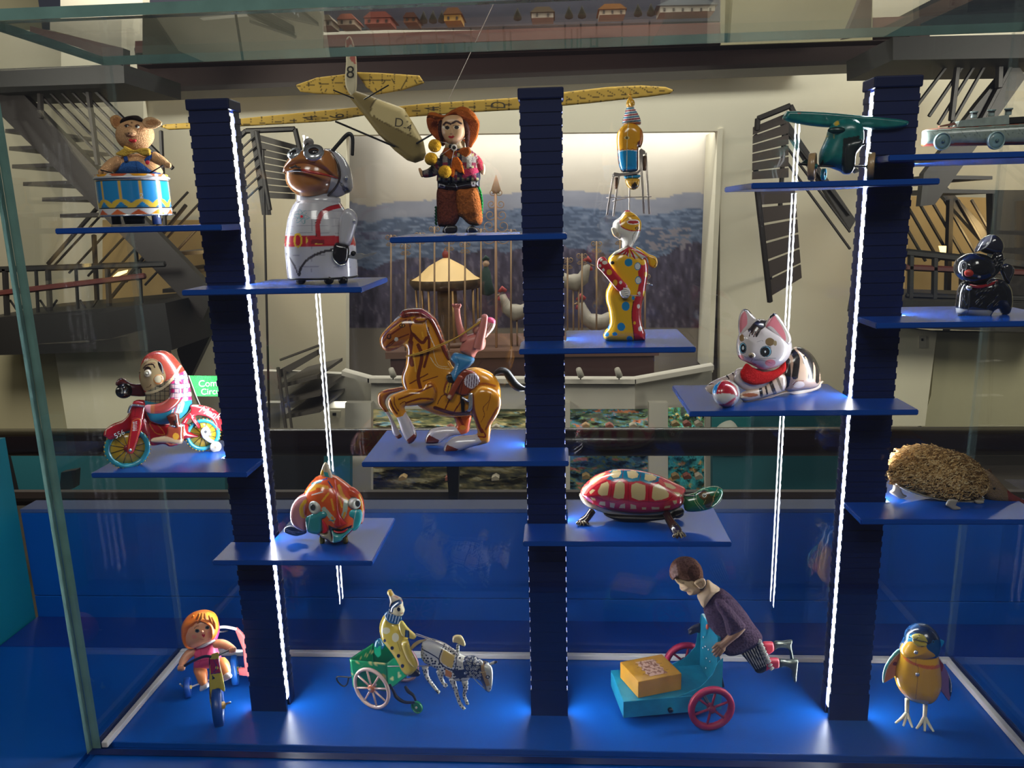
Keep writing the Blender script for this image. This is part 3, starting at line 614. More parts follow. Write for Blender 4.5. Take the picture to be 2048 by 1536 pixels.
g = []
for j, y in enumerate((385, 408, 430, 452, 474)): r = 7+2.2*j; g += [scroll('s', (992-r, y), r, 8.1, e), scroll('s', (992+r, y), r, 8.1, e, s=-1)]
v, f = join(g); mesh('scrollwork', v, f, mat('tower_gilt', '#a68468', .5), e)
e2 = np.array([atY(992, 350, 8.1), atY(992, 380, 8.1)]); v, f = tube_geo([e2[0], e2[1], e2[1]-[0, 0, .03]], [.004, .05, .03], 10); mesh('spire', v, f, mat('tower_gilt', '#a68468', .5), e)
WH = mat('aged_white', '#8f877a', .6, noise=.3, nscale=10); RED = mat('comb_red', '#8e2b2a', .6)
def bird3(x, y, s, label, flip=1, D=8.2):
    e = empty('carousel_rooster', atY(x, y+30*s, 8.2)); props(e, label, 'carousel animal', 'carousel animals'); q = lambda a, b, d=0: up(atY(x+a*s*flip, y+b*s, D+d))
    v, f = tube_geo([q(-34, -14), q(-20, 2), q(0, 6), q(18, -4), q(24, -22), q(28, -34)], [r*k*s for r in (6, 15, 19, 14, 9, 7)], 12); mesh('body', v, f, WH, e)
    g = [tube_geo([q(20, -42), q(28, -48), q(36, -40)], [4*k*s, 6*k*s, 3*k*s], 8), tube_geo([q(34, -30), q(36, -22)], [3*k*s, 4*k*s], 8)]; v, f = join(g); mesh('comb', v, f, RED, e)
    v, f = tube_geo([q(34, -34), q(44, -31)], [3*k*s, .5*k*s], 6); mesh('beak', v, f, GOLD, e)
    g = [tube_geo([q(-30, -10), q(-44, -30), q(-40, -46+8*j)], [6*k*s, 5*k*s, 1*k*s], 8) for j in range(3)]; v, f = join(g); mesh('tail', v, f, WH, e)
    for a in (-4, 8):
        v, f = tube_geo([q(a, 18), q(a, 18)*[1, 1, 0]+[0, 0, zt]], 2*k*s, 6); mesh('leg', v, f, GOLD, e)
bird3(1150, 560, .9, 'white carousel rooster with red comb just right of the middle column'); bird3(1190, 640, 1.0, 'larger pale carousel rooster partly behind the clown toy', -1, 8.6); bird3(1030, 620, .9, 'pale carousel rooster left of the middle column', -1)
e = empty('carousel_figure', atY(975, 600, 8.2)); props(e, 'small green dressed figurine on the carousel right of the canopy', 'figurine'); q = lambda a, b: atY(972+a, 555+b, 8.25)
v, f = tube_geo([q(0, -24), q(0, -10), q(2, 10), q(4, 32)], [3*k, 9*k, 10*k, 14*k], 10); mesh('robe', v, f, mat('bottle_green', '#16302a', .8), e)
v, f = tube_geo([q(0, -34), q(0, -28), q(0, -22)], [4*k, 7*k, 4*k], 10); mesh('head', v, f, mat('faded_skin', '#a88a72', .7), e)
v, f = tube_geo([q(-6, -34), q(0, -40), q(6, -36)], [3*k, 5*k, 3*k], 8); mesh('hat', v, f, mat('bottle_green', '#16302a', .8), e)
# grey balcony front under the stage
slab('wall_back', [(470, 740), (688, 748), (742, 764), (742, 816), (470, 816)], 8.0, .1, PLA_G, kind='structure')
slab('wall_back', [(742, 764), (1270, 768), (1270, 818), (742, 818)], 7.7, .1, PLA_G, kind='structure')
slab('wall_back', [(1270, 768), (1424, 738), (1424, 812), (1270, 818)], 7.8, .1, PLA_G, kind='structure')
slab('trim_5', [(735, 757), (1272, 759), (1272, 768), (735, 766)], 7.6, .15, mat('pale_ledge', '#c2bdb2', .7), kind='structure')
slab('trim_5', [(1270, 759), (1428, 731), (1428, 740), (1270, 768)], 7.6, .15, mat('pale_ledge', '#c2bdb2', .7), kind='structure')
slab('trim_5', [(683, 742), (738, 757), (738, 766), (683, 751)], 7.6, .15, mat('pale_ledge', '#c2bdb2', .7), kind='structure')
for x, lb in ((785, 'small white spotlight on the pale ledge below the horse muzzle'), (1160, 'small white spotlight on the ledge just right of the middle column'), (1237, 'small white spotlight on the ledge below the clown shelf')):
    e = empty('spotlight', atY(x, 757, 7.55)); props(e, lb, 'spotlight', 'ledge spotlights'); v, f = tube_geo([atY(x-3, 738, 7.5), atY(x+2, 752, 7.55)], [5*k, 6*k], 10); mesh('head', v, f, mat('spot_white', '#c9c4b8', .4), e); bar('bracket', (x+2, 752), (x+1, 759), 7.57, .012, BLK, e)
for (a, b) in ((478, 560), (690, 742), (1056, 1140), (1298, 1336), (1412, 1500)): slab('wall_back', [(a, 806), (b, 806), (b, 1000), (a, 1000)], 7.6, .1, PLA_G, kind='structure')
slab('wall_back', [(560, 905), (700, 905), (700, 1000), (560, 1000)], 7.3, .1, mat('dim_teal', '#175c66', .7), kind='structure')
slab('wall_back', [(1425, 815), (1750, 815), (1750, 1000), (1425, 1000)], 7.3, .1, mat('dim_teal', '#175c66', .7), kind='structure')
def diorama(pts, label, seed, pal):
    q = np.array(pts, float); e = empty('diorama_case', atY(*q[3], 7.9)); props(e, label, 'diorama', 'lit diorama cases')
    nx, ny = 60, 36; vv = []; cc = []; r = np.random.default_rng(seed)
    for j in range(ny):
        for i in range(nx):
            s, t = i/(nx-1), j/(ny-1); p = (q[0]*(1-s)+q[1]*s)*(1-t)+(q[3]*(1-s)+q[2]*s)*t
            n = fbm(i*.07+seed*9, j*.13); n2 = fbm(i*.11+seed*5, j*.2+3); h = max(0, n)*.25; w = atY(p[0], p[1], 8.4-h-t*.5); vv.append(w)
            idx = 0 if n2 < -.2 else 1 if n2 < .1 else 2 if n2 < .35 else 3; cc.append(np.array(lin(pal[idx]))*(.8+.5*r.random()))
    f = [(j*nx+i, j*nx+i+1, (j+1)*nx+i+1, (j+1)*nx+i) for j in range(ny-1) for i in range(nx-1)]
    mesh('landscape', np.array(vv), f, mat('scatter_print', None, .8), e, False, np.array(cc))
    for j in range(3):
        x = q[0][0]+(q[1][0]-q[0][0])*(.2+.3*j); y = q[0][1]*.35+q[3][1]*.65; slab('model_building', [(x-7, y), (x+8, y-2), (x+8, y-6), (x+1, y-10), (x-7, y-6)], 7.75, .1, mat('db%d' % j, ('#8a7248', '#7c4436', '#948c7a')[j], .8), e)
diorama([(745, 818), (1052, 818), (1052, 885), (745, 885)], 'green and brown diorama case behind the horse forelegs', 1, ('#3b4430', '#66663f', '#8f8258', '#53767f'))
diorama([(1140, 818), (1298, 818), (1298, 880), (1140, 880)], 'colourful diorama case right of the middle column above the dark rail', 2, ('#34423a', '#50683f', '#3c7186', '#a5643c'))
diorama([(1336, 806), (1414, 806), (1414, 880), (1336, 880)], 'narrow green diorama case behind the turtle head', 3, ('#22302a', '#3f6f3a', '#2d7f86', '#c0a860'))
diorama([(742, 910), (1052, 910), (1052, 990), (742, 990)], 'dim brown battlefield diorama case below the horse shelf', 4, ('#1f2118', '#48452c', '#6f6543', '#8f8a70'))
diorama([(1140, 912), (1298, 912), (1298, 985), (1140, 985)], 'blue and green coast diorama case above the turtle shell', 5, ('#24445a', '#3a6e84', '#6a7a4a', '#b06a60'))
diorama([(1336, 912), (1414, 912), (1414, 985), (1336, 985)], 'bright turquoise lagoon diorama case left of the turtle head', 6, ('#18808e', '#2397a0', '#4f8f7a', '#b48a50'))
e = empty('round_sign', atY(1450, 865, 7.2)); props(e, 'teal board with a white round sign below the cat shelf', 'sign'); slab('board', [(1424, 836), (1502, 836), (1502, 905), (1424, 905)], 7.22, .03, mat('sign_teal', '#0d6f72', .6), e)
v, f = tube_geo([atY(1452, 862, 7.2), atY(1452, 862, 7.21)], 24*7.2/F, 28); mesh('disc', v, f, mat('sign_white', '#b9bdb2', .6), e)
# dark handrail pipe with its steel posts, just behind the parapet
hr = empty('handrail_pipe', atY(1000, 885, 1.9)); props(hr, 'thick dark brown handrail pipe running right across behind the showcase', 'handrail')
v, f = tube_geo([atY(-400, 885, 1.9), atY(2500, 882, 1.9)], 29*1.93/F, 28, up=(0, 0, 1)); mesh('pipe', v, f, mat('dark_brown_gloss', '#2a1b16', .25, coat=.3), hr)
bar('lower_rail', (-400, 1004), (2500, 1004), 2.0, .022, BRN, hr); slab('toe_board', [(-400, 984), (2500, 984), (2500, 998), (-400, 998)], 2.05, .02, mat('brown_board', '#574a42', .6), hr)
for x in (905, -60, 1900): slab('post', [(x-14, 905), (x+14, 905), (x+9, 1030), (x-5, 1030)], 1.97, .03, BRN, hr)
# ------------------------------------------------------------------ glider hanging in the hall
GLW = mat('varnished_fabric', None, .55, spec=.3); GY = 5.0
class Gl(Toy): pass
gl = Gl('model_glider', 'yellow cream wood and fabric model glider hanging nose down in the hall', 'glider', 560, 0, 2.438, GY, (500, 500), 0); gl.root.location = V(gl.M([500], [500])[0]); gl.root['_l'] = list(map(float, gl.M([500], [500])[0]))
WC, WG, DKL = '#c9a548', '#8a7a46', '#4a3a1c'
def wing(name, o, ribs, w): 
    lay = [WC]+[('line', r, 2.6, DKL) for r in ribs]; return gl.puff(name, o, lay, w=w, R=7, k=.5, step=7, m=GLW, smooth_out=False)
top = lambda x: 598-(x+585)*.0805 if x < 430 else 505-(x-600)*.0655
ribsL = [[(x, top(x)-6), (x+6, top(x)+60)] for x in range(-560, 420, 52)]+[[(-585, 640), (420, 560)]]
wing('left_wing', [(-585, 618), (-560, 606), (-300, 588), (420, 518), (430, 560), (250, 592), (-100, 612), (-540, 634)], ribsL, 30)
ribsR = [[(x, top(x)-30), (x+2, top(x)+70)] for x in range(610, 1900, 56)]+[[(600, 545), (1250, 500), (1900, 440)]]+[[(x, top(x)-10), (x+56, top(x)+26)] for x in range(1190, 1840, 56)]
wing('right_wing', [(560, 520), (700, 505), (1150, 476), (1600, 424), (1760, 416), (1880, 424), (1922, 440), (1900, 458), (1800, 472), (1500, 505), (1180, 535), (900, 550), (620, 572)], ribsR, 30)
gl.puff('fuselage', [(335, 470), (362, 440), (450, 470), (560, 512), (605, 530), (655, 610), (700, 690), (712, 750), (700, 780), (660, 795), (620, 782), (560, 735), (480, 655), (400, 550)], ['#75653a', ('poly', [(462, 478), (605, 525), (660, 620), (700, 690), (640, 660), (440, 560)], '#b5a577'), ('line', [(470, 480), (450, 560), (640, 665)], 3, DKL), ('line', [(605, 530), (640, 665)], 3, DKL)], w=0, R=30, k=1.2, step=8, m=GLW, smooth_out=False)
gl.puff('left_tailplane', [(75, 415), (180, 378), (330, 360), (345, 440), (355, 465), (180, 458), (100, 448)], [WC]+[('line', [(x, 370), (x+20, 470)], 2.4, DKL) for x in (130, 190, 250, 310)]+[('line', [(80, 420), (340, 400)], 3, DKL), ('line', [(95, 446), (180, 385), (210, 455), (280, 370), (330, 455)], 2.4, DKL)], w=-10, R=6, k=.6, step=6, m=GLW, smooth_out=False)
gl.puff('right_tailplane', [(370, 352), (480, 355), (680, 368), (705, 405), (600, 440), (470, 462), (420, 425)], [WC]+[('line', [(x, 350), (x-6, 465)], 2.4, DKL) for x in (440, 500, 560, 620, 670)]+[('line', [(385, 390), (700, 395)], 3, DKL), ('line', [(440, 360), (480, 450), (530, 365), (580, 440), (630, 372), (670, 410)], 2.4, DKL)], w=-10, R=6, k=.6, step=6, m=GLW, smooth_out=False)
gl.puff('tail_fin', [(320, 200), (345, 180), (368, 250), (375, 340), (372, 440), (350, 470), (318, 410), (322, 300)], ['#b7ae94', ('poly', [(320, 195), (345, 180), (362, 235), (372, 320), (350, 300), (325, 250)], '#a25a50'), ('ell', 345, 240, 13, 22, '#b9b4a2')], w=-25, R=8, k=.8, step=6, m=GLW)
bar('strut', (560+270/2.438, 592/2.438), (560+560/2.438, 715/2.438), GY-.05, .012, DKMET, gl.root); bar('strut', (560+665/2.438, 700/2.438), (560+800/2.438, 620/2.438), GY-.05, .012, DKMET, gl.root)
for a, b in (((260, 440), (360, 480)), ((530, 415), (410, 485))): bar('strut', (560+a[0]/2.438, a[1]/2.438), (560+b[0]/2.438, b[1]/2.438), GY-.08, .008, DKMET, gl.root)
bar('hanging_wire', (560+820/2.438, 490/2.438), (560+1085/2.438, -30), GY, .004, STEEL, gl.root)
gl.text('lettering', '8', (343, 355), 84, '#2a2620', -40); gl.text('lettering', 'D', (580, 600), 62, '#3a3020', -62, -6); gl.text('lettering', '-4', (622, 622), 50, '#3a3020', -64, -12)
for ch, c, r_ in (('4', (150, 575), 95), ('6', (280, 566), 95), ('4', (745, 530), 95), ('D', (1068, 512), 88)):
    gl.text('lettering', ch, c, 70, '#3a2f14', 12, r_, stretch=1.5)
# ================================================================== PIG DRUMMER
T = Toy('pig_drummer', 'felt pig in blue overalls beating a patterned tin drum on the upper left shelf', 'toy', 0, 150, 4, .822, (1095, 1195), SZ['pig'])
SKIN = '#d9a878'
T.lathe('foot', (935, 1195, 0), [(0, 0), (34, 0), (34, 70)], '#1a1a1c', DKMET, seg=16); T.lathe('foot', (1258, 1195, 0), [(0, 0), (34, 0), (34, 75)], '#c9ccd2', CHROME, seg=16, label='chrome foot')
T.lathe('motor_box', (1080, 1192, 0), [(0, 0), (70, 0), (80, 60), (0, 62)], '#17171a', DKMET, seg=20)
L = ['#1b86c2']
for k in range(-6, 7):
    a = k*32.7+7; L += [('poly', [(a-16, 55), (a+16, 55), (a+16, 104), (a, 62), (a-16, 104)], '#2b6f9a'), ('line', [(a-16.3, 60), (a, 112), (a+16.3, 60)], 12, '#dcb83a')]
L2 = []
for k in range(-6, 7):
    a = k*32.7+7; L2 += [('poly', [(a-2.4, 96), (a+2.4, 96), (a+2.4, 250), (a-2.4, 250)], '#d8ad48')]
L += L2+[('poly', [(-200, 0), (200, 0), (200, 50), (-200, 50)], '#dcd8d4'), ('poly', [(-200, 256), (200, 256), (200, 330), (-200, 330)], '#dcd8d4'), ('poly', [(-200, 50), (200, 50), (200, 55), (-200, 55)], '#1c1c18'), ('poly', [(-200, 250), (200, 250), (200, 256), (-200, 256)], '#1c1c18')]
for k in range(-6, 7):
    a = k*32.7; c1, c2 = ('#d4602e', '#eaa21c') if k % 2 else ('#d96a34', '#d4602e')
    L += [('poly', [(a-16, 0), (a+16, 0), (a, 44)], c1 if k != 2 else '#eaa21c'), ('poly', [(a-9, 302), (a+23, 302), (a+7, 260)], c2)]
dr = T.lathe('drum', (1093, 1122, 0), [(258, 0), (258, 150), (256, 300)], L, wrap=True, seg=160, sub=60)
T.lathe('drum_rim', (1093, 1122, 0), [(250, -2), (266, -6), (268, 2), (256, 8)], '#e0c04a', CHROME, parent=dr); T.lathe('drum_rim', (1058, 833, 0), [(200, 4), (250, 0), (266, -6), (270, 4), (262, 12), (246, 10), (0, 6)], '#c9c9cc', mat('drum_top', '#c5c5c6', .35, .3), parent=dr)
b = T.puff('torso', [(940, 800), (950, 690), (985, 650), (1080, 630), (1205, 640), (1250, 700), (1275, 800)], SKIN, w=10, R=90, m=FELT)
T.puff('overalls', [(940, 800), (960, 745), (1000, 685), (1070, 668), (1160, 672), (1215, 720), (1250, 760), (1280, 802), (1100, 808)], ['#3566ad', ('line', [(1085, 668), (1092, 740), (1110, 800)], 5, '#1f3f78'), ('line', [(1000, 690), (970, 740)], 5, '#24478a')], w=-12, R=92, m=FELT)
for p in ([(1010, 690, -95), (1000, 640, -80), (1005, 610, -50)], [(1165, 690, -95), (1200, 650, -80), (1215, 615, -40)]): T.tube('strap', p, [16, 15, 12], '#2c4f96', m=FELT, flat=.4)
T.ball('button', (1180, 700), (17, 18, 10), '#d02a3c', w=-112, m=PLA)
h = T.ball('head', (1080, 480), (142, 130, 120), [SKIN, ('ell', 1120, 430, 30, 22, '#c08a60'), ('ell', 1015, 405, 26, 18, '#bf8d66'), ('line', [(1050, 372), (1058, 400), (1040, 415)], 7, '#5b3a28')], w=0, m=FELT, seg=(60, 40))
T.puff('hair', [(968, 392), (985, 350), (1040, 326), (1110, 328), (1150, 372), (1120, 372), (1062, 362), (1010, 385)], '#2c211c', w=-40, R=60, m=FUR, parent=h)
T.puff('ear', [(880, 345), (930, 318), (978, 352), (980, 400), (940, 436), (895, 405)], ['#d29c66', ('ell', 935, 375, 34, 36, '#b97f50')], w=-50, R=22, k=.5, m=FELT)
T.puff('ear', [(1148, 352), (1215, 336), (1296, 380), (1262, 420), (1190, 430), (1142, 400)], ['#ddb183', ('ell', 1215, 380, 50, 24, '#c58f60')], w=-50, R=22, k=.5, m=FELT)
for x, y in ((1015, 410), (1098, 413)):
    e = T.ball('eye', (x, y), (17, 13, 10), '#e8e0d4', w=-102, m=PLA, parent=h); T.ball('pupil', (x-6, y-1), (8, 9, 6), '#14100e', w=-112, m=PLA, parent=e)
    T.tube('eyelid', [(x-18, y-4, -108), (x, y-15, -114), (x+17, y-8, -106)], 4, '#6b3f2c', m=PLA, parent=e)
T.puff('snout', [(1000, 462), (1018, 440), (1048, 424), (1078, 440), (1092, 466), (1070, 492), (1020, 492)], [SKIN, ('ell', 1030, 466, 7, 5, '#6b4636'), ('ell', 1056, 466, 7, 5, '#6b4636')], w=-105, R=45, m=FELT, parent=h)
T.puff('lips', [(1030, 520), (1045, 510), (1062, 516), (1080, 510), (1093, 522), (1080, 538), (1045, 540)], '#c3202c', w=-112, R=14, m=PLA, parent=h)
T.puff('neck_scarf', [(925, 632), (985, 590), (990, 565), (1030, 580), (1075, 600), (1130, 585), (1195, 590), (1205, 640), (1150, 648), (1095, 622), (1050, 630), (1000, 655)], ['#e0b84c', ('line', [(1000, 620), (1080, 605)], 5, '#b98c2c'), ('line', [(1090, 610), (1190, 600)], 4, '#b98c2c')], w=-85, R=18, m=FELT)
a = T.tube('arm', [(950, 690, -40), (900, 715, -100), (850, 750, -160), (818, 772, -190)], [44, 42, 34, 24], SKIN, m=FELT)
g = T.ball('hand', (812, 776), (26, 28, 22), SKIN, w=-198, m=FELT, parent=a)
for i in range(4): T.tube('finger', [(822-4*i, 764+6*i, -216), (806-3*i, 776+7*i, -222), (808, 796, -210)], 7, SKIN, m=FELT, parent=a)
a = T.tube('arm', [(1235, 655, -30), (1285, 685, -60), (1325, 712, -80), (1345, 728, -85)], [42, 38, 30, 22], SKIN, m=FELT)
T.ball('hand', (1345, 722), (26, 24, 20), SKIN, w=-90, m=FELT, parent=a)
for i in range(4): T.tube('finger', [(1352-10*i, 722, -100), (1358-10*i, 742, -100)], 7, SKIN, m=FELT, parent=a)
T.tube('drumstick', [(806, 760, -225), (945, 797, -240)], 5, '#1c1412', m=RUB); T.tube('drumstick', [(1335, 705, -95), (1190, 790, -130)], 5, '#1c1412', m=RUB)
T.text('lettering', '2', (1132, 968), 60, '#d8e6ee', -262)  # small white mark shaped like a figure two
# ================================================================== ASTRONAUT ROBOT
T = Toy('astronaut_robot', 'white tin astronaut robot with a brown bird-like face and red belt', 'toy', 512, 200, 3.84, .828, (515, 1405), SZ['robot'])
WHT = '#b9b7bd'
L = [WHT]
for v in (850, 905, 965, 1020, 1190, 1280): L += [('line', [(230, v+8), (420, v), (800, v+6)], 3, '#8f8e96')]
L += [('line', [(430, 860), (425, 1350)], 3, '#8f8e96'), ('poly', [(220, 1042), (800, 1044), (800, 1116), (220, 1126)], '#b21f2a'), ('line', [(482, 1048), (474, 960), (505, 875), (570, 832), (650, 812)], 34, '#a81f2a'),
      ('line', [(463, 1048), (455, 955), (490, 862), (560, 818), (640, 800)], 3, '#4a1014'), ('poly', [(425, 1072), (525, 1072), (525, 1106), (425, 1106)], '#7c1520'), ('line', [(455, 1106), (510, 1106)], 8, '#d9b545'),
      ('ell', 322, 1078, 34, 56, '#d9b02a'), ('ell', 322, 1078, 22, 42, '#b21f2a'), ('line', [(300, 1030), (300, 1125)], 8, '#d9b02a'), ('poly', [(382, 1046), (402, 1078), (382, 1112)], '#d9b02a'), ('line', [(232, 1100), (262, 1102)], 6, '#d9b02a'),
      ('line', [(332, 1345), (345, 1290), (400, 1222), (480, 1178), (560, 1156), (620, 1150)], 20, '#3a3539'), ('line', [(235, 1180), (290, 1262), (322, 1340)], 11, '#4a454a')]
for an in (0, 60, 120):
    a_ = math.radians(an+10); pts = [(350+60*math.cos(t)*math.cos(a_)-16*math.sin(t)*math.sin(a_), 895+60*math.cos(t)*math.sin(a_)+16*math.sin(t)*math.cos(a_)) for t in np.linspace(0, 6.3, 17)]; L.append(('line', pts, 3, '#4a8f96'))
L.append(('ell', 350, 895, 11, 11, '#c0202c'))
bd = T.lathe('body', (512, 1352, 0), [(0, 0), (262, 0), (266, 60), (265, 240), (246, 340), (226, 420), (204, 480), (172, 535), (150, 556), (146, 600), (0, 604)], L, seg=220, ez=.8, sub=22)
T.lathe('collar', (492, 800, 0), [(140, -10), (152, 0), (154, 34), (144, 44)], '#b4b2b8', seg=48, ez=.8, parent=bd)
T.lathe('base_plate', (515, 1366, 0), [(0, 0), (262, 0), (266, 14), (0, 15)], '#222', DKMET, ez=.8)
for x, w in ((345, -150), (560, -170), (668, -120)): T.lathe('wheel', (x, 1382, w), [(0, -20), (30, -20), (34, 0), (30, 20), (0, 20)], '#26262a', DKMET, seg=20, axis=(.3, 1, 0))
T.lathe('arm_joint', (700, 900, -30), [(0, -30), (30, -30), (30, 30), (0, 30)], '#999', CHROME, seg=16, axis=(0, 1, 0))
a = T.puff('arm', [(650, 905), (672, 850), (715, 832), (760, 860), (780, 920), (765, 990), (725, 1110), (690, 1122), (640, 1100), (640, 1000)], WHT, w=-150, R=46, step=6)
T.ball('rivet', (752, 928), (13, 14, 8), '#888', w=-190, m=CHROME, parent=a)
T.puff('glove', [(612, 1095), (660, 1100), (705, 1115), (716, 1165), (702, 1240), (660, 1275), (610, 1250), (584, 1200), (590, 1145)], ['#231f20', ('line', [(610, 1130), (700, 1140)], 8, '#4a4446')], w=-165, R=40, m=mat('black_gloss', '#1b1718', .2, coat=.5), parent=a)
T.tube('glove_rim', [(590, 1150, -190), (590, 1215, -195), (640, 1268, -195), (690, 1262, -190)], 6, '#aaa', m=CHROME, parent=a)
c = T.prism('claw', [(700, 1190), (760, 1182), (800, 1178), (830, 1186), (925, 1170), (890, 1192), (830, 1208), (790, 1226), (705, 1214)], -160, -130, '#b9b6ae', m=CHROME)
T.ball('claw_knob', (748, 1180), (22, 22, 18), '#333', w=-150, m=DKMET, parent=c)
T.puff('arm', [(245, 905), (270, 850), (300, 834), (312, 860), (285, 920), (266, 1000), (248, 990), (238, 940)], WHT, w=-40, R=26)
FB = '#b4743c'
h = T.puff('helmet', [(470, 390), (560, 372), (620, 395), (690, 465), (730, 560), (738, 660), (722, 706), (688, 722), (640, 745), (560, 752), (480, 740), (440, 600), (440, 460)], ['#b8b6be', ('poly', [(640, 620), (715, 690), (722, 705), (688, 722), (664, 690)], '#3a3436')], w=20, R=150, step=7)
T.ball('ear_knob', (692, 598), (16, 18, 20), '#555', w=-85, m=CHROME, parent=h)
T.ball('face', (428, 585), (196, 172, 165), [FB, ('fn', lambda u, v: v < 548, '#a5683a')], w=-50, seg=(48, 32), parent=None)
v_ = T.puff('visor', [(216, 548), (232, 490), (290, 415), (380, 380), (500, 372), (580, 398), (622, 470), (640, 560), (638, 604), (560, 578), (440, 552), (330, 536), (250, 562), (222, 568)], [FB, ('line', [(222, 565), (330, 532), (440, 548), (560, 574), (640, 600)], 14, '#c98c58')], w=-85, R=140, step=7)
T.tube('mouth', [(240, 552, -190), (330, 540, -240), (440, 556, -245), (560, 582, -200), (632, 604, -130)], [4, 10, 11, 7, 3], ['#2a1612', ('poly', [(350, 500), (640, 500), (640, 640), (350, 640)], '#b2321e')], parent=v_)
T.tube('helmet_seam', [(560, 392, -95), (620, 470, -110), (645, 570, -115), (625, 650, -110), (560, 728, -80), (500, 752, -60)], 8, '#3a302c')
T.puff('moustache', [(255, 520), (290, 505), (300, 496), (320, 508), (346, 516), (330, 526), (300, 518), (270, 526)], '#33221a', w=-232, R=8, parent=v_)
for x, y, rx, ry, w in ((446, 412, 72, 46, -175), (300, 422, 50, 44, -150)):
    g = T.lathe('goggle', (x, y, w), [(rx*.55, 8), (rx*.62, -20), (rx*.95, -22), (rx, 0), (rx*.98, 24), (rx*.5, 26)], '#bbb', CHROME, seg=40, axis=(-.25 if x < 400 else .1, -.75, .75), ez=1)
    T.ball('lens', (x, y-4), (rx*.6, ry*.6, 26), '#2b2724', w=w-8, m=mat('dark_lens', '#22201e', .08, coat=1), parent=g)
T.tube('antenna', [(578, 402, -30), (640, 330, -30), (690, 275, -30), (722, 262, -30), (742, 300, -30), (740, 425, -30)], [14, 14, 15, 15, 13, 12], '#242123', m=RUB, flat=.6)
T.ball('antenna', (405, 328), (40, 36, 8), '#6a6764', w=-20, m=PLA); T.tube('antenna_stem', [(366, 392, -40), (382, 345, -35), (400, 330, -30)], 6, '#242123', m=RUB)
# ================================================================== COWBOY PUPPET
T = Toy('cowboy_puppet', 'felt cowboy puppet with orange hat juggling three yellow balls', 'toy', 780, 180, 4.8, .826, (640, 1370), SZ['cow'])
def plaid(u, v, c=0): return c
PL = ['#9a8f88']+[('fn', lambda u, v: (np.floor(u/46) % 2 == 0), '#3e3d4c'), ('fn', lambda u, v: ((np.floor(v/58) % 2 == 0) & (np.floor(u/46) % 2 == 1)), '#8e3a4c'), ('fn', lambda u, v: (np.floor(v/29) % 4 == 1) & (np.floor(u/23) % 2 == 0), '#b9b07c'), ('fn', lambda u, v: (u > 700) & (v > 760-(u-700)*.1) & (v < 850-(u-700)*.4), '#c2405e'), ('fn', lambda u, v: (u > 700) & (np.floor(u/46) % 2 == 0) & (v < 740), '#c9c0b0')]
for p in ([(512, 1372), (516, 1325), (560, 1300), (640, 1305), (632, 1372)], [(735, 1368), (742, 1325), (790, 1300), (836, 1330), (836, 1366)]):
    s_ = T.puff('shoe', p, ['#161214', ('line', [(p[0][0]+18, 1370), (p[0][0]+14, 1335), (p[0][0]+35, 1312)], 6, '#d8d4cc')], w=-60, R=26, m=PLA)
T.puff('trouser_leg', [(458, 945), (560, 950), (642, 960), (650, 1080), (672, 1190), (650, 1260), (600, 1312), (500, 1312), (460, 1290), (448, 1120)], '#70392a', w=0, R=85, m=FUR)
T.puff('trouser_leg', [(638, 960), (740, 945), (822, 930), (862, 1010), (884, 1130), (888, 1260), (850, 1302), (765, 1292), (700, 1235), (650, 1180)], ['#a9602c', ('ell', 790, 1200, 60, 30, '#7a4420')], w=-10, R=85, m=FUR)
for xs_ in (852, 440):
    g = []
    for i in range(12 if xs_ > 600 else 6):
        y = 930+i*29 if xs_ > 600 else 1120+i*30; dx = [0, 12, 18, 24, 27, 28, 28, 26, 24, 22, 18, 12][i] if xs_ > 600 else 0
        g.append(tube_geo([T.M([xs_+dx-4], [y], -20, -20)[0], T.M([xs_+dx+8], [y+26], -20, -20)[0]], 11*T.mpp, 8))
    v, f = join(g); T.fin('green_trim', v, f, FELT, '#1f8a3c' if xs_ > 600 else '#1d4a34')
T.puff('torso', [(490, 610), (560, 560), (640, 545), (760, 560), (830, 640), (852, 720), (862, 872), (740, 890), (640, 905), (460, 890), (464, 760), (474, 660)], PL, w=0, R=110, m=FELT, step=5)
T.puff('belt', [(454, 878), (640, 898), (760, 875), (862, 864), (862, 932), (740, 948), (640, 972), (540, 960), (456, 946)], ['#1a1820', ('poly', [(778, 880), (822, 876), (822, 922), (785, 926)], '#d8d6d6'), ('poly', [(792, 888), (808, 887), (808, 910), (795, 912)], '#1a1820'), ('poly', [(470, 900), (530, 915), (520, 945), (462, 935)], '#c9c9d2'), ('poly', [(480, 908), (520, 920), (512, 930), (478, 926)], '#1a1820'), ('line', [(560, 900), (628, 905), (640, 962), (560, 955)], 4, '#b9b9c4')], w=-12, R=102, m=PLA, smooth_out=False)
a = T.tube('sleeve', [(500, 690, -10), (440, 760, -20), (380, 795, -25), (320, 808, -25)], [62, 54, 42, 32], PL, m=FELT, n=14)
T.puff('hand', [(322, 790), (300, 760), (292, 748), (275, 752), (276, 775), (290, 815), (305, 838), (326, 830)], '#d9a878', w=-28, R=16, m=WOOD, parent=a)
a = T.tube('sleeve', [(775, 650, 10), (825, 690, 0), (858, 740, -10), (872, 775, -12)], [58, 56, 46, 36], PL+[('fn', lambda u, v: u > 835, '#b03a48')], m=FELT, n=14)
T.puff('hand', [(862, 780), (872, 720), (895, 704), (914, 740), (910, 800), (890, 815)], '#d9b088', w=-20, R=18, m=WOOD, parent=a)
T.puff('collar', [(500, 600), (520, 556), (600, 552), (640, 590), (690, 556), (762, 545), (782, 600), (730, 660), (690, 640), (650, 600), (620, 650), (590, 740), (560, 690), (540, 640)], '#a9561f', w=-88, R=22, m=FELT, smooth_out=False)
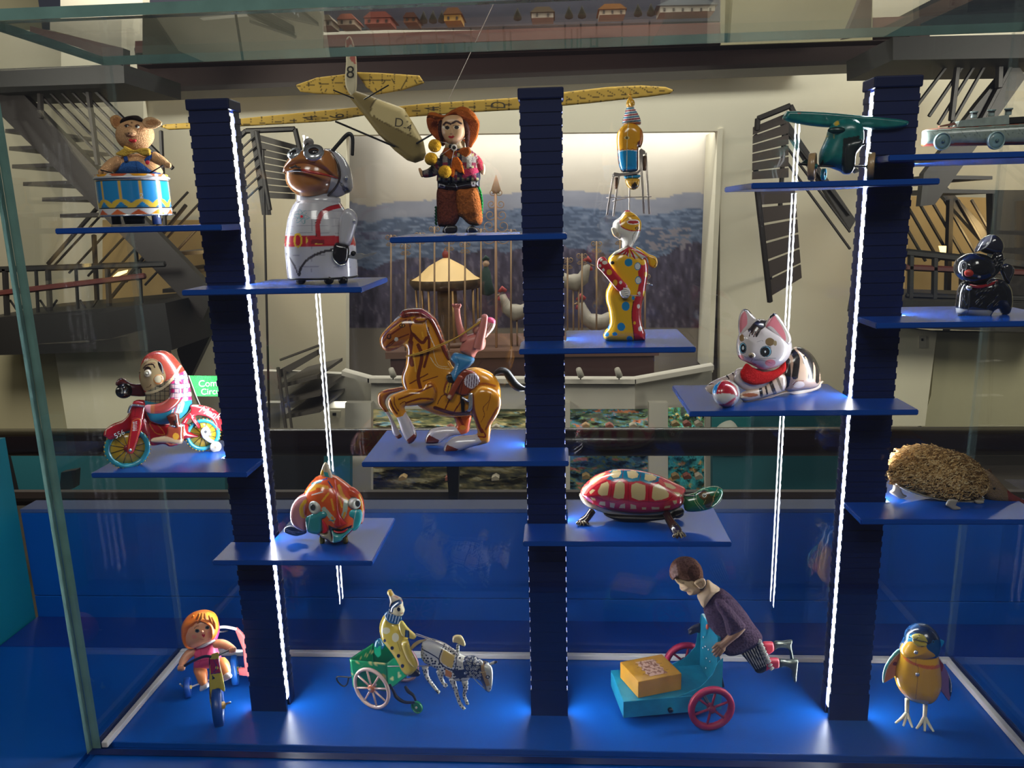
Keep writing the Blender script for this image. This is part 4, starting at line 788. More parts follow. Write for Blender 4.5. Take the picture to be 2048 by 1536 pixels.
T.puff('necktie', [(600, 650), (650, 640), (690, 690), (718, 810), (660, 790), (632, 770), (606, 850), (560, 800), (580, 720)], '#c8641c', w=-118, R=20, m=FELT, smooth_out=False)
T.tube('neck', [(622, 560, 0), (625, 490, 0)], [96, 90], '#d9bc8c', m=WOOD)
h = T.puff('face', [(495, 340), (510, 275), (560, 245), (640, 240), (690, 268), (708, 340), (718, 420), (690, 480), (650, 520), (605, 535), (555, 510), (510, 450), (496, 400)],
  ['#cfa578', ('line', [(515, 335), (540, 312), (582, 326)], 20, '#3a1c12'), ('line', [(600, 318), (640, 300), (682, 322)], 20, '#3a1c12'), ('ell', 545, 364, 32, 18, '#e2cba6'), ('ell', 640, 360, 34, 18, '#e2cba6'), ('ell', 550, 362, 22, 17, '#1c120e'), ('ell', 640, 359, 22, 17, '#1c120e'), ('ell', 512, 355, 10, 12, '#e8d9bc'),
   ('poly', [(555, 448), (575, 438), (590, 444), (605, 436), (622, 448), (600, 464), (575, 464)], '#b32026'), ('line', [(555, 344), (520, 350)], 4, '#2a1612'), ('line', [(606, 342), (680, 342)], 4, '#2a1612')], w=-70, R=80, m=PLA, step=4)
T.puff('nose', [(586, 365), (600, 368), (612, 415), (606, 428), (585, 430), (568, 424), (576, 405)], '#d0a678', w=-142, R=16, m=PLA, parent=h)
T.puff('hair', [(465, 320), (490, 285), (505, 320), (500, 400), (512, 500), (505, 545), (480, 470), (462, 400)], '#4a2a22', w=-30, R=30, m=FUR)
T.puff('hair', [(690, 280), (740, 310), (768, 400), (762, 500), (745, 560), (725, 530), (715, 420), (706, 330)], '#4c2c26', w=-30, R=30, m=FUR)
T.puff('hat_brim', [(352, 270), (375, 222), (430, 214), (520, 240), (600, 190), (700, 160), (790, 200), (840, 270), (860, 330), (840, 450), (800, 520), (770, 555), (700, 500), (560, 500), (505, 540), (440, 470), (380, 400), (355, 330)], ['#a8521f', ('line', [(848, 330), (835, 440), (790, 520)], 6, '#c46a2c')], w=50, R=16, m=FELT)
T.puff('hat_crown', [(352, 268), (372, 222), (410, 212), (460, 226), (525, 245), (580, 210), (640, 172), (700, 158), (780, 192), (835, 262), (850, 330), (790, 300), (720, 262), (640, 240), (580, 245), (520, 278), (450, 285), (390, 268)], ['#bb6224', ('line', [(570, 225), (640, 190), (760, 220)], 5, '#9c4a18')], w=-60, R=60, m=FELT)
for x, y in ((430, 535), (395, 662), (527, 786)): T.ball('juggling_ball', (x, y), (64, 64, 64), ['#e0a92c', ('line', [(x-10, y-60), (x+10, y), (x-10, y+60)], 5, '#bd861c')], w=-165, m=FELT, seg=(14, 10))
for p in ([(430, 490, -165), (520, 505, -160), (612, 530, -130)], [(450, 650, -165), (540, 590, -150), (612, 540, -130)], [(588, 740, -150), (600, 640, -150), (640, 520, -120), (720, 460, -90)]): T.tube('wire', p, 2.2, '#d8d0c4', m=STEEL)
T.ball('knob', (592, 542), (30, 24, 20), '#120d0c', w=-115, m=RUB); T.ball('neck_ring', (615, 552), (30, 32, 10), ['#d8d0c0', ('ell', 615, 552, 18, 20, '#1a1412')], w=-132, m=PLA)
# ================================================================== BALANCING CLOWN
T = Toy('balancing_clown', 'tall yellow and red tin clown balancing a chair with an upturned acrobat', 'toy', 1130, 400, 4.8, .812, (570, 1352), SZ['clown'])
YEL, REDC = '#e3ae1c', '#b5202a'
def Q(p): return [(a[0]*.9375, a[1]*.9375-1152)+tuple(a[2:]) for a in p]
L = [YEL, ('poly', [(762, 530), (800, 600), (805, 720), (775, 900), (748, 1000), (738, 1100), (748, 1200), (780, 1280), (775, 1360), (664, 1360), (655, 1250), (642, 1100), (655, 985), (690, 900), (712, 800), (700, 690), (740, 600)], REDC),
  ('line', [(656, 975), (641, 1100), (656, 1250), (668, 1352)], 8, '#4a1014'), ('line', [(462, 850), (440, 960), (470, 1100), (460, 1200), (415, 1290), (416, 1352)], 4, '#6b4a10')]
for x, y, a, b_ in ((610, 600, 38, 38), (583, 1020, 38, 44), (540, 1218, 38, 40), (400, 1290, 24, 22), (478, 1286, 25, 18), (620, 1332, 30, 26), (656, 942, 15, 20), (415, 1205, 14, 34)): L.append(('ell', x, y, a, b_, '#1d7fae'))
for x, y in ((697, 637), (703, 771)): L += [('ell', x, y, 31, 38, '#2a7ea6'), ('ell', x, y, 24, 30, '#e8e4d8'), ('ell', x, y, 20, 26, '#cfd4d6')]
for x, y, a, b_ in ((750, 595, 26, 30), (777, 715, 14, 28), (760, 900, 13, 30), (668, 1180, 13, 15)): L.append(('ell', x, y, a, b_, '#e0a820'))
for x, y, a, b_ in ((712, 895, 14, 16), (706, 1020, 14, 22), (722, 1236, 19, 24)): L.append(('ell', x, y, a, b_, '#e2dcd0'))
T.puff('body', [(415, 590), (430, 540), (520, 475), (650, 468), (760, 535), (792, 600), (800, 700), (782, 820), (770, 900), (742, 990), (732, 1100), (745, 1200), (770, 1270), (772, 1335), (740, 1352), (560, 1358), (400, 1350), (366, 1310), (378, 1265), (415, 1215), (428, 1150), (415, 1050), (392, 960), (394, 880), (430, 790), (436, 720), (420, 650)], L, w=0, R=110, k=.85, step=4.5)
rf = ['#dcd6c8']
for i, a_ in enumerate(np.linspace(155, 20, 15)):
    if i % 2: rf.append(('line', [(620, 455), (620+190*math.cos(math.radians(a_)), 455+170*math.sin(math.radians(a_)))], 17, REDC if i % 4 == 1 or a_ > 100 else '#d9a72a'))
T.puff('ruff', [(440, 545), (470, 500), (545, 462), (640, 452), (700, 472), (795, 545), (750, 560), (742, 585), (705, 560), (668, 588), (640, 555), (606, 568), (580, 530), (540, 528), (500, 520)], rf, w=-70, R=30, k=.8, smooth_out=False, step=4)
for q, d in (([(306, 612), (325, 560), (372, 543), (408, 580), (470, 670), (560, 775), (602, 826), (570, 872), (510, 876), (440, 800), (350, 692), (310, 650)], 0),):
    L = [REDC]
    for x, y, a, b_ in ((382, 600, 26, 18), (425, 693, 26, 28), (482, 794, 22, 30)): L.append(('ell', x, y, a, b_, '#e0a224' if y > 610 else '#ddd6c6'))
    for x, y in ((335, 630), (368, 672), (534, 792), (345, 575)): L.append(('ell', x, y, 14, 16, '#ddd6c6'))
    L.append(('line', [(582, 790), (600, 820), (585, 850)], 18, '#c98a9a'))
    a = T.puff('arm', q, L, w=-120, R=36, step=4.5)
    T.lathe('arm_pin', (455, 602, -75), [(0, -30), (16, -30), (16, 40), (0, 40)], '#222', DKMET, seg=12, axis=(0, 1, 0), parent=a)
    hd = T.puff('hand', [(524, 870), (560, 838), (606, 840), (628, 880), (620, 920), (590, 946), (550, 936), (528, 905)], '#cfc9bd', w=-130, R=24, parent=a)
    for i in range(4): T.tube('finger', [(560+8*i, 858+20*i-10, -152), (590+6*i, 868+18*i-10, -158), (614-2*i, 884+14*i-10, -150)], 8, '#d4cdc0', parent=a)
T.puff('arm', [(680, 452), (720, 462), (800, 515), (870, 545), (890, 590), (880, 640), (845, 656), (805, 625), (790, 560), (720, 510)], [YEL, ('line', [(850, 560), (878, 600), (850, 650)], 6, '#8a5a14')], w=15, R=28)
T.tube('rod', [(625, 915, -160), (725, 921, -160)], 5, '#aaa', m=STEEL); T.tube('winding_key', [(770, 800, 60), (838, 817, 60)], [6, 9], '#aaa', m=CHROME)
L = ['#ddd8cc', ('poly', [(522, 190), (570, 130), (600, 100), (660, 110), (735, 200), (730, 292), (660, 296), (600, 284), (540, 252)], '#dfa524'), ('line', [(526, 190), (540, 252), (600, 286), (660, 296), (728, 292)], 9, '#b5202a'), ('ell', 655, 212, 62, 26, '#f0e8d8'), ('ell', 655, 212, 52, 16, '#b02a2a'), ('line', [(560, 200), (610, 160), (680, 150)], 5, '#7a3a18'), ('ell', 690, 270, 17, 15, '#3a2414'), ('ell', 690, 270, 9, 8, '#c99a3a'), ('line', [(690, 285), (650, 350), (660, 420)], 4, '#6a6258'), ('line', [(500, 370), (560, 410), (575, 450)], 4, '#6a6258')]
h = T.puff('head', [(455, 262), (470, 205), (525, 165), (560, 120), (600, 106), (650, 120), (700, 160), (730, 208), (732, 270), (715, 340), (680, 395), (652, 440), (640, 468), (600, 476), (550, 462), (540, 400), (490, 365), (458, 320)], L, w=-10, R=100, k=.9, step=4)
T.puff('ear', [(443, 275), (470, 262), (510, 300), (538, 340), (530, 372), (495, 366), (460, 335)], ['#cfc5b4', ('line', [(447, 280), (452, 320), (480, 352)], 10, '#d29a24'), ('ell', 502, 332, 16, 24, '#b9a890')], w=-75, R=16, parent=h)
T.ball('nose', (600, 118), (32, 22, 26), ['#e0dad0', ('fn', lambda u, v: v < 112, '#c0303a')], w=-20, parent=h)
T.lathe('support_pin', (617, 125, -15), [(7, 0), (7, 380)], '#bbb', STEEL, seg=12)
# the chair
T.prism('seat', Q([(492, 962), (505, 945), (560, 955), (740, 940), (770, 915), (780, 930), (750, 960), (640, 975), (500, 985)]), -50, 60, '#a89c90', m=STEEL)
T.prism('chair_back', Q([(766, 720), (780, 700), (820, 726), (826, 752), (800, 758), (792, 930), (770, 925)]), -30, 50, '#a89c90', m=STEEL)
for a_, b_, w in (((497, 975), (430, 1385), -50), ((552, 985), (495, 1395), 40), ((772, 720), (810, 1368), -50), ((826, 745), (864, 1372), 40)):
    for dx in (-6, 6): T.tube('chair_leg', Q([(a_[0]+dx, a_[1], w), (b_[0]+dx, b_[1], w)]), 4.5, '#bbb', m=STEEL)
for a_, b_, w in (((425, 1205), (885, 1195), -50), ((485, 1245), (650, 1200), 40), ((640, 1200), (660, 1218), 0)): T.tube('crossbar', Q([(a_[0], a_[1], w), (b_[0], b_[1], w)]), 5, '#c9a890', m=STEEL)
for a_, b_ in (((527, 1000), (520, 1110)), ((816, 780), (814, 925))): T.tube('wooden_grip', Q([(a_[0], a_[1], 40), (b_[0], b_[1], 40)]), 17, '#6b4a30', m=WOOD)
# the acrobat, head down
L = ['#dd9a18', ('poly', Q([(500, 720), (820, 712), (820, 960), (500, 960)]), '#1a86bb'), ('poly', Q([(520, 700), (538, 700), (560, 900), (600, 945), (520, 945)]), '#8a4420'), ('poly', Q([(742, 640), (810, 560), (810, 960), (735, 950)]), '#7a3a1c'), ('poly', Q([(765, 500), (810, 500), (800, 660), (768, 690)]), '#c46e1c'),
  ('line', Q([(540, 705), (565, 722), (590, 708), (615, 720), (640, 702), (665, 716), (690, 704), (715, 716), (745, 708)]), 6, '#a8501c'), ('line', Q([(540, 738), (640, 716), (745, 728)]), 6, '#d8d4c4'), ('line', Q([(650, 445), (637, 600), (632, 945)]), 5, '#e6d9a8'), ('ell', *Q([(633, 592)])[0], 26, 16, '#d9c88c'), ('ell', *Q([(633, 592)])[0], 12, 14, '#6b5a30')]
ac = T.puff('acrobat_body', Q([(528, 600), (545, 520), (598, 462), (650, 440), (730, 455), (792, 520), (800, 620), (775, 690), (752, 705), (750, 880), (740, 930), (690, 944), (620, 946), (580, 940), (548, 860), (532, 700)]), L, w=-10, R=90, k=.9, step=4)
L = ['#dcd8cc']
for i in range(9): v0 = 275+i*22; L.append(('line', Q([(560, v0+8), (790, v0-26+i*1.5)]), 11, ('#b02a3c', '#2c7ea8')[i % 2]))
hb = T.puff('striped_shorts', Q([(585, 440), (600, 380), (628, 290), (660, 270), (705, 280), (750, 350), (775, 410), (770, 458), (690, 455), (600, 452)]), L, w=-10, R=70, step=3.5, parent=None)
T.lathe('gold_finial', Q([(668, 280, -10)])[0], [(30, 0), (38, 22), (32, 55), (16, 80), (6, 96), (5, 104), (18, 108), (18, 112), (5, 116), (7, 128), (1, 148)], '#dba22a', PLA, seg=24)
T.ball('shoe', Q([(684, 238)])[0][:2], (30, 40, 34), '#dca024', w=-30)
T.puff('acrobat_ruff', Q([(604, 985), (640, 968), (700, 965), (765, 970), (772, 990), (740, 1008), (660, 1012), (615, 1008)]), ['#2390c0', ('line', Q([(640, 980), (640, 1005)]), 5, '#d8e4e8'), ('line', Q([(690, 975), (690, 1008)]), 5, '#d8e4e8')], w=-15, R=24)
T.puff('acrobat_head', Q([(622, 1015), (690, 1005), (760, 1012), (762, 1060), (745, 1105), (700, 1125), (660, 1110), (628, 1070)]), ['#d9a02a', ('poly', Q([(680, 1080), (715, 1040), (750, 1090), (715, 1120), (680, 1115)]), '#3a2a1c'), ('line', Q([(690, 1015), (680, 1100)]), 4, '#7a4a1c')], w=-10, R=50)
rg = T.lathe('mount_ring', (570, 1352, 0), [(245, -4), (252, 3), (240, 3), (236, -4)], '#0c0c10', mat('mount_black', '#0b0b10', .6), seg=48, ez=1)
# ================================================================== TEAL AEROPLANE
T = Toy('toy_aeroplane', 'worn teal tin aeroplane with two big wheels on the upper right shelf', 'toy', 1430, 120, 3.314, .815, (830, 800), SZ['plane'])
TL = '#0f6f6a'
T.puff('wing', [(455, 395), (470, 345), (500, 338), (700, 345), (900, 362), (1100, 380), (1230, 395), (1275, 410), (1255, 445), (1150, 462), (980, 462), (900, 448), (720, 446), (560, 425)], [TL, ('line', [(470, 350), (455, 395)], 14, '#12332f'), ('fn', lambda u, v: (v > 400) & (u > 480) & (u < 760), '#127a72'), ('ell', 1010, 420, 40, 8, '#4f8f8c'), ('ell', 560, 352, 12, 5, '#7a3a30')], w=20, R=22, k=2.2, m=TINW)
b = T.puff('fuselage', [(700, 600), (735, 520), (752, 465), (790, 410), (860, 385), (930, 395), (972, 440), (982, 510), (970, 570), (935, 620), (905, 640), (915, 700), (900, 745), (860, 758), (830, 740), (760, 715), (700, 700), (690, 650)], [TL, ('ell', 806, 417, 17, 18, '#cda830'), ('line', [(735, 480), (740, 520)], 5, '#b8a040'), ('line', [(785, 490), (790, 520)], 5, '#b8a040'), ('poly', [(700, 580), (760, 520), (690, 700), (680, 640)], '#4a8a9a'), ('poly', [(850, 520), (960, 500), (930, 640), (900, 750), (835, 745)], '#1a2422')], w=-20, R=95, m=TINW)
T.puff('engine_cowl', [(862, 545), (960, 520), (978, 560), (935, 620), (925, 700), (900, 752), (850, 745), (840, 640)], ['#1c2624', ('line', [(870, 560), (940, 560)], 5, '#2f4a48')], w=-90, R=40, m=TINW, parent=b)
T.ball('air_intake', (808, 466), (62, 24, 22), '#08302e', w=-100, m=TINW, parent=b)
T.tube('axle', [(560, 688, -60), (700, 702, -60), (1030, 706, -60)], 7, '#14201e', m=DKMET); T.prism('tail_skid', [(565, 690), (600, 660), (660, 660), (660, 690), (600, 695)], 0, 20, '#14302e', m=TINW)
for p, q in (((770, 580, -60), (700, 700, -60)), ((820, 560, -70), (780, 700, -60)), ((900, 600, -60), (990, 555, -60))): T.tube('strut', [p, q], 8, '#1c3a36', m=DKMET)
for x in (644, 1034): T.wheel('wheel', (x, 706), 91, -60, 46, ('#b59468', '#2a8580', '#2a8580', '#12605c'), axis=(.93, -.37, 0), spokes=0, m=TINW, disc=True, rim=.16)
T.wheel('tail_wheel', (720, 758), 40, 60, 26, ('#1a8a9c', '#2aa0ae', '#2a8580', '#12605c'), axis=(.85, -.5, 0), spokes=0, m=TINW, disc=True)
T.prism('propeller', [(905, 735), (935, 715), (965, 738), (925, 752)], -30, -20, '#b5b0a8', m=CHROME)
# ================================================================== GREY SHIP ON WHEELS
T = Toy('toy_ship', 'grey green tin ocean liner on four spoked wheels with three funnels', 'toy', 1430, 120, 3.314, .815, (1870, 597), SZ['ship'], ax=-.00002)
L = ['#8d998e', ('line', [(1375, 566), (1700, 562), (2400, 545)], 26, '#c4552c'), ('line', [(1375, 462), (1490, 452), (2400, 398)], 10, '#b5532e'), ('line', [(1380, 476), (1600, 462), (2400, 418)], 5, '#4b524a')]
for i in range(26): L.append(('ell', 1400+i*36, 505-i*1.6+(8 if i % 2 else 0), 3, 3, '#4b524a'))
for i in range(9): L.append(('line', [(1440+i*95, 478-i*4), (1475+i*95, 520-i*4)], 3, '#5e675e'))
T.puff('hull', [(1370, 572), (1376, 470), (1400, 460), (1490, 450), (1900, 425), (2320, 400), (2350, 470), (2330, 556), (1900, 566), (1560, 572)], L, w=0, R=55, k=1.0, smooth_out=False, m=TINW)
L = ['#9aa59a']
for i in range(12): L += [('line', [(1790+i*14, 394-i*1), (1790+i*14, 412-i*1)], 6, '#3b423c')]
for i in range(3): L.append(('ell', 1632+i*28, 414-i*3, 4, 5, '#2d332e'))
T.prism('superstructure', [(1605, 444), (1622, 402), (1650, 398), (1950, 362), (1950, 425), (1900, 428)], -30, 40, L, m=TINW); T.prism('upper_deck', [(1950, 380), (2080, 372), (2080, 412), (1950, 420)], -30, 40, '#23211e', m=TINW)
T.prism('deck_rail', [(1490, 436), (1590, 412), (1600, 430), (1490, 444)], -20, 10, '#8a5a48', m=TINW)
for x, y in ((1714, 384), (1830, 372), (1942, 364)):
    fn_ = T.lathe('funnel', (x, y, 0), [(20, 0), (20, 30), (26, 34), (27, 42), (18, 42)], ['#93a5a0', ('fn', lambda u, v, y=y: (v < y-22) & (v > y-34), '#2c302e')], m=TINW, seg=24, sub=4)
for x, y, r in ((1506, 540, 58), (1862, 534, 60)):
    for w in (-75, 75): T.wheel('wheel', (x, y), r, w, 26, ('#8fa8a6', '#7c9a9a', '#6c8c8c', '#5b7474'), axis=(.15, -1, 0), spokes=0, m=TINW, disc=True, rim=.14)
for w in (-75, 75): T.wheel('wheel', (2260, 522), 60, w, 26, ('#8fa8a6', '#7c9a9a', '#6c8c8c', '#5b7474'), axis=(.15, -1, 0), spokes=0, m=TINW, disc=True, rim=.14)
# ================================================================== BLACK DOG
T = Toy('tin_dog', 'black glossy tin dog wearing a cap and red collar on the right shelf', 'toy', 1850, 440, 6.4, .815, (650, 1265), SZ['dog'])
BK = '#17171a'; GB = mat('black_tin', None, .14, 0, 1)
T.puff('body', [(402, 1180), (408, 1020), (430, 880), (500, 790), (700, 770), (880, 740), (1000, 770), (1080, 860), (1105, 980), (1100, 1100), (1060, 1200), (990, 1200), (940, 1140), (870, 1165), (800, 1262), (700, 1268), (560, 1240), (470, 1215)], [BK, ('poly', [(395, 1125), (560, 1150), (800, 1150), (870, 1170), (800, 1270), (540, 1240), (395, 1200)], '#8e8f8c'), ('line', [(562, 800), (570, 1000), (560, 1120), (545, 1210)], 5, '#4a4a4c')], w=0, R=150, k=.9, m=GB, step=8)
h = T.puff('head', [(382, 610), (410, 520), (480, 462), (580, 420), (720, 430), (820, 470), (870, 560), (880, 650), (830, 735), (740, 790), (620, 812), (520, 790), (440, 745), (392, 680)], [BK, ('ell', 497, 585, 42, 55, '#6d6e6e'), ('ell', 497, 585, 32, 44, '#2a2a2c')], w=-40, R=190, m=GB, step=8)
T.puff('muzzle', [(470, 640), (520, 600), (600, 600), (700, 640), (740, 700), (700, 770), (600, 795), (520, 775), (470, 720)], BK, w=-150, R=80, k=.6, m=GB, parent=h)
T.ball('nose', (562, 680), (60, 48, 30), '#a8301f', w=-205, m=PLA, parent=h); T.ball('eye', (692, 722), (24, 22, 14), '#a9a49c', w=-200, m=PLA, parent=h)
T.puff('cap', [(640, 410), (668, 335), (720, 255), (800, 198), (870, 184), (940, 215), (988, 290), (990, 370), (960, 430), (880, 450), (780, 430), (700, 400)], ['#2a2a34', ('line', [(860, 186), (835, 270), (780, 340), (700, 395)], 12, '#c9c9c4'), ('poly', [(668, 335), (800, 198), (860, 186), (830, 270), (760, 320)], '#6a6a6e')], w=-30, R=110, m=GB)
T.puff('ear', [(860, 470), (920, 420), (985, 420), (1000, 500), (975, 610), (910, 700), (850, 730), (840, 600)], BK, w=-70, R=60, m=GB)
T.puff('tail', [(960, 640), (985, 580), (1050, 553), (1120, 590), (1140, 650), (1110, 740), (1070, 820), (1020, 780), (985, 710)], ['#2c2c30', ('line', [(1120, 600), (1125, 660), (1090, 740)], 8, '#55555a')], w=20, R=50, m=GB)
T.tube('collar', [(575, 838, -150), (700, 856, -165), (830, 826, -140), (930, 780, -90)], [20, 22, 22, 18], '#8e1c22', m=GB, flat=.6)
bl = T.ball('bell', (565, 868), (38, 36, 30), '#bbb', w=-165, m=CHROME)
g = []
for i in range(46):
    x = rng.uniform(640, 1060); y = rng.uniform(800, 1120) if i < 34 else rng.uniform(470, 640); x = x if i < 34 else rng.uniform(850, 985); l = rng.uniform(50, 100); dp = -160 if i < 34 else -142
    fall = ((x-720)/400)**2*110 if i < 34 else 0
    P_ = [T.M([x+l*.8*t-10*math.sin(3*t)], [y-l*.75*t], dp+fall, dp+fall)[0] for t in (0, .5, 1)]; g.append(tube_geo(P_, np.array([2, 11, 2])*T.mpp, 6))
for i in range(16):
    x = rng.uniform(415, 540); y = rng.uniform(800, 1100); P_ = [T.M([x+6*math.sin(4*t)], [y+50*t], -90-(x-415)*.35, -90)[0] for t in (0, .5, 1)]; g.append(tube_geo(P_, np.array([2, 8, 2])*T.mpp, 6))
v, f = join(g); o = T.fin('embossed_fur', v, f, GB, BK); o['kind'] = 'stuff'
T.lathe('wheel', (440, 1240, -60), [(0, -16), (30, -16), (30, 16), (0, 16)], '#15151a', RUB, seg=16, axis=(.3, 1, 0)); T.lathe('foot_peg', (692, 1292, -60), [(0, 0), (10, 0), (10, 40)], '#ccc', CHROME, seg=10)
T.tube('hind_foot', [(1020, 1150, 0), (1030, 1190, -10), (1000, 1205, -20)], [34, 30, 22], BK, m=GB)
# ================================================================== TABBY CAT WITH BALL
T = Toy('tin_cat', 'white and black striped tin cat lying with a red scarf behind a beach ball', 'toy', 1400, 580, 5.69, .818, (700, 1280), SZ['cat'], ax=.000058)
STR = []
for p, wd in (([(1040, 690), (1100, 780), (1080, 980)], 75), ([(1130, 660), (1250, 780), (1260, 1000)], 60), ([(1230, 690), (1330, 860), (1335, 1040)], 45), ([(990, 800), (1000, 960), (980, 1080)], 70), ([(1180, 760), (1190, 830)], 30)): STR.append(('line', p, wd, '#221e1c'))
T.puff('body', [(930, 860), (970, 760), (1040, 680), (1100, 645), (1180, 660), (1270, 730), (1330, 830), (1362, 950), (1360, 1050), (1300, 1110), (1150, 1140), (980, 1150), (930, 1050), (900, 950)], ['#b99a80']+STR+[('ell', 1120, 1075, 70, 40, '#d5c4b4'), ('line', [(1060, 1080), (1100, 1040), (1180, 1035)], 10, '#8a5540')], w=20, R=170, k=1.0, step=6)
T.puff('tin_base', [(60, 1110), (200, 1080), (430, 1230), (560, 1225), (960, 1150), (1375, 1035), (1380, 1065), (1340, 1130), (1100, 1200), (960, 1180), (600, 1300), (500, 1290), (430, 1220), (140, 1190)], ['#cdb9a4', ('line', [(440, 1235), (700, 1215), (1000, 1135), (1370, 1045)], 8, '#e3c49c')], w=0, R=26, k=1.5)
T.puff('foreleg', [(62, 1115), (110, 1060), (200, 1010), (330, 960), (450, 900), (520, 960), (470, 1050), (330, 1080), (200, 1110), (140, 1160), (90, 1150)], ['#c9b8ae', ('line', [(300, 970), (330, 1010)], 18, '#2a2422'), ('line', [(370, 945), (400, 990)], 18, '#2a2422'), ('ell', 130, 1090, 40, 26, '#7a4030'), ('ell', 110, 1075, 16, 9, '#2a2422')], w=70, R=60)
T.puff('chest', [(420, 900), (560, 880), (800, 900), (960, 960), (940, 1080), (800, 1130), (560, 1150), (440, 1100), (380, 1020)], '#cfc4c0', w=10, R=90, step=7)
T.puff('foreleg', [(445, 1215), (490, 1160), (600, 1130), (720, 1100), (820, 1010), (880, 960), (960, 960), (985, 1040), (960, 1130), (860, 1180), (700, 1225), (540, 1260), (470, 1245)], ['#cdb8a6', ('line', [(690, 1120), (700, 1200)], 36, '#2a2422'), ('line', [(745, 1090), (765, 1180)], 22, '#2a2422'), ('line', [(800, 1040), (850, 1170)], 44, '#3a302a'), ('line', [(870, 980), (930, 1130)], 30, '#7a6a58'), ('ell', 570, 1195, 90, 22, '#9c5a3a')], w=-75, R=70)
L = ['#d3c9c6', ('poly', [(600, 280), (700, 340), (770, 350), (740, 420), (690, 460), (640, 540), (620, 480), (590, 520), (575, 460), (555, 480), (545, 420), (600, 360)], '#2e2624', 1), ('line', [(590, 450), (560, 525)], 12, '#3a2a26'), ('line', [(650, 440), (612, 530)], 14, '#3a2a26'), ('line', [(700, 420), (660, 500)], 12, '#3a2a26'), ('line', [(620, 300), (680, 350)], 10, '#d3c9c6'), ('line', [(590, 500), (640, 420)], 8, '#7a5a50'), ('line', [(615, 520), (670, 440)], 7, '#8a6a60'),
  ('ell', 475, 545, 28, 42, '#8a6a3c'), ('ell', 795, 590, 52, 46, '#7a603a'), ('ell', 855, 605, 20, 30, '#94805c'), ('ell', 488, 662, 42, 64, '#3a3a3c'), ('ell', 486, 660, 37, 58, '#6fa9c4'), ('ell', 490, 664, 30, 50, '#1c1c1e'), ('ell', 490, 660, 12, 22, '#d8e2e6'),
  ('ell', 748, 700, 66, 64, '#2a2a2c'), ('ell', 748, 700, 60, 58, '#78b0cc'), ('ell', 742, 702, 52, 54, '#18181a'), ('ell', 742, 702, 9, 12, '#e8ecee'), ('line', [(785, 650), (765, 620)], 4, '#1c1c1e'), ('line', [(798, 655), (785, 620)], 4, '#1c1c1e'), ('line', [(808, 665), (800, 628)], 4, '#1c1c1e'),
  ('ell', 460, 770, 40, 34, '#d98a8a'), ('ell', 800, 830, 60, 42, '#d97a7c'), ('line', [(490, 790), (560, 830), (640, 850)], 8, '#c2787c'), ('line', [(600, 790), (580, 815), (640, 845)], 4, '#5a4644'), ('line', [(610, 795), (740, 780), (865, 775)], 3.5, '#3a302e'), ('line', [(610, 800), (740, 806), (820, 840)], 3.5, '#3a302e'), ('line', [(440, 710), (530, 770)], 3, '#3a302e'), ('line', [(650, 590), (700, 575), (720, 585)], 3, '#3a302e')]
h = T.puff('head', [(418, 690), (425, 580), (455, 490), (540, 420), (600, 350), (700, 330), (800, 360), (920, 420), (1010, 520), (1040, 620), (1025, 720), (975, 800), (900, 860), (800, 895), (700, 905), (620, 870), (540, 830), (450, 780)], L, w=-70, R=180, k=.9, step=4.5)
e = T.puff('ear', [(436, 440), (436, 350), (455, 270), (490, 218), (545, 222), (590, 270), (640, 330), (620, 400), (540, 470), (460, 530)], ['#d0c4be', ('poly', [(450, 440), (452, 350), (480, 265), (512, 248), (535, 300), (535, 390), (495, 440), (460, 490)], '#d98088', 1), ('poly', [(480, 215), (550, 225), (600, 280), (560, 260), (500, 232)], '#2a2422')], w=-90, R=40, step=4.5, parent=h)
e = T.puff('ear', [(735, 410), (780, 320), (830, 265), (880, 275), (940, 350), (1000, 450), (1040, 560), (1000, 620), (900, 580), (780, 470)], ['#cfc3b8', ('poly', [(748, 430), (790, 330), (842, 292), (890, 350), (950, 450), (978, 545), (960, 580), (900, 520), (800, 440)], '#dc7f88', 1), ('poly', [(760, 440), (820, 420), (930, 540), (960, 580), (860, 580)], '#cfc5c2', 1), ('poly', [(790, 300), (835, 260), (880, 270), (850, 290), (800, 330)], '#2a2422')], w=-195, R=40, step=4.5, parent=h)
T.ball('nose', (592, 742), (42, 36, 26), ['#9c8a6c', ('ell', 580, 756, 20, 18, '#4a3a30')], w=-235, parent=h)
T.puff('scarf', [(458, 950), (480, 900), (530, 835), (600, 880), (700, 925), (800, 925), (900, 880), (960, 800), (978, 850), (970, 920), (900, 980), (800, 1040), (700, 1072), (600, 1078), (520, 1050), (475, 1010)], '#cf2222', w=-110, R=50, m=FELT)
L = ['#dcdad6', ('poly', [(185, 1180), (200, 1110), (235, 1040), (290, 1020), (360, 1060), (420, 1120), (430, 1210), (370, 1185), (260, 1178)], '#b81428', 1), ('poly', [(150, 1120), (180, 1070), (240, 1035), (210, 1090), (180, 1175), (148, 1170)], '#1b8ccc', 1), ('poly', [(215, 1305), (300, 1290), (400, 1220), (410, 1240), (340, 1340), (250, 1345)], '#b81428', 1), ('line', [(250, 1035), (200, 1110), (185, 1200), (210, 1300)], 5, '#e8e4e0')]
T.ball('beach_ball', (298, 1178), (156, 156, 156), L, w=-110, seg=(72, 48)); T.tube('wire', [(440, 1195, -110), (500, 1200, -80)], 8, '#777', m=STEEL)
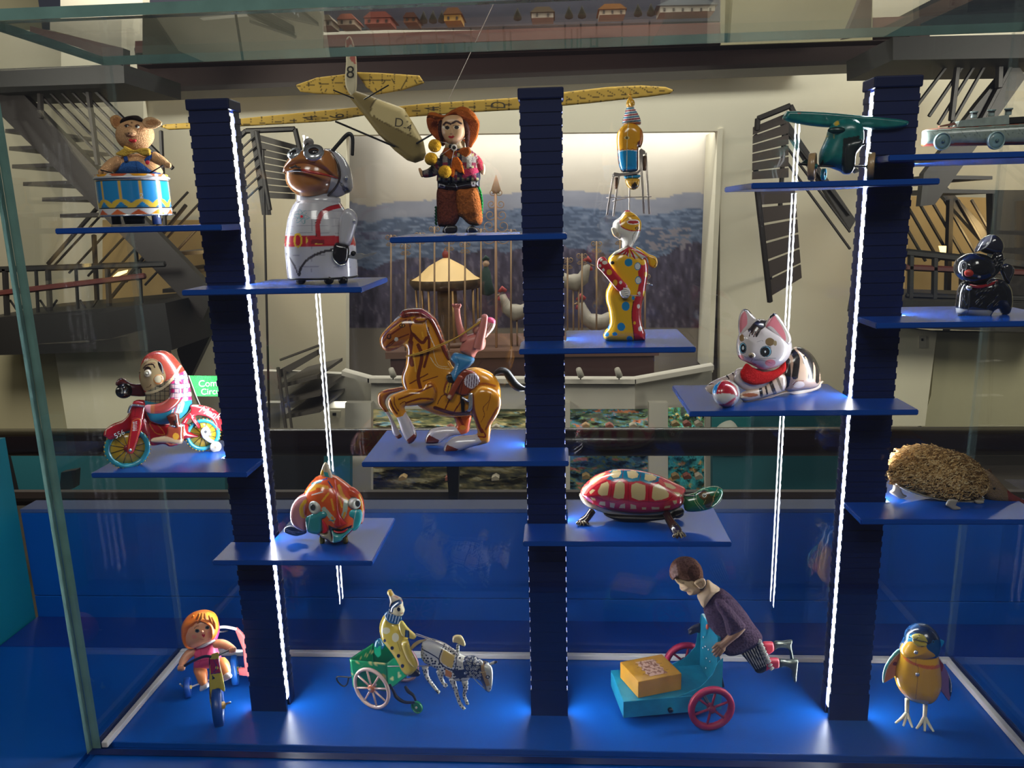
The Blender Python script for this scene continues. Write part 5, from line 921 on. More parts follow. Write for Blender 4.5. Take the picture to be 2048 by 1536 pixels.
# ================================================================== MONKEY ON MOTORCYCLE
T = Toy('monkey_motorcycle', 'red tin motorcycle ridden by a monkey in a plaid shirt with a green flag', 'toy', 180, 670, 4.955, .79, (400, 1315), SZ['monkey'], ax=.000074)
AX = (-T.ax, T.mpp, 0); RD = '#b3161f'
TY = ['#2f9dae', ('fn', lambda u, v: (np.hypot(u-372, v-1115) > 194) & (np.floor(np.degrees(np.arctan2(v-1115, u-372))/6) % 2 == 0), '#b9a23a'), ('fn', lambda u, v: (np.hypot((u-372), v-1115) > 190) & (np.hypot(u-372, v-1115) < 198), '#27302c')]
for (x, y, r, w, d) in ((372, 1118, 197, 0, 0), (1118, 985, 165, 0, 1)):
    t_ = T.wheel('wheel', (x, y), r, w, 62, ('#2f98ab', '#c8a12c', '#3a2c10', '#7c1a1c'), axis=AX, spokes=12, disc=True, rim=.24, spoke_w=.016, tread=.02)
    g = []
    C0 = T.M([x], [y], w, w)[0]; ax_ = _n(AX); x_ = np.cross(ax_, (0, 0, 1.))
    for k in range(30):
        an = 2*math.pi*k/30; e = math.cos(an)*x_+math.sin(an)*np.array((0, 0, 1.)); tn = np.cross(ax_, e); p = C0+e*r*T.mpp*1.0; g.append(tube_geo([p-ax_*26*T.mpp, p+ax_*26*T.mpp], 7*T.mpp, 5))
    v, f = join(g); T.fin('tread_blocks', v, f, TIN, '#b39c38', t_)
T.lathe('stabiliser_wheel', (1245, 1108, -90), [(0, -12), (54, -12), (56, 0), (54, 12), (20, 14), (0, 14)], ['#d8d4c6', ('ell', 1245, 1112, 16, 16, '#6a5a40')], seg=36, axis=AX)
T.puff('stabiliser_arm', [(1095, 950), (1120, 915), (1160, 910), (1190, 940), (1195, 985), (1180, 1010), (1250, 1060), (1250, 1085), (1190, 1070), (1130, 1030), (1110, 1000)], ['#8f9092', ('ell', 1145, 960, 14, 14, '#3a3a3c')], w=-75, R=14)
T.puff('mudguard', [(143, 990), (160, 930), (230, 880), (330, 840), (385, 780), (410, 700), (450, 650), (500, 642), (560, 665), (560, 760), (590, 870), (610, 980), (600, 1060), (575, 1000), (520, 960), (440, 945), (340, 965), (250, 1025), (200, 1035), (170, 1010)], [RD, ('line', [(150, 985), (180, 920), (330, 850), (400, 770), (430, 680), (480, 650)], 6, '#d8c8a8')], w=-10, R=40, k=1.1)
T.text('lettering', '556', (292, 984), 74, '#e6e0d4', -62, 27)
T.puff('frame', [(500, 850), (600, 850), (700, 880), (850, 890), (960, 880), (1000, 960), (1090, 985), (1080, 1010), (950, 1030), (880, 1085), (800, 1105), (740, 1080), (610, 1090), (580, 980), (520, 920)], [RD, ('line', [(590, 870), (650, 870), (740, 980), (650, 970), (590, 880)], 6, '#d98a30'), ('poly', [(620, 1060), (860, 1060), (840, 1100), (640, 1085)], '#8a1218'), ('ell', 935, 980, 16, 18, '#e6e0d4'), ('line', [(760, 1070), (800, 1085), (860, 1075)], 8, '#d98a30')], w=10, R=50)
T.puff('rear_mudguard', [(1000, 692), (1100, 695), (1200, 722), (1270, 770), (1312, 850), (1320, 940), (1250, 945), (1240, 880), (1200, 830), (1120, 800), (1040, 810), (1090, 900), (1080, 930), (1040, 880), (990, 830), (950, 880), (905, 870), (960, 790), (1000, 750)], ['#c02430', ('line', [(1010, 700), (1100, 702), (1200, 730), (1270, 775)], 5, '#d8c8b8'), ('line', [(980, 760), (1080, 900)], 5, '#e6a0a0')], w=-20, R=28, smooth_out=True)
T.text('lettering', 'Monk', (1185, 772), 96, '#ece4dc', -60, -22, shear=.4)
fk = T.puff('fork', [(412, 835), (440, 812), (490, 815), (517, 845), (510, 920), (470, 1060), (432, 1160), (400, 1178), (368, 1155), (375, 1060), (400, 930)], [RD, ('line', [(425, 850), (485, 830), (498, 880), (450, 1070), (405, 1160), (385, 1130), (400, 1000), (425, 850)], 6, '#d9782a')]+[('line', [(428, 870+i*16-4), (462, 866+i*16-4)], 8, '#dcd8d0') for i in range(6)], w=-70, R=14)
T.ball('axle_nut', (398, 1140), (16, 16, 10), '#bbb', w=-88, m=CHROME, parent=fk)
T.puff('head_tube', [(420, 690), (450, 650), (540, 665), (556, 700), (540, 800), (520, 850), (410, 850)], [RD, ('line', [(455, 690), (440, 840)], 5, '#7a0e16')], w=-45, R=30); T.tube('handlebar', [(380, 770, -60), (400, 710, -70), (440, 695, -75), (560, 712, -85)], 11, '#777', m=CHROME)
L = ['#a03c2c']
for i in range(26):
    a = i*.21-1.0; L.append(('line', [(720+150*math.cos(a)*.9, 300-110*math.sin(a)), (760+260*math.cos(a), 260-180*math.sin(a))], 3, '#c4604a' if i % 2 else '#6e2620'))
L += [('poly', [(500, 330), (540, 262), (620, 235), (690, 270), (735, 350), (750, 430), (700, 520), (640, 560), (560, 560), (505, 500)], '#a8936c', 1), ('line', [(530, 290), (590, 250), (650, 250), (690, 290)], 5, '#7a4038'), ('line', [(545, 310), (600, 275), (650, 280)], 5, '#7a4038'), ('line', [(530, 330), (560, 300), (620, 290), (640, 320)], 14, '#3a1c1a'), ('ell', 572, 345, 34, 34, '#33201a')]
plm = lambda u, v: (v > 330+(980-u)*.55) & (v < 690)
L += [('fn', lambda u, v: plm(u, v), '#d8b0b4'), ('fn', lambda u, v: plm(u, v) & ((np.floor(u/44) % 2 == 0) & (np.floor((v+u*.1)/44) % 2 == 0)), '#c2306a'), ('fn', lambda u, v: plm(u, v) & (np.mod(u, 44) < 6), '#4a5a7a'), ('fn', lambda u, v: plm(u, v) & (np.mod(v+u*.1, 44) < 6), '#4a5a7a'), ('fn', lambda u, v: plm(u, v) & (u < 790), '#8c8468'), ('fn', lambda u, v: plm(u, v) & (u < 790) & ((np.mod(u, 46) < 7) | (np.mod(v, 46) < 7)), '#3a3a38'),
  ('line', [(560, 575), (640, 560), (740, 510), (820, 430), (895, 310)], 24, '#cdbf98'), ('line', [(560, 592), (650, 578), (760, 520), (840, 440), (908, 330)], 4, '#3a2c20'),
  ('poly', [(540, 650), (780, 700), (1010, 640), (1010, 740), (920, 840), (720, 895), (600, 850), (545, 740)], '#2a8ca6'), ('line', [(840, 700), (800, 800)], 12, '#e4dcd4'), ('line', [(862, 700), (825, 800)], 12, '#b8283a'), ('line', [(885, 690), (850, 790)], 12, '#e4dcd4'), ('line', [(930, 670), (905, 760)], 14, '#e4dcd4'), ('ell', 568, 490, 20, 8, '#a8936c'), ('line', [(560, 520), (590, 512), (605, 490)], 5, '#4a2c20')]
b = T.puff('rider_body', [(508, 330), (525, 250), (570, 190), (640, 160), (720, 156), (790, 185), (850, 245), (910, 320), (960, 410), (985, 510), (1000, 620), (1005, 700), (960, 780), (900, 830), (800, 875), (700, 885), (610, 850), (560, 770), (545, 680), (560, 600), (545, 550), (515, 480), (500, 410)], L, w=0, R=150, k=.75, step=4.5)
T.ball('ear', (680, 440), (52, 50, 20), ['#c47c3c', ('ell', 676, 438, 38, 36, '#d8cca8')], w=-118, parent=b); T.ball('eye', (572, 378), (36, 38, 30), ['#a89a80', ('ell', 568, 380, 18, 20, '#3a2c20'), ('ell', 564, 376, 9, 10, '#d8d0bc')], w=-95, parent=b); T.ball('eye', (508, 370), (22, 28, 24), ['#8a7a60', ('ell', 500, 372, 10, 12, '#3a2c20')], w=-30, parent=b)
T.puff('ear_hollow', [(670, 268), (690, 262), (720, 300), (728, 385), (705, 360), (680, 310)], '#241614', w=-112, R=10, parent=b)
a = T.puff('arm', [(545, 715), (560, 690), (620, 685), (700, 670), (780, 620), (810, 560), (800, 480), (840, 450), (900, 470), (925, 550), (910, 640), (850, 710), (760, 765), (650, 780), (570, 765)], ['#a8443a', ('fn', lambda u, v: v < 640-(900-u)*.1, '#dcb4b8'), ('fn', lambda u, v: (v < 640-(900-u)*.1) & (np.floor(u/44) % 2 == 0) & (np.floor(v/44) % 2 == 0), '#c8286a'), ('fn', lambda u, v: (v < 640-(900-u)*.1) & ((np.mod(u, 44) < 5) | (np.mod(v, 44) < 5)), '#50607c'), ('poly', [(600, 680), (640, 680), (640, 780), (600, 780)], '#b86a40'), ('poly', [(540, 690), (600, 690), (600, 780), (540, 750)], '#d890a0')], w=-125, R=45, step=4.5)
a = T.puff('arm', [(268, 500), (265, 455), (310, 425), (350, 440), (380, 460), (430, 485), (520, 490), (565, 520), (575, 600), (440, 606), (400, 590), (350, 520)], ['#4c1a1c', ('line', [(275, 470), (320, 450), (360, 480)], 8, '#7a2c2c')], w=40, R=36)
T.ball('bell', (342, 552), (80, 74, 74), ['#4a4a48', ('line', [(262, 540), (420, 540)], 8, '#2a2a28')], w=20, m=mat('dark_chrome', '#55534f', .15, 1), parent=a)
T.tube('leg', [(820, 790, -80), (840, 870, -90), (850, 910, -95)], [60, 46, 44], ['#8a3c2c', ('line', [(850, 790), (850, 900)], 34, '#2a2420')])
T.puff('boot', [(775, 905), (840, 898), (922, 900), (925, 980), (922, 1060), (880, 1082), (780, 1068), (640, 1065), (606, 1050), (620, 1022), (700, 1005), (760, 980)], ['#8e3a24', ('poly', [(600, 1020), (700, 1000), (780, 1010), (860, 1040), (930, 1030), (930, 1090), (600, 1080)], '#b09474', 1), ('ell', 850, 1005, 32, 34, '#c9942c')], w=-110, R=30)
T.ball('ankle_strap', (862, 896), (74, 16, 40), '#777', w=-105, m=CHROME)
fl = T.prism('flag', [(980, 402), (1400, 408), (1400, 610), (1052, 606)], -2, 2, '#3fae58', m=FELT); T.text('lettering', 'Come', (1190, 482), 92, '#dff0dc', -6, 2, parent=fl); T.text('lettering', 'Circus', (1210, 562), 84, '#dff0dc', -6, 2, parent=fl)
T.tube('flag_pole', [(978, 402, 0), (1052, 606, 0), (1090, 692, 0)], 6, '#ccc', m=STEEL)
# ================================================================== REARING HORSE WITH RIDER
T = Toy('rearing_horse', 'golden brown tin horse rearing with a pink cowboy rider leaning back', 'toy', 740, 560, 4.15, .82, (760, 1425), SZ['horse'])
HG, HB, HW = '#d38a18', '#6e2c10', '#cfc8cf'
HP = [HG, ('poly', [(85, 500), (110, 440), (250, 320), (330, 300), (350, 400), (330, 470), (250, 560), (130, 595), (90, 560)], '#a8601c', 1)]
for p, wd, c in (([(100, 530), (150, 470), (280, 380)], 16, HB), ([(130, 560), (200, 500), (320, 450)], 12, HB), ([(95, 500), (170, 400), (300, 330)], 16, HB), ([(160, 560), (260, 545), (330, 490)], 14, '#e0a030'), ([(170, 420), (260, 350)], 10, '#e0a030'), ([(330, 340), (350, 430), (330, 520)], 30, HB), ([(400, 540), (430, 640), (400, 800), (420, 900)], 30, HB), ([(340, 520), (330, 620), (350, 700)], 40, HB), ([(480, 400), (490, 560), (450, 720)], 22, HB), ([(350, 440), (430, 520), (470, 480)], 26, HB),
  ([(290, 700), (280, 800), (300, 900)], 22, HB), ([(330, 860), (480, 780)], 10, HB), ([(440, 840), (560, 800)], 8, HB), ([(500, 640), (560, 720), (660, 740)], 5, '#e8d0a0'), ([(520, 560), (560, 700), (640, 720)], 4, '#e8d0a0'), ([(460, 320), (480, 420), (540, 560)], 6, '#e8dcc4'), ([(400, 320), (470, 340)], 5, '#e8dcc4'), ([(420, 380), (440, 470)], 14, '#e8a82c'), ([(360, 600), (380, 760)], 12, '#e8b040'), ([(880, 870), (960, 860), (1040, 880)], 16, '#a8581c'), ([(830, 750), (900, 740), (1000, 790)], 5, '#e8c890'), ([(540, 1060), (700, 1110), (820, 1100)], 30, '#5a2412'), ([(620, 1080), (700, 900)], 12, HB), ([(700, 1090), (760, 1000)], 12, HB), ([(560, 1030), (600, 960), (700, 940), (760, 950)], 7, '#5a2a18')): HP.append(('line', p, wd, c))
HP += [('ell', 268, 378, 26, 18, '#3a1a0c'), ('ell', 268, 378, 16, 10, '#c88c3a'), ('ell', 266, 378, 8, 9, '#140a06'), ('ell', 157, 470, 20, 24, '#3a1a0c'), ('ell', 158, 468, 11, 14, '#7c3a18'), ('line', [(130, 560), (170, 540), (215, 500)], 6, '#3a1a0c'), ('ell', 218, 492, 16, 18, '#d8d4c8'), ('ell', 390, 400, 52, 46, '#d89022'), ('line', [(330, 380), (350, 440), (390, 480)], 8, '#5a2412')]
b = T.puff('body', [(82, 500), (95, 452), (150, 388), (215, 325), (255, 295), (330, 288), (420, 292), (490, 310), (530, 370), (570, 450), (612, 540), (650, 640), (690, 720), (760, 745), (830, 728), (900, 728), (980, 755), (1040, 800), (1075, 870), (1085, 960), (1060, 1050), (980, 1100), (880, 1115), (790, 1130), (680, 1135), (590, 1125), (500, 1095), (420, 1055), (360, 1000), (300, 930), (268, 860), (265, 790), (292, 710), (305, 630), (302, 560), (270, 548), (210, 578), (150, 592), (110, 575), (90, 545)], HP, w=0, R=95, k=.85, step=4)
T.puff('mane', [(246, 296), (265, 258), (310, 238), (400, 232), (450, 244), (510, 285), (550, 330), (585, 400), (612, 470), (640, 560), (668, 640), (655, 668), (615, 620), (585, 560), (560, 480), (525, 400), (490, 340), (430, 312), (360, 308), (290, 325)], ['#7a2c16']+[('line', [(280+i*26, 262+(i*i*.6)), (300+i*26, 310+(i*i*.7))], 5, '#a84c28' if i % 2 else '#4c180c') for i in range(10)]+[('line', [(560+i*14, 380+i*40), (590+i*12, 390+i*40)], 6, '#b05a30') for i in range(6)], w=0, R=40, k=1.6, step=4)
T.puff('ear', [(355, 325), (390, 305), (450, 305), (482, 315), (450, 345), (400, 350), (365, 345)], ['#8a3a18', ('ell', 420, 325, 40, 12, '#d89022')], w=-92, R=14, parent=b)
T.puff('blaze', [(195, 340), (235, 300), (262, 300), (258, 320), (215, 345)], '#c9c2cc', w=-10, R=60, parent=b)
T.puff('foreleg', [(270, 885), (290, 905), (230, 930), (160, 955), (128, 1010), (150, 1080), (200, 1180), (250, 1270), (268, 1300), (240, 1320), (218, 1305), (185, 1260), (170, 1180), (135, 1110), (80, 1050), (62, 1000), (72, 940), (130, 908), (200, 895)], ['#a8681c', ('poly', [(110, 1100), (170, 1090), (260, 1270), (270, 1300), (180, 1290)], HW), ('poly', [(215, 1300), (265, 1270), (280, 1310), (240, 1330)], '#6e2c14'), ('line', [(80, 960), (90, 1040), (130, 1090)], 12, HB), ('line', [(110, 930), (260, 900)], 14, HB)], w=70, R=42, step=4.5)
T.puff('foreleg', [(430, 900), (470, 850), (520, 845), (555, 900), (550, 970), (520, 1015), (420, 1035), (340, 1045), (290, 1050), (300, 1100), (340, 1170), (375, 1240), (388, 1300), (360, 1345), (325, 1360), (300, 1330), (262, 1260), (225, 1150), (175, 1090), (148, 1030), (160, 975), (220, 938), (330, 905)], [HG, ('poly', [(215, 1145), (270, 1130), (300, 1090), (390, 1240), (395, 1300), (320, 1360), (240, 1240)], HW), ('poly', [(305, 1330), (380, 1262), (392, 1310), (350, 1362), (320, 1365)], '#7a3018'), ('line', [(240, 990), (400, 930), (520, 880)], 14, HB), ('line', [(300, 1020), (420, 985), (520, 990)], 16, HB), ('line', [(165, 990), (190, 1060), (225, 1110)], 14, HB), ('line', [(200, 970), (205, 1030), (240, 1090)], 8, HB), ('line', [(250, 1030), (290, 1010), (300, 1060)], 7, HB), ('line', [(450, 880), (510, 860), (545, 930)], 12, '#a85a1c'), ('line', [(330, 1180), (370, 1280)], 5, '#a8a0b0')], w=-85, R=46, step=4)
T.puff('hind_leg', [(700, 1120), (835, 1120), (832, 1200), (820, 1260), (760, 1285), (680, 1295), (600, 1340), (560, 1355), (470, 1356), (458, 1320), (480, 1270), (520, 1232), (620, 1218), (712, 1212), (705, 1160)], ['#c4581c', ('poly', [(450, 1200), (700, 1205), (760, 1290), (560, 1360), (450, 1360)], HW), ('poly', [(455, 1330), (490, 1285), (575, 1330), (560, 1365), (450, 1365)], '#6e2c14'), ('line', [(740, 1140), (770, 1200), (790, 1230)], 22, '#8a2a14'), ('ell', 770, 1225, 26, 20, '#d88a2a')], w=60, R=42, step=4.5)
T.puff('hind_leg', [(845, 940), (900, 885), (980, 880), (1050, 920), (1088, 990), (1082, 1070), (1050, 1140), (1010, 1200), (1000, 1280), (990, 1340), (940, 1362), (850, 1382), (760, 1412), (690, 1428), (618, 1430), (612, 1392), (640, 1345), (700, 1302), (800, 1290), (885, 1278), (880, 1210), (850, 1120), (835, 1030)], [HG, ('poly', [(600, 1280), (880, 1270), (925, 1345), (850, 1395), (600, 1440)], HW), ('poly', [(605, 1430), (640, 1368), (735, 1405), (690, 1440)], '#7a3018'), ('line', [(850, 960), (860, 1080), (900, 1200), (930, 1260)], 26, '#7a3412'), ('line', [(1060, 1060), (1000, 1160), (960, 1240)], 16, '#9a4c14'), ('line', [(930, 1240), (960, 1300), (900, 1300)], 12, '#8a2a14'), ('line', [(1000, 940), (990, 1000), (940, 1060), (950, 1120), (920, 1180)], 5, HB), ('line', [(990, 1010), (970, 1080)], 4, HB), ('line', [(870, 940), (930, 890), (1020, 905)], 8, '#e8b040'), ('line', [(760, 1340), (870, 1320)], 4, '#a8a0b0')], w=-80, R=60, step=4)
T.tube('tail', [(1028, 800, 0), (1050, 770, 0), (1090, 752, 0), (1130, 765, 0), (1165, 815, 0), (1200, 865, 0), (1240, 895, 0), (1290, 905, 0)], [8, 20, 28, 30, 34, 36, 32, 14], '#57565a', m=RUB)
s_ = T.puff('saddle', [(615, 880), (640, 830), (700, 800), (770, 745), (830, 748), (880, 770), (915, 830), (890, 880), (840, 920), (820, 950), (760, 960), (700, 930), (640, 960), (610, 930)], ['#8a3a20', ('ell', 848, 840, 66, 62, '#d8d0dc'), ('poly', [(640, 860), (690, 820), (660, 960), (620, 930)], '#e0a832')]+[('line', [(808+i*20, 790), (800+i*20, 890)], 8, '#5c3048') for i in range(6)]+[('line', [(660+i*22, 850), (640+i*22, 950)], 6, '#3a1a10') for i in range(6)], w=-80, R=24)
T.tube('stirrup_strap', [(755, 800, -118), (700, 900, -120), (655, 985, -118)], 24, ['#96401f', ('ell', 660, 972, 14, 14, '#d8c0a0')], parent=s_, flat=.4); T.tube('crank', [(762, 965, -100), (768, 1030, -105), (772, 1095, -100)], 14, '#1c1614', m=DKMET); T.tube('winding_key', [(765, 975, -120), (820, 1000, -130), (835, 940, -130), (835, 1060, -130), (810, 1085, -125)], [10, 12, 16, 18, 8], '#aaa', m=CHROME)
PK = '#cf7f70'
rd = T.puff('rider_torso', [(745, 590), (755, 540), (772, 490), (800, 460), (860, 440), (915, 430), (950, 470), (960, 530), (940, 575), (890, 600), (860, 650), (800, 625)], PK, w=-30, R=60, m=PLA, step=5)
T.tube('arm', [(785, 500, -50), (760, 440, -55), (738, 370, -60), (726, 290, -60), (722, 235, -60)], [38, 32, 26, 23, 24], PK, m=PLA, parent=rd)
fs = T.ball('fist', (722, 222), (32, 26, 24), PK, w=-60, m=PLA, parent=rd)
for i in range(4): T.tube('finger', [(690+20*i, 218, -78), (688+20*i, 205, -80), (690+20*i, 212, -60)], 9, PK, m=PLA, parent=fs)
T.tube('arm', [(900, 560, -85), (915, 480, -100), (935, 400, -105), (950, 320, -105), (952, 305, -100)], [46, 38, 32, 26, 26], PK, m=PLA, parent=rd); T.ball('fist', (950, 308), (28, 26, 24), PK, w=-105, m=PLA, parent=rd)
T.puff('hat', [(880, 360), (900, 320), (960, 310), (1010, 310), (1042, 340), (1030, 400), (990, 450), (955, 480), (940, 420), (880, 440)], ['#d8b8a8', ('poly', [(960, 300), (1050, 300), (1050, 370), (980, 350)], '#d0406e'), ('line', [(1000, 370), (960, 430)], 6, '#a86a50'), ('line', [(1015, 390), (980, 440)], 6, '#a86a50')], w=-50, R=40, m=PLA); T.ball('head', (900, 410), (52, 52, 46), ['#c98a74', ('line', [(880, 440), (930, 380)], 10, '#7a4a38')], w=-50, m=PLA, parent=rd)
T.puff('trousers', [(668, 655), (700, 605), (760, 612), (860, 645), (862, 680), (830, 715), (770, 760), (720, 840), (690, 845), (655, 795), (690, 740), (700, 700)], ['#3f86b4', ('line', [(720, 640), (740, 700), (700, 790)], 6, '#2a6490'), ('line', [(730, 700), (700, 800)], 4, '#cfe0ea')], w=-75, R=50, m=PLA)
T.puff('boot', [(632, 800), (650, 780), (690, 785), (702, 830), (695, 852), (660, 850), (640, 835)], '#1c1210', w=-100, R=24, m=PLA)
for o_ in (0, 12): T.tube('rein', [(298, 636-o_*.3, -90), (450, 602-o_, -110), (600, 540-o_, -115), (750, 458+o_*.3, -110), (925, 332+o_, -110)], 4.5, '#caa03c', m=PLA)
# ================================================================== CLOWN-FACED FISH
T = Toy('tin_fish', 'orange tin fish with a clown face, goggle eyes and turquoise cheeks', 'toy', 540, 900, 6.677, .818, (850, 1245), SZ['fish'])
L = ['#cf5420']
for p, wd, c in (([(520, 520), (620, 480), (760, 500)], 50, '#e09a28'), ([(480, 560), (600, 520)], 30, '#e6b030'), ([(560, 450), (680, 420)], 26, '#2f8f9c'), ([(620, 430), (700, 400), (760, 380)], 14, '#2a4a8c'), ([(780, 420), (830, 500)], 20, '#2a4468'), ([(920, 480), (980, 620), (1050, 680)], 42, '#dfa22a'), ([(920, 620), (960, 760)], 24, '#dfa22a'), ([(820, 660), (850, 800)], 26, '#d8982a'), ([(780, 580), (700, 680)], 26, '#dfa22a'), ([(1010, 700), (1000, 820), (970, 900)], 60, '#a8b8a4'), ([(720, 790), (800, 880), (860, 950)], 60, '#a8b8a4'), ([(1000, 840), (980, 900)], 30, '#dfa22a'), ([(830, 900), (860, 960)], 30, '#d8902a'), ([(790, 940), (850, 945)], 16, '#2f7f86'), ([(880, 420), (900, 560)], 20, '#b0381c'), ([(700, 560), (560, 600)], 16, '#e8ded2')): L.append(('line', p, wd, c))
T.puff('body', [(460, 590), (490, 500), (560, 410), (640, 345), (760, 325), (880, 360), (990, 430), (1090, 510), (1180, 580), (1240, 700), (1230, 860), (1180, 1000), (1090, 1090), (1020, 1160), (930, 1220), (840, 1235), (780, 1190), (700, 1140), (600, 1080), (510, 960), (470, 780)], L+[('poly', [(780, 1000), (860, 1040), (950, 1060), (1100, 1000), (1060, 1090), (960, 1110), (840, 1080), (820, 1220), (790, 1180)], '#1f1412')], w=40, R=330, k=.8, step=7)
T.puff('gill_flare', [(275, 900), (280, 780), (330, 670), (410, 600), (520, 570), (640, 570), (690, 620), (680, 700), (560, 800), (500, 900), (490, 1060), (440, 1070), (360, 1040), (300, 980)], ['#c08080', ('line', [(480, 680), (420, 760), (440, 880)], 44, '#d8a62c'), ('poly', [(500, 590), (690, 590), (690, 680), (570, 800), (470, 870), (470, 760), (490, 680)], '#b4502c', 1), ('line', [(450, 680), (400, 780), (420, 890), (480, 900)], 16, '#e0b83a')], w=-60, R=130, k=.8, step=7)
T.puff('gill_flare', [(1050, 500), (1110, 500), (1190, 560), (1245, 660), (1265, 800), (1250, 940), (1220, 985), (1190, 900), (1180, 700), (1120, 640), (1060, 600)], ['#cc4a22', ('line', [(1190, 600), (1225, 720), (1235, 850)], 26, '#dfa02a'), ('line', [(1255, 820), (1240, 960)], 30, '#c08890')], w=-60, R=60, step=7)
for (x, y, rx, ry, w, ax_) in ((605, 765, 88, 84, -190, (-.45, -.85, .1)), (1135, 715, 70, 78, -170, (.75, -.6, .05))):
    e = T.lathe('eye', (x, y, w), [(rx*.8, -60), (rx*.95, -50), (rx, 0), (rx*.98, 30), (rx*.85, 42), (rx*.6, 44), (rx*.55, 36), (0, 34)], '#bcbcae', seg=40, axis=ax_); T.lathe('eye_socket', (x, y, w+30), [(rx*1.05, -50), (rx*1.12, 0), (rx*.95, 14)], '#2f8a8c', seg=40, axis=ax_, parent=e)
    n = _n(ax_); T.ball('pupil', (x+n[0]*46, y), (rx*.52, ry*.55, 14), '#3a3c3a', w=w+n[1]*42, parent=e)
T.puff('cheek', [(545, 860), (600, 840), (680, 815), (740, 818), (768, 860), (740, 905), (700, 925), (695, 1000), (690, 1080), (640, 1120), (560, 1115), (500, 1080), (478, 980), (480, 900)], ['#2f8a8c', ('line', [(540, 860), (520, 960), (500, 1060)], 10, '#9cc4c0')], w=-215, R=60, k=.7)
T.puff('cheek', [(1055, 840), (1090, 800), (1160, 795), (1215, 800), (1235, 870), (1220, 960), (1180, 1040), (1130, 1078), (1098, 1060), (1110, 980), (1110, 915), (1070, 890)], ['#36a8ac', ('line', [(1150, 800), (1130, 900), (1105, 1040)], 10, '#b8d8d4')], w=-200, R=50, k=.7)
T.puff('nose_ridge', [(862, 400), (878, 420), (900, 640), (930, 840), (1010, 960), (1040, 975), (940, 1030), (860, 1000), (890, 840), (880, 640)], ['#b62a20', ('line', [(880, 420), (900, 640), (935, 1000)], 8, '#e0584a')], w=-240, R=40, k=1.0)
T.puff('lips', [(690, 940), (720, 950), (760, 1010), (770, 1070), (745, 1108), (700, 1110), (712, 1040)], '#c8202a', w=-230, R=16); T.puff('lips', [(850, 1072), (900, 1085), (970, 1080), (1040, 1045), (1000, 1100), (920, 1110), (860, 1098)], '#c02a30', w=-262, R=16)
T.puff('jaw', [(822, 1066), (860, 1100), (940, 1112), (1050, 1050), (1105, 1045), (1060, 1100), (990, 1160), (950, 1215), (845, 1236), (838, 1150)], ['#3f9a98', ('line', [(845, 1230), (840, 1150), (830, 1080)], 8, '#c0d8d0')], w=-230, R=50)
T.puff('chin', [(670, 1110), (760, 1110), (800, 1040), (822, 1150), (832, 1230), (760, 1190), (700, 1165)], '#9a9078', w=-190, R=36)
T.puff('dorsal_fin', [(672, 330), (690, 250), (715, 185), (742, 162), (775, 190), (800, 250), (830, 330), (845, 460), (800, 400), (740, 360)], ['#cfc0a4', ('poly', [(665, 340), (690, 255), (720, 290), (710, 340)], '#d8a62c'), ('poly', [(715, 290), (770, 300), (800, 390), (740, 380)], '#2aa0a8'), ('line', [(742, 165), (745, 300)], 5, '#8a7a60')], w=0, R=26)
T.puff('side_fin', [(188, 1060), (200, 1030), (260, 1005), (330, 1010), (420, 1060), (485, 1060), (485, 1110), (420, 1135), (350, 1148), (250, 1125), (195, 1095)], ['#2c3a50', ('line', [(200, 1050), (300, 1090), (460, 1100)], 6, '#8a94a8'), ('line', [(210, 1080), (340, 1120)], 5, '#8a94a8')], w=40, R=26)
for x in (700, 1010): T.lathe('foot', (x, 1243, -60), [(0, 0), (30, 0), (34, 30), (30, 90)], '#a08a58', mat('brass', '#a8883c', .3, 1), seg=16)
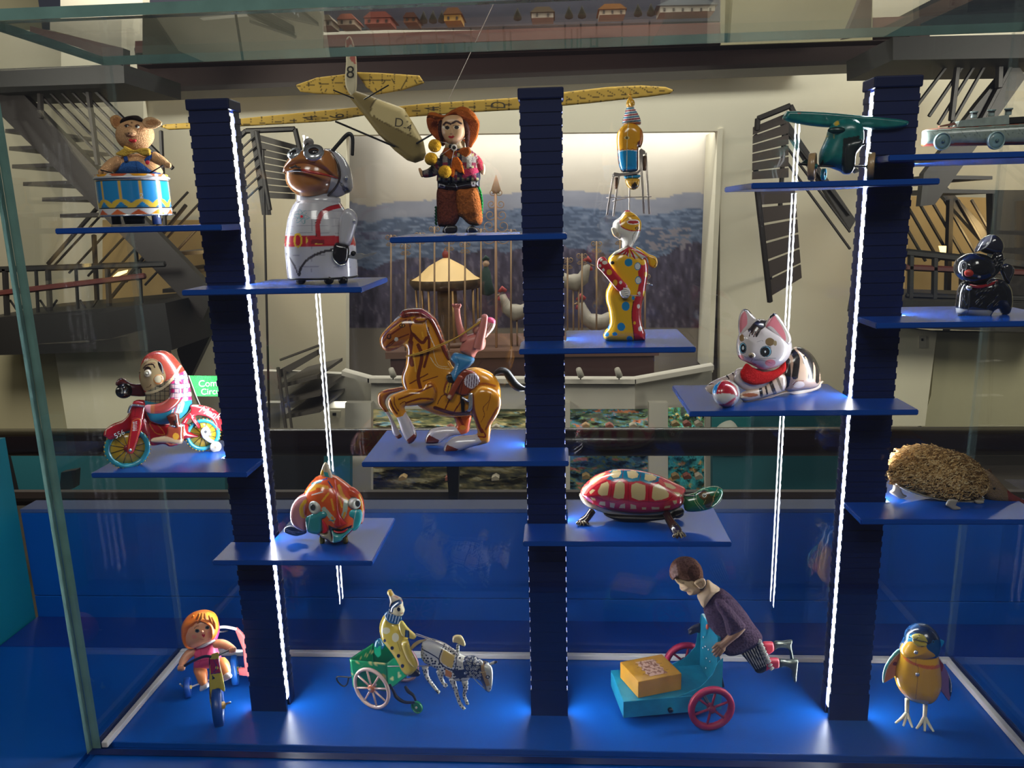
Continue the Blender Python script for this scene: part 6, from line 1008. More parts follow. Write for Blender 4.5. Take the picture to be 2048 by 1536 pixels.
# ================================================================== TURTLE
T = Toy('tin_turtle', 'tin turtle with red and cream shell and green head looking right', 'toy', 1120, 880, 5.689, .822, (800, 1000), SZ['turtle'], ax=-.00001)
RS, CR = '#b81c2c', '#c9b27c'
L = [RS, ('poly', [(510, 440), (560, 350), (620, 335), (760, 335), (900, 350), (1000, 370), (1140, 420), (1130, 470), (1010, 500), (910, 465), (780, 478), (710, 440), (600, 470)], '#146a80')]
for q, c in (([(230, 600), (280, 520), (440, 400), (540, 370), (600, 380), (520, 450), (420, 500), (340, 560), (300, 620)], '#cf5a4c'), ([(1130, 430), (1250, 465), (1420, 550), (1400, 650), (1330, 650), (1250, 580), (1180, 520), (1120, 480)], '#cc5a4a')): L.append(('poly', q, c))
cells = [[(565, 400), (600, 352), (690, 342), (695, 380), (665, 425), (610, 432)], [(760, 352), (860, 352), (895, 390), (880, 425), (820, 440), (775, 425)], [(970, 385), (1050, 395), (1105, 420), (1080, 455), (1010, 470), (960, 450)],
 [(340, 470), (440, 390), (520, 375), (440, 460), (380, 505), (330, 510)], [(430, 580), (470, 500), (540, 472), (560, 510), (540, 630), (470, 635), (435, 610)], [(630, 500), (680, 462), (735, 495), (735, 600), (725, 665), (660, 670), (605, 655), (620, 570)], [(815, 510), (870, 485), (970, 515), (975, 600), (965, 680), (900, 688), (815, 655), (808, 570)],
 [(1060, 530), (1120, 495), (1180, 540), (1240, 610), (1235, 650), (1160, 680), (1080, 690), (1045, 660), (1050, 590)], [(1180, 480), (1260, 500), (1330, 545), (1280, 560), (1210, 530)], [(1290, 590), (1360, 600), (1385, 640), (1340, 640)], [(250, 560), (300, 525), (310, 545), (270, 590)], [(330, 590), (370, 560), (400, 570), (350, 620)], [(345, 650), (400, 665), (405, 690), (365, 680)],
 [(455, 700), (515, 700), (515, 750), (440, 735)], [(568, 712), (628, 720), (615, 775), (568, 765)], [(690, 735), (740, 722), (740, 778), (670, 775)], [(802, 728), (865, 745), (868, 785), (802, 785)], [(930, 765), (982, 765), (980, 792), (935, 792)], [(1040, 762), (1130, 765), (1130, 788), (1045, 790)], [(1190, 755), (1260, 745), (1250, 770), (1185, 780)], [(1280, 690), (1330, 685), (1330, 720), (1300, 735)]]
seams = [[(300, 620), (420, 520), (560, 460), (720, 440), (790, 480), (920, 470), (1010, 505), (1140, 440), (1260, 580), (1400, 650)], [(330, 640), (440, 660), (520, 690), (640, 700), (700, 680), (780, 690), (880, 715), (960, 700), (1100, 710), (1220, 690), (1280, 640)], [(590, 475), (580, 600), (560, 690)], [(780, 480), (775, 600), (780, 700)], [(1015, 505), (1010, 600), (1010, 710)], [(720, 340), (710, 440)], [(925, 360), (905, 465)]]
L += [('line', s_, 6, '#7c0e1a') for s_ in seams]
for q in cells: L += [('poly', q, CR)]
T.puff('shell_rim', [(232, 600), (240, 680), (300, 745), (420, 800), (560, 840), (760, 868), (900, 872), (1080, 862), (1260, 815), (1390, 740), (1410, 640), (1200, 560), (800, 520), (400, 540)], ['#b5a98c'], w=0, R=60, k=.9, step=7)
T.puff('shell', [(232, 600), (255, 545), (310, 480), (400, 410), (500, 368), (620, 338), (760, 335), (900, 350), (1060, 385), (1200, 435), (1330, 500), (1425, 550), (1412, 620), (1395, 710), (1330, 765), (1240, 795), (1080, 822), (900, 832), (720, 818), (560, 790), (420, 745), (320, 690), (262, 645)], L, w=-20, R=240, k=.72, step=4.5)
T.puff('underside', [(520, 820), (1180, 830), (1300, 800), (1400, 780), (1390, 840), (1300, 880), (1150, 900), (900, 925), (650, 910)], '#1a1a18', w=10, R=60, k=1.5, m=DKMET, step=8)
L = ['#23643c', ('poly', [(1560, 560), (1640, 545), (1850, 560), (1850, 620), (1700, 560)], '#1c7a5c'), ('poly', [(1560, 600), (1640, 570), (1700, 600), (1720, 660), (1640, 690), (1590, 660)], '#4a3418'), ('poly', [(1640, 660), (1760, 640), (1720, 760), (1660, 770)], '#3f3a18', 1), ('line', [(1550, 600), (1560, 700), (1640, 790)], 5, '#b9c08c'), ('line', [(1520, 620), (1535, 700), (1600, 790)], 4, '#b9c08c'),
  ('line', [(1600, 580), (1640, 560), (1690, 570)], 4, '#a8b890'), ('line', [(1630, 730), (1660, 680)], 4, '#b0a860'), ('line', [(1760, 630), (1720, 750)], 5, '#a88a40'), ('line', [(1800, 545), (1745, 650), (1750, 700)], 5, '#c9a860'), ('ell', 1642, 632, 40, 38, '#6a4a20'), ('ell', 1642, 630, 26, 24, '#c9ccb8'), ('ell', 1642, 630, 15, 14, '#1a2418'), ('ell', 1640, 628, 5, 5, '#e8ecdc'), ('line', [(1745, 655), (1800, 640), (1840, 600)], 5, '#2a1c14')]
T.puff('head', [(1402, 650), (1430, 625), (1520, 605), (1600, 560), (1700, 532), (1790, 528), (1845, 560), (1856, 600), (1840, 650), (1800, 710), (1740, 760), (1680, 788), (1600, 805), (1520, 812), (1440, 808), (1405, 760)], L, w=0, R=110, k=.8, step=4.5)
T.puff('beak', [(1835, 600), (1850, 620), (1835, 680), (1780, 740), (1730, 775), (1745, 745), (1800, 690)], '#b8b49c', w=-10, R=12)
T.tube('neck_wire', [(1410, 620, -30), (1440, 632, -40), (1530, 632, -60)], 6, '#c9b48c', m=STEEL)
for q, r, toes in (([(370, 800, -60), (320, 870, -90), (265, 925, -125), (235, 945, -140)], [44, 42, 50, 46], [(190, 970), (228, 984), (275, 984), (325, 972)]), ([(1215, 850, -110), (1250, 920, -240), (1310, 1010, -390), (1350, 1070, -470)], [48, 46, 58, 52], [(1285, 1118), (1330, 1128), (1385, 1126), (1428, 1108)])):
    lg = T.tube('leg', q, r, ['#2c1c14', ('line', [q[1][:2], q[2][:2]], 5, '#9a8f70')], seg=18)
    for tx, ty in toes:
        w_ = q[-1][2]-40; T.tube('toe', [(q[-1][0]+(tx-q[-1][0])*.3, q[-1][1]-20, w_+30), ((q[-1][0]+tx)/2+(tx-q[-1][0])*.2, (q[-1][1]+ty)/2-14, w_), (tx, ty-12, w_-10)], [20, 20, 14], ['#2c1c14', ('line', [(q[-1][0]+(tx-q[-1][0])*.4, q[-1][1]-20), (tx, ty)], 7, '#a89c78')], parent=lg)
for q, w in (([(1330, 800), (1400, 790), (1410, 850), (1350, 890), (1300, 880)], 120), ([(560, 850), (640, 870), (650, 920), (600, 915), (540, 880)], 160)): T.puff('foot', q, '#5a5346', w=w, R=20)
T.tube('axle', [(900, 900, 60), (900, 1075, 60)], 26, '#141414', m=DKMET)
# ================================================================== HEDGEHOG
T = Toy('plush_hedgehog', 'hedgehog toy covered with curly tan bristles on the lower right shelf', 'toy', 1680, 840, 5.565, .822, (1100, 960), SZ['hedge'])
HO = [(512, 580), (540, 500), (620, 400), (740, 320), (880, 285), (1020, 285), (1180, 320), (1320, 360), (1450, 410), (1560, 500), (1620, 590), (1640, 700), (1600, 800), (1480, 860), (1300, 860), (1100, 830), (900, 770), (720, 710), (560, 660)]
T.puff('body', HO, '#5e4526', w=20, R=300, k=.75, m=FUR, step=9)
g_v = []; g_f = []; cc = []; n = 0; ho = catmull(HO, True, 6); loop = np.vstack([ho, ho[:1]])
cu0, cv0 = rng.uniform(505, 1650, 9000), rng.uniform(270, 880, 9000); ok = inpoly(cu0, cv0, ho); cu0, cv0 = cu0[ok], cv0[ok]; cd0 = dline(cu0, cv0, loop)
for n in range(min(4200, len(cu0))):
    u, v, d = cu0[n], cv0[n], cd0[n]; h = math.sqrt(max(300**2-(300-min(d, 300))**2, 0))*.75; sd = -1 if rng.random() < .72 else 1
    a = rng.normal(-.25 if u < 1300 else .9, .55); l = rng.uniform(40, 72); dr = np.array([-math.cos(a), -math.sin(a)*.6+.25]); nx_ = np.array([-dr[1], dr[0]]); wd = rng.uniform(4, 7); cu_ = rng.normal(0, 16); o = len(g_v)
    for t, ww in ((0, 1), (.5, .9), (1, .15)):
        p = np.array([u, v])+dr*l*t+nx_*cu_*4*t*(1-t); lift = (6+16*math.sin(math.pi*min(t*.9, 1)))
        for s_ in (-1, 1): q = p+nx_*wd*ww*s_; g_v.append((q[0], q[1], 20+sd*(h*1.0+lift)))
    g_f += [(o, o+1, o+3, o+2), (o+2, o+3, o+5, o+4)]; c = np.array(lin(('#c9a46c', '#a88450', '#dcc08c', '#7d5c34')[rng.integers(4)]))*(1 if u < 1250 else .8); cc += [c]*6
vv = np.array(g_v); wv = T.M(vv[:, 0], vv[:, 1], vv[:, 2], 20)
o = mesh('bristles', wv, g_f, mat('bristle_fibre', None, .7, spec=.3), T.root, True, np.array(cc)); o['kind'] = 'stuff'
T.puff('snout', [(1560, 560), (1640, 560), (1740, 640), (1830, 740), (1920, 820), (2020, 880), (2040, 920), (1980, 935), (1840, 920), (1700, 900), (1600, 860), (1540, 760)], ['#7a6650', ('poly', [(1860, 780), (2060, 870), (2060, 960), (1880, 920)], '#7c3a38')], w=30, R=90, m=FELT, step=7)
T.ball('nose', (2030, 905), (24, 22, 22), '#6e2020', w=20, m=FELT); T.ball('eye', (1716, 760), (16, 16, 10), '#0c0b0b', w=-58, m=RUB)
T.puff('ear', [(1570, 600), (1590, 585), (1625, 590), (1640, 610), (1615, 650), (1585, 640)], ['#5a4632', ('ell', 1604, 615, 20, 18, '#3a2c20')], w=-75, R=12, m=FELT); T.puff('ear', [(1640, 560), (1665, 540), (1690, 570), (1680, 610), (1650, 600)], '#4e3c2c', w=60, R=14, m=FELT)
T.puff('belly_plate', [(600, 690), (720, 720), (900, 790), (1100, 840), (1300, 870), (1540, 860), (1590, 870), (1480, 905), (1250, 895), (1050, 870), (850, 820), (680, 760)], '#8f8a7e', w=10, R=40, k=3, m=PLA, step=8)
for q, w in (([(600, 720), (660, 745), (680, 780), (700, 820), (735, 835), (740, 850), (690, 868), (640, 862), (560, 812), (555, 795), (585, 770)], 40), ([(1215, 880), (1310, 890), (1300, 920), (1290, 950), (1340, 975), (1325, 995), (1260, 1000), (1215, 975), (1175, 945), (1180, 930)], -300), ([(1500, 890), (1560, 890), (1600, 905), (1590, 925), (1540, 935), (1500, 920)], -120), ([(950, 800), (1000, 810), (1000, 870), (980, 872)], 150)): T.puff('foot', q, '#8f897c', w=w, R=22, m=PLA, step=5)
# ================================================================== GIRL ON TRICYCLE
T = Toy('doll_tricycle', 'plastic girl with orange hair in pink dress riding a small tricycle', 'toy', 330, 1180, 5.12, .825, (500, 1280), ZB)
OR, SKN, PNK = '#e87a18', '#e5a074', '#e2527a'
T.puff('head', [(190, 420), (200, 340), (240, 275), (310, 235), (380, 228), (450, 245), (500, 290), (528, 350), (530, 420), (515, 480), (460, 520), (400, 550), (330, 575), (270, 570), (225, 530), (195, 480)], [SKN, ('ell', 330, 418, 24, 20, '#5a6a60'), ('ell', 330, 418, 14, 15, '#14181a'), ('ell', 433, 385, 22, 19, '#5a6a60'), ('ell', 434, 384, 13, 14, '#14181a'), ('line', [(300, 392), (322, 372), (345, 368)], 5, '#4a2c1c'), ('line', [(405, 345), (425, 335), (445, 342)], 5, '#4a2c1c'), ('poly', [(372, 462), (385, 450), (395, 458), (408, 450), (412, 466), (395, 488)], '#c4202a'), ('ell', 300, 480, 26, 20, '#e88c6c'), ('ell', 470, 440, 24, 20, '#e88c6c'), ('line', [(360, 500), (385, 510), (405, 502)], 4, '#c98a68')], w=-40, R=150, k=.9, m=PLA, step=4.5)
T.ball('nose', (380, 428), (14, 12, 12), SKN, w=-178, m=PLA)
h = T.puff('hair', [(188, 430), (192, 330), (235, 265), (310, 232), (390, 226), (470, 255), (515, 310), (532, 390), (528, 450), (505, 490), (490, 470), (500, 420), (490, 350), (460, 320), (420, 300), (380, 300), (350, 340), (320, 360), (318, 400), (300, 410), (292, 450), (296, 510), (330, 566), (285, 574), (240, 555), (205, 500)], [OR, ('poly', [(330, 225), (480, 240), (520, 310), (490, 320), (400, 300), (340, 330)], '#e8a02c')], w=-60, R=70, k=1.7, m=PLA, step=4.5)
for q in ([(350, 240), (330, 290), (300, 350)], [(380, 235), (370, 280), (330, 340)], [(410, 240), (410, 280), (420, 300)], [(290, 260), (260, 330), (240, 400)], [(450, 260), (470, 310), (495, 350)], [(250, 300), (220, 370), (210, 450)], [(480, 280), (510, 340), (518, 400)]): T.tube('hair_lock', [(a, b, -165+abs(a-370)*.45) for a, b in q], [8, 13, 6], '#dc8420', m=PLA, parent=h)
T.puff('hood', [(180, 390), (190, 330), (240, 300), (300, 300), (480, 300), (540, 330), (556, 400), (545, 470), (505, 512), (300, 520), (220, 480)], '#d02a6c', w=60, R=60, k=.9, m=PLA)
T.puff('dress', [(295, 600), (350, 575), (420, 555), (500, 525), (522, 570), (540, 640), (570, 700), (605, 730), (600, 760), (470, 790), (370, 815), (305, 810), (300, 740), (310, 680)], [PNK, ('line', [(365, 600), (368, 680), (350, 760)], 5, '#b83458'), ('line', [(430, 580), (470, 640), (500, 700)], 5, '#b83458'), ('line', [(300, 735), (400, 720), (470, 700)], 7, '#b83458')], w=-20, R=90, k=.9, m=PLA, step=6)
T.tube('collar', [(330, 592, -60), (380, 572, -90), (440, 545, -90), (512, 515, -50)], [12, 18, 18, 12], '#cfc8cc', m=PLA)
for pth, r, hx in (([(300, 620, -40), (240, 660, -80), (185, 730, -130), (170, 785, -160)], [44, 44, 36, 26], (168, 795)), ([(520, 550, -40), (600, 555, -70), (670, 590, -120), (700, 605, -150)], [42, 42, 34, 26], (692, 612))):
    a = T.tube('arm', pth, r, SKN, m=PLA); hd = T.ball('hand', hx, (40, 30, 28), SKN, w=-170, m=PLA, parent=a, rot=20 if hx[0] < 300 else -10)
    for i in range(4): T.tube('finger', [(hx[0]-30+18*i, hx[1]-12-3*i, -196), (hx[0]-30+18*i, hx[1]+14-3*i, -200), (hx[0]-26+18*i, hx[1]+28-3*i, -180)], 9, SKN, m=PLA, parent=hd)
for pth, sh in (([(350, 800, -40), (370, 850, -90), (385, 920, -120), (395, 955, -120)], [(355, 1010), (368, 970), (405, 945), (445, 958), (450, 990), (410, 1018), (370, 1034)]), ([(570, 740, -20), (600, 780, -60), (625, 840, -90), (632, 860, -90)], [(592, 900), (600, 870), (640, 845), (680, 870), (682, 895), (640, 920), (600, 930)])):
    T.tube('leg', pth, [58, 58, 46, 38], '#e08a48', m=PLA); T.puff('shoe', sh, '#d5ccd0', w=-130, R=30, m=PLA)
FK = ['#c9b41c', ('poly', [(455, 710), (560, 700), (572, 850), (470, 865)], '#a01c34'), ('ell', 530, 795, 16, 16, '#e0c83c'), ('line', [(500, 720), (530, 790), (500, 840)], 8, '#16305a'), ('line', [(470, 860), (570, 845)], 6, '#16305a'), ('poly', [(480, 870), (515, 905), (485, 920)], '#161a2a'), ('line', [(455, 700), (452, 1000), (490, 1200)], 10, '#4a1420')]
f_ = T.puff('fork', [(450, 700), (480, 660), (520, 648), (548, 665), (560, 760), (585, 860), (605, 960), (612, 1040), (560, 1005), (520, 1020), (508, 1080), (505, 1230), (485, 1240), (460, 1130), (452, 960), (455, 820)], FK, w=-300, R=20)
T.prism('head_badge', [(475, 660), (540, 640), (552, 690), (510, 712), (482, 700)], -330, -322, '#b8a81c', parent=f_)
T.tube('handlebar', [(200, 778, -190), (270, 735, -230), (370, 690, -290), (430, 678, -310), (472, 684, -320)], 13, '#1a1212', m=RUB); T.tube('handlebar', [(545, 668, -320), (590, 645, -270), (650, 622, -200)], 13, '#1a1212', m=RUB)
T.wheel('front_wheel', (545, 1190), 186, -313, 90, ('#123f86', '#7a1c2c', '#8a3040', '#c9a83c'), axis=(.93, .36, 0), spokes=8, m=PLA, rim=.3, spoke_w=.04)
T.tube('pedal', [(560, 1190, -260), (668, 1150, -300)], 10, '#c98a3a', m=CHROME)
T.wheel('rear_wheel', (232, 1000), 100, 150, 60, ('#12408c', '#12408c', '#16305a', '#b9a23a'), axis=(.93, .36, 0), spokes=0, m=PLA, disc=True); T.wheel('rear_wheel', (712, 820), 150, 380, 66, ('#1658a8', '#1658a8', '#16305a', '#b9a23a'), axis=(.93, .36, 0), spokes=0, m=PLA, disc=True)
T.tube('rear_axle', [(150, 960, 100), (232, 1000, 140), (450, 920, 250), (712, 820, 370), (780, 790, 390)], 9, '#b9893a', m=STEEL)
T.tube('backrest_bar', [(530, 388, 120), (600, 378, 150), (680, 388, 200), (725, 400, 240)], 14, '#d8d4d6', m=PLA); T.tube('side_bar', [(690, 625, 180), (780, 622, 260), (835, 598, 300)], 14, '#d8d4d6', m=PLA); T.tube('side_bar', [(660, 860, 250), (760, 845, 300)], 13, '#d8d4d6', m=PLA)
T.puff('side_panel', [(712, 390), (735, 378), (800, 440), (825, 480), (822, 560), (845, 590), (838, 640), (850, 760), (870, 790), (858, 830), (882, 880), (870, 915), (840, 880), (760, 870), (750, 800), (815, 790), (805, 700), (800, 610), (770, 540), (730, 440)], '#e0706c', w=260, R=18, m=PLA, smooth_out=False)
T.tube('balloon_rod', [(560, 430, 380), (640, 420, 640)], 8, '#d8d0d4', m=STEEL)
T.ball('ball', (368, 402), (180, 150, 150), '#c2327c', w=210, m=PLA)
# ================================================================== CLOWN CHARIOT WITH SPOTTED DONKEY
T = Toy('clown_chariot', 'green tin chariot with a yellow clown driver and spotted donkey', 'toy', 660, 1150, 5.12, .83, (600, 1370), ZB, ax=-.00004)
E1 = np.array((.987, -.16, 0)); E2 = np.array((.40, .917, 0)); GR = '#12824a'
def cp(u, v, z): return atZ(u/5.12+660, v/5.12+1150, ZB+z)
RN, FN, RF = cp(205, 862, .058), cp(575, 902, .058), cp(440, 700, .058); FF = FN+(RF-RN); dn = np.array((0, 0, -.034)); mid = (RN+FN+RF+FF)/4
def wallq(name, a, b, ia, ib, lay):
    n = 14; V0 = []; f = []
    for j in range(n+1):
        for i in range(n+1):
            s, t = i/n, j/n; top = a*(1-s)+b*s; bot = top*.96+mid*.04; bot[2] = top[2]-.038; V0.append(top*(1-t)+bot*t)
    for j in range(n):
        for i in range(n): f.append((j*(n+1)+i, j*(n+1)+i+1, (j+1)*(n+1)+i+1, (j+1)*(n+1)+i))
    o = T.fin(name, np.array(V0), f, TIN, lay); md = o.modifiers.new('t', 'SOLIDIFY'); md.thickness = .0012; return o
TR = [GR]+[('poly', [(270+k*62, 872+k*5), (312+k*62, 875+k*5), (292+k*62, 915+k*5)], '#c9c07a') for k in range(6)]+[('poly', [(560, 1010), (530, 1060), (570, 1100)], '#c9a03a'), ('poly', [(205, 960), (235, 1010), (210, 1030)], '#c9b86a'), ('line', [(280, 938), (312, 930)], 6, '#d8d4b0')]
wallq('side_wall', RN, FN, 0, 0, TR)
FRL = [GR]+[('poly', [(u, v), (u+38, v+60), (u-6, v+70)], '#c9c07a') for u, v in ((620, 1010), (690, 980), (780, 990))]+[('poly', [(u, v), (u+30, v-30), (u+24, v+14)], '#c9a84a') for u, v in ((650, 1190), (710, 1150), (790, 1110), (840, 1080))]
wallq('front_wall', FN, FF, 0, 0, FRL); wallq('rear_wall', RF, RN, 0, 0, [GR]+[('poly', [(u, v), (u+44, v-14), (u+40, v+18)], '#c9c07a') for u, v in ((345, 820), (405, 785), (280, 850))]); wallq('side_wall', FF, RF, 0, 0, GR)
fl = [p*.96+mid*.04+np.array((0, 0, -.038)) for p in (RN, FN, FF, RF)]; extrude('floor_plate', fl, (0, 0, -.001), mat('green_tin', '#0e5c36', .4), T.root)
NWc = (427, 1160)
cN = cp(427, 1160, .0276)
def wheelat(c, r, cols, nm='wheel', **k):
    x, y = proj(c); T.wheel(nm, ((x-660)*5.12, (y-1150)*5.12), r, (c[1]-(T.Y0+T.ax*((x-660)*5.12-T.xr)))/T.mpp, 30, cols, axis=tuple(E2), **k)
wheelat(cN, .0272/T.mpp, ('#c9a898', '#b99484', '#c2a090', '#b0602c'), spokes=8, rim=.16, spoke_w=.05)
wheelat(cN+E2*.062, .0272/T.mpp, ('#c08a80', '#b07a70', '#b08878', '#b0602c'), spokes=8, rim=.16, spoke_w=.05)
v, f = tube_geo([cN-E2*.004, cN+E2*.064], .0016, 8); T.fin('axle', v, f, STEEL, '#999')
wheelat(cp(890, 1352, .009), 66, ('#0f7a44', '#0f7a44', '#0a5a30', '#c9c9b0'), 'front_wheel', spokes=0, disc=True)
for q in ([(610, 1120, -10), (650, 1190, -20), (680, 1250, -30), (760, 1300, -40), (865, 1305, -40)], [(770, 1140, 30), (800, 1190, 20), (850, 1230, 0), (880, 1290, -10)]): T.tube('wheel_bracket', q, [16, 20, 16, 12][:len(q)] if len(q) == 4 else [14, 16, 20, 16, 12], '#1c1614', m=DKMET, flat=.5)
T.tube('tow_hook', [(265, 1010, 10), (215, 1045, 0), (180, 1045, 0), (85, 1040, 0), (68, 1065, 0), (95, 1110, 0), (140, 1138, 0), (175, 1115, 0), (190, 1050, 0)], 8, '#2a2c30', m=DKMET)
T.tube('shaft', [(590, 935, -30), (850, 935, -20), (1120, 925, -40)], 5, '#8a7468', m=STEEL)
T.lathe('seat_knob', (510, 740, 80), [(0, 0), (50, 0), (56, 40), (40, 80), (0, 100)], '#1c6a8c', seg=20); T.prism('seat_bracket', [(450, 735), (520, 730), (520, 820), (490, 850), (455, 800)], 20, 30, '#18a070')
CY = '#cfb43c'
b = T.puff('clown_body', [(508, 560), (515, 480), (545, 420), (590, 395), (660, 470), (730, 500), (770, 560), (800, 640), (790, 690), (820, 760), (860, 840), (885, 900), (892, 960), (850, 1010), (780, 1012), (730, 960), (690, 880), (640, 800), (580, 720), (530, 650)], [CY, ('ell', 575, 570, 40, 34, '#d8cfa8'), ('ell', 670, 640, 36, 46, '#d8cfa8'), ('ell', 560, 672, 14, 16, '#1a1614'), ('ell', 636, 748, 18, 20, '#1a1614'), ('ell', 702, 828, 18, 20, '#1a1614'), ('ell', 742, 932, 18, 20, '#1a1614'), ('line', [(770, 700), (830, 800), (850, 900)], 4, '#8a6a1c'), ('line', [(690, 690), (720, 780)], 6, '#8a7a2c')], w=-10, R=70, step=4.5)
T.puff('leg', [(730, 690), (790, 665), (810, 700), (830, 770), (870, 850), (895, 900), (895, 940), (850, 935), (800, 880), (760, 800)], [CY, ('line', [(800, 700), (860, 860)], 5, '#e0d490')], w=-80, R=40, step=5, parent=None)
T.puff('shoe', [(785, 1020), (830, 985), (890, 965), (922, 1000), (915, 1032), (860, 1040), (800, 1035)], '#191412', w=-40, R=26)
a = T.puff('arm', [(700, 500), (740, 470), (800, 540), (830, 570), (880, 615), (880, 640), (860, 655), (800, 640), (730, 610)], ['#cdb54a', ('poly', [(770, 560), (812, 570), (815, 650), (765, 645)], '#1c2c44'), ('line', [(790, 570), (788, 640)], 5, '#4a7aa0'), ('fn', lambda u, v: u > 818, '#d0b450')], w=-75, R=26, step=4)
hd = T.puff('head', [(605, 345), (625, 300), (670, 262), (720, 245), (745, 275), (752, 320), (765, 360), (758, 385), (745, 410), (690, 420), (640, 400), (612, 380)], ['#d6c9a0', ('poly', [(605, 340), (625, 295), (680, 262), (735, 250), (735, 290), (690, 320), (650, 345), (640, 390), (612, 375)], '#1d3a5c'), ('ell', 704, 352, 18, 22, '#1a1614'), ('line', [(680, 330), (720, 318)], 5, '#1a1614'), ('line', [(725, 395), (745, 388)], 6, '#a83a2c'), ('ell', 740, 260, 12, 10, '#c98a6a')], w=-10, R=60, step=3.5)
T.puff('hat', [(583, 180), (595, 152), (625, 150), (645, 178), (665, 205), (730, 240), (700, 262), (640, 290), (612, 330), (610, 260), (600, 215)], ['#cbb896', ('poly', [(580, 180), (595, 148), (630, 150), (650, 195), (625, 220), (600, 215)], '#c9a030'), ('line', [(650, 215), (700, 235)], 8, '#b0685a'), ('line', [(620, 330), (640, 290), (725, 245)], 8, '#2c4a68')], w=-10, R=36, step=4)
T.puff('ruff', [(556, 400), (590, 368), (640, 392), (700, 418), (735, 432), (728, 490), (690, 502), (620, 490), (575, 455)], ['#2a5a86']+[('line', [(600+i*28, 375+i*12), (580+i*28, 450+i*12)], 6, '#b9c4c8') for i in range(5)]+[('line', [(612+i*28, 380+i*12), (592+i*28, 460+i*12)], 5, '#141e2c') for i in range(5)], w=-55, R=26, step=4)
# donkey
SP = [(x, y) for x in range(900, 1720, 33) for y in range(640, 1400, 30)]; r9 = np.random.default_rng(5)
dots = [('ell', x+r9.uniform(-9, 9)+(13 if (y//26) % 2 else 0), y+r9.uniform(-9, 9), 11, 10, '#17171c') for x, y in SP]
NV = '#1c2440'
D0 = ['#c9c4b4']+[d for d in dots if d[1] < 1340]
T.puff('donkey_body', [(935, 740), (945, 680), (1000, 655), (1080, 668), (1160, 700), (1260, 760), (1340, 820), (1390, 850), (1420, 930), (1440, 1040), (1380, 1080), (1280, 1070), (1200, 1040), (1100, 960), (1030, 920), (960, 880), (930, 810)], D0+[('poly', [(940, 680), (1000, 650), (1160, 700), (1130, 900), (960, 800)], '#bdbab0'), ('poly', [(1140, 750), (1280, 820), (1250, 960), (1120, 890)], '#c9a850'), ('line', [(1155, 745), (1120, 890), (1265, 975), (1300, 830)], 12, NV), ('line', [(1168, 750), (1135, 885), (1255, 955), (1285, 835)], 4, '#c9ccd4'), ('line', [(945, 760), (1100, 850), (1120, 900)], 12, NV), ('poly', [(1300, 850), (1350, 870), (1340, 940), (1295, 930)], '#b5b0a4'), ('poly', [(1180, 960), (1250, 1000), (1240, 1055), (1180, 1030)], '#c47a28'), ('poly', [(1250, 980), (1420, 960), (1440, 1050), (1300, 1060)], NV), ('ell', 1385, 1005, 12, 14, '#c9ccd4')], w=0, R=80, k=.9, step=4)
T.puff('donkey_head', [(1345, 870), (1400, 840), (1480, 838), (1530, 870), (1600, 890), (1650, 930), (1668, 1000), (1665, 1100), (1650, 1175), (1620, 1190), (1580, 1160), (1540, 1080), (1480, 1050), (1400, 1040), (1360, 980)], ['#23263a']+[('ell', d[1], d[2], 12, 12, '#b9b6ac') for d in dots if 1380 < d[1] < 1540]+[('ell', d[1], d[2], 7, 7, '#17171c') for d in dots if 1380 < d[1] < 1540]+[('poly', [(1600, 900), (1650, 930), (1670, 1010), (1662, 1110), (1645, 1185), (1610, 1185), (1590, 1100), (1560, 1000)], '#a8a698', 1), ('poly', [(1545, 900), (1580, 895), (1580, 960), (1640, 1130), (1600, 1140), (1550, 1000)], '#9a7c4c'), ('ell', 1615, 1045, 22, 18, '#17171c'), ('ell', 1615, 1045, 10, 9, '#c9c4b0'), ('line', [(1535, 1000), (1600, 990)], 5, '#d8b86a'), ('ell', 1640, 1165, 8, 8, '#17171c')], w=-10, R=60, step=4)
for q in ([(1545, 880), (1560, 930), (1540, 990)], [(1638, 912), (1680, 895), (1712, 890)]): T.tube('donkey_ear', [(a, b_, -40) for a, b_ in q], [12, 14, 7], ['#c9c4b4', ('fn', lambda u, v: u > 1680, '#17171c')])
for q, w in (([(975, 940, 20), (990, 1030, 20), (1040, 1110, 20), (1105, 1190, 20), (1122, 1205, 20)], 0), ([(1120, 980, -40), (1140, 1060, -40), (1165, 1110, -40), (1190, 1130, -50), (1170, 1140, -50)], 0), ([(1250, 1060, -50), (1280, 1150, -50), (1310, 1260, -50), (1340, 1330, -50), (1380, 1372, -50)], 0), ([(1380, 1080, -20), (1388, 1160, -20), (1375, 1230, -20), (1395, 1290, -20), (1410, 1325, -20)], 0)):
    T.tube('donkey_leg', q, [34, 24, 18, 17, 16], ['#c4beae']+[('ell', d[1], d[2], 8, 9, '#17171c') for d in dots], seg=26, n=18)
for k in range(4): T.tube('donkey_tail', [(985, 660, -10), (900, 680+k*8, -10-6*k), (840, 730+k*10, -10), (808, 800+k*8, -10)], [5, 8, 7, 3], '#b8a06c', m=PLA)
T.tube('plume_stem', [(1305, 820, -20), (1308, 760, -20), (1310, 715, -20)], [18, 16, 16], ['#c9c4b4']+[('line', [(1280, 730+i*28), (1330, 722+i*28)], 9, '#17171c') for i in range(4)]); T.puff('plume', [(1252, 640), (1280, 615), (1330, 615), (1362, 640), (1388, 700), (1380, 728), (1340, 715), (1290, 690), (1255, 685)], ['#c9b478', ('line', [(1370, 660), (1385, 720)], 8, '#4a3a24')], w=-20, R=26)
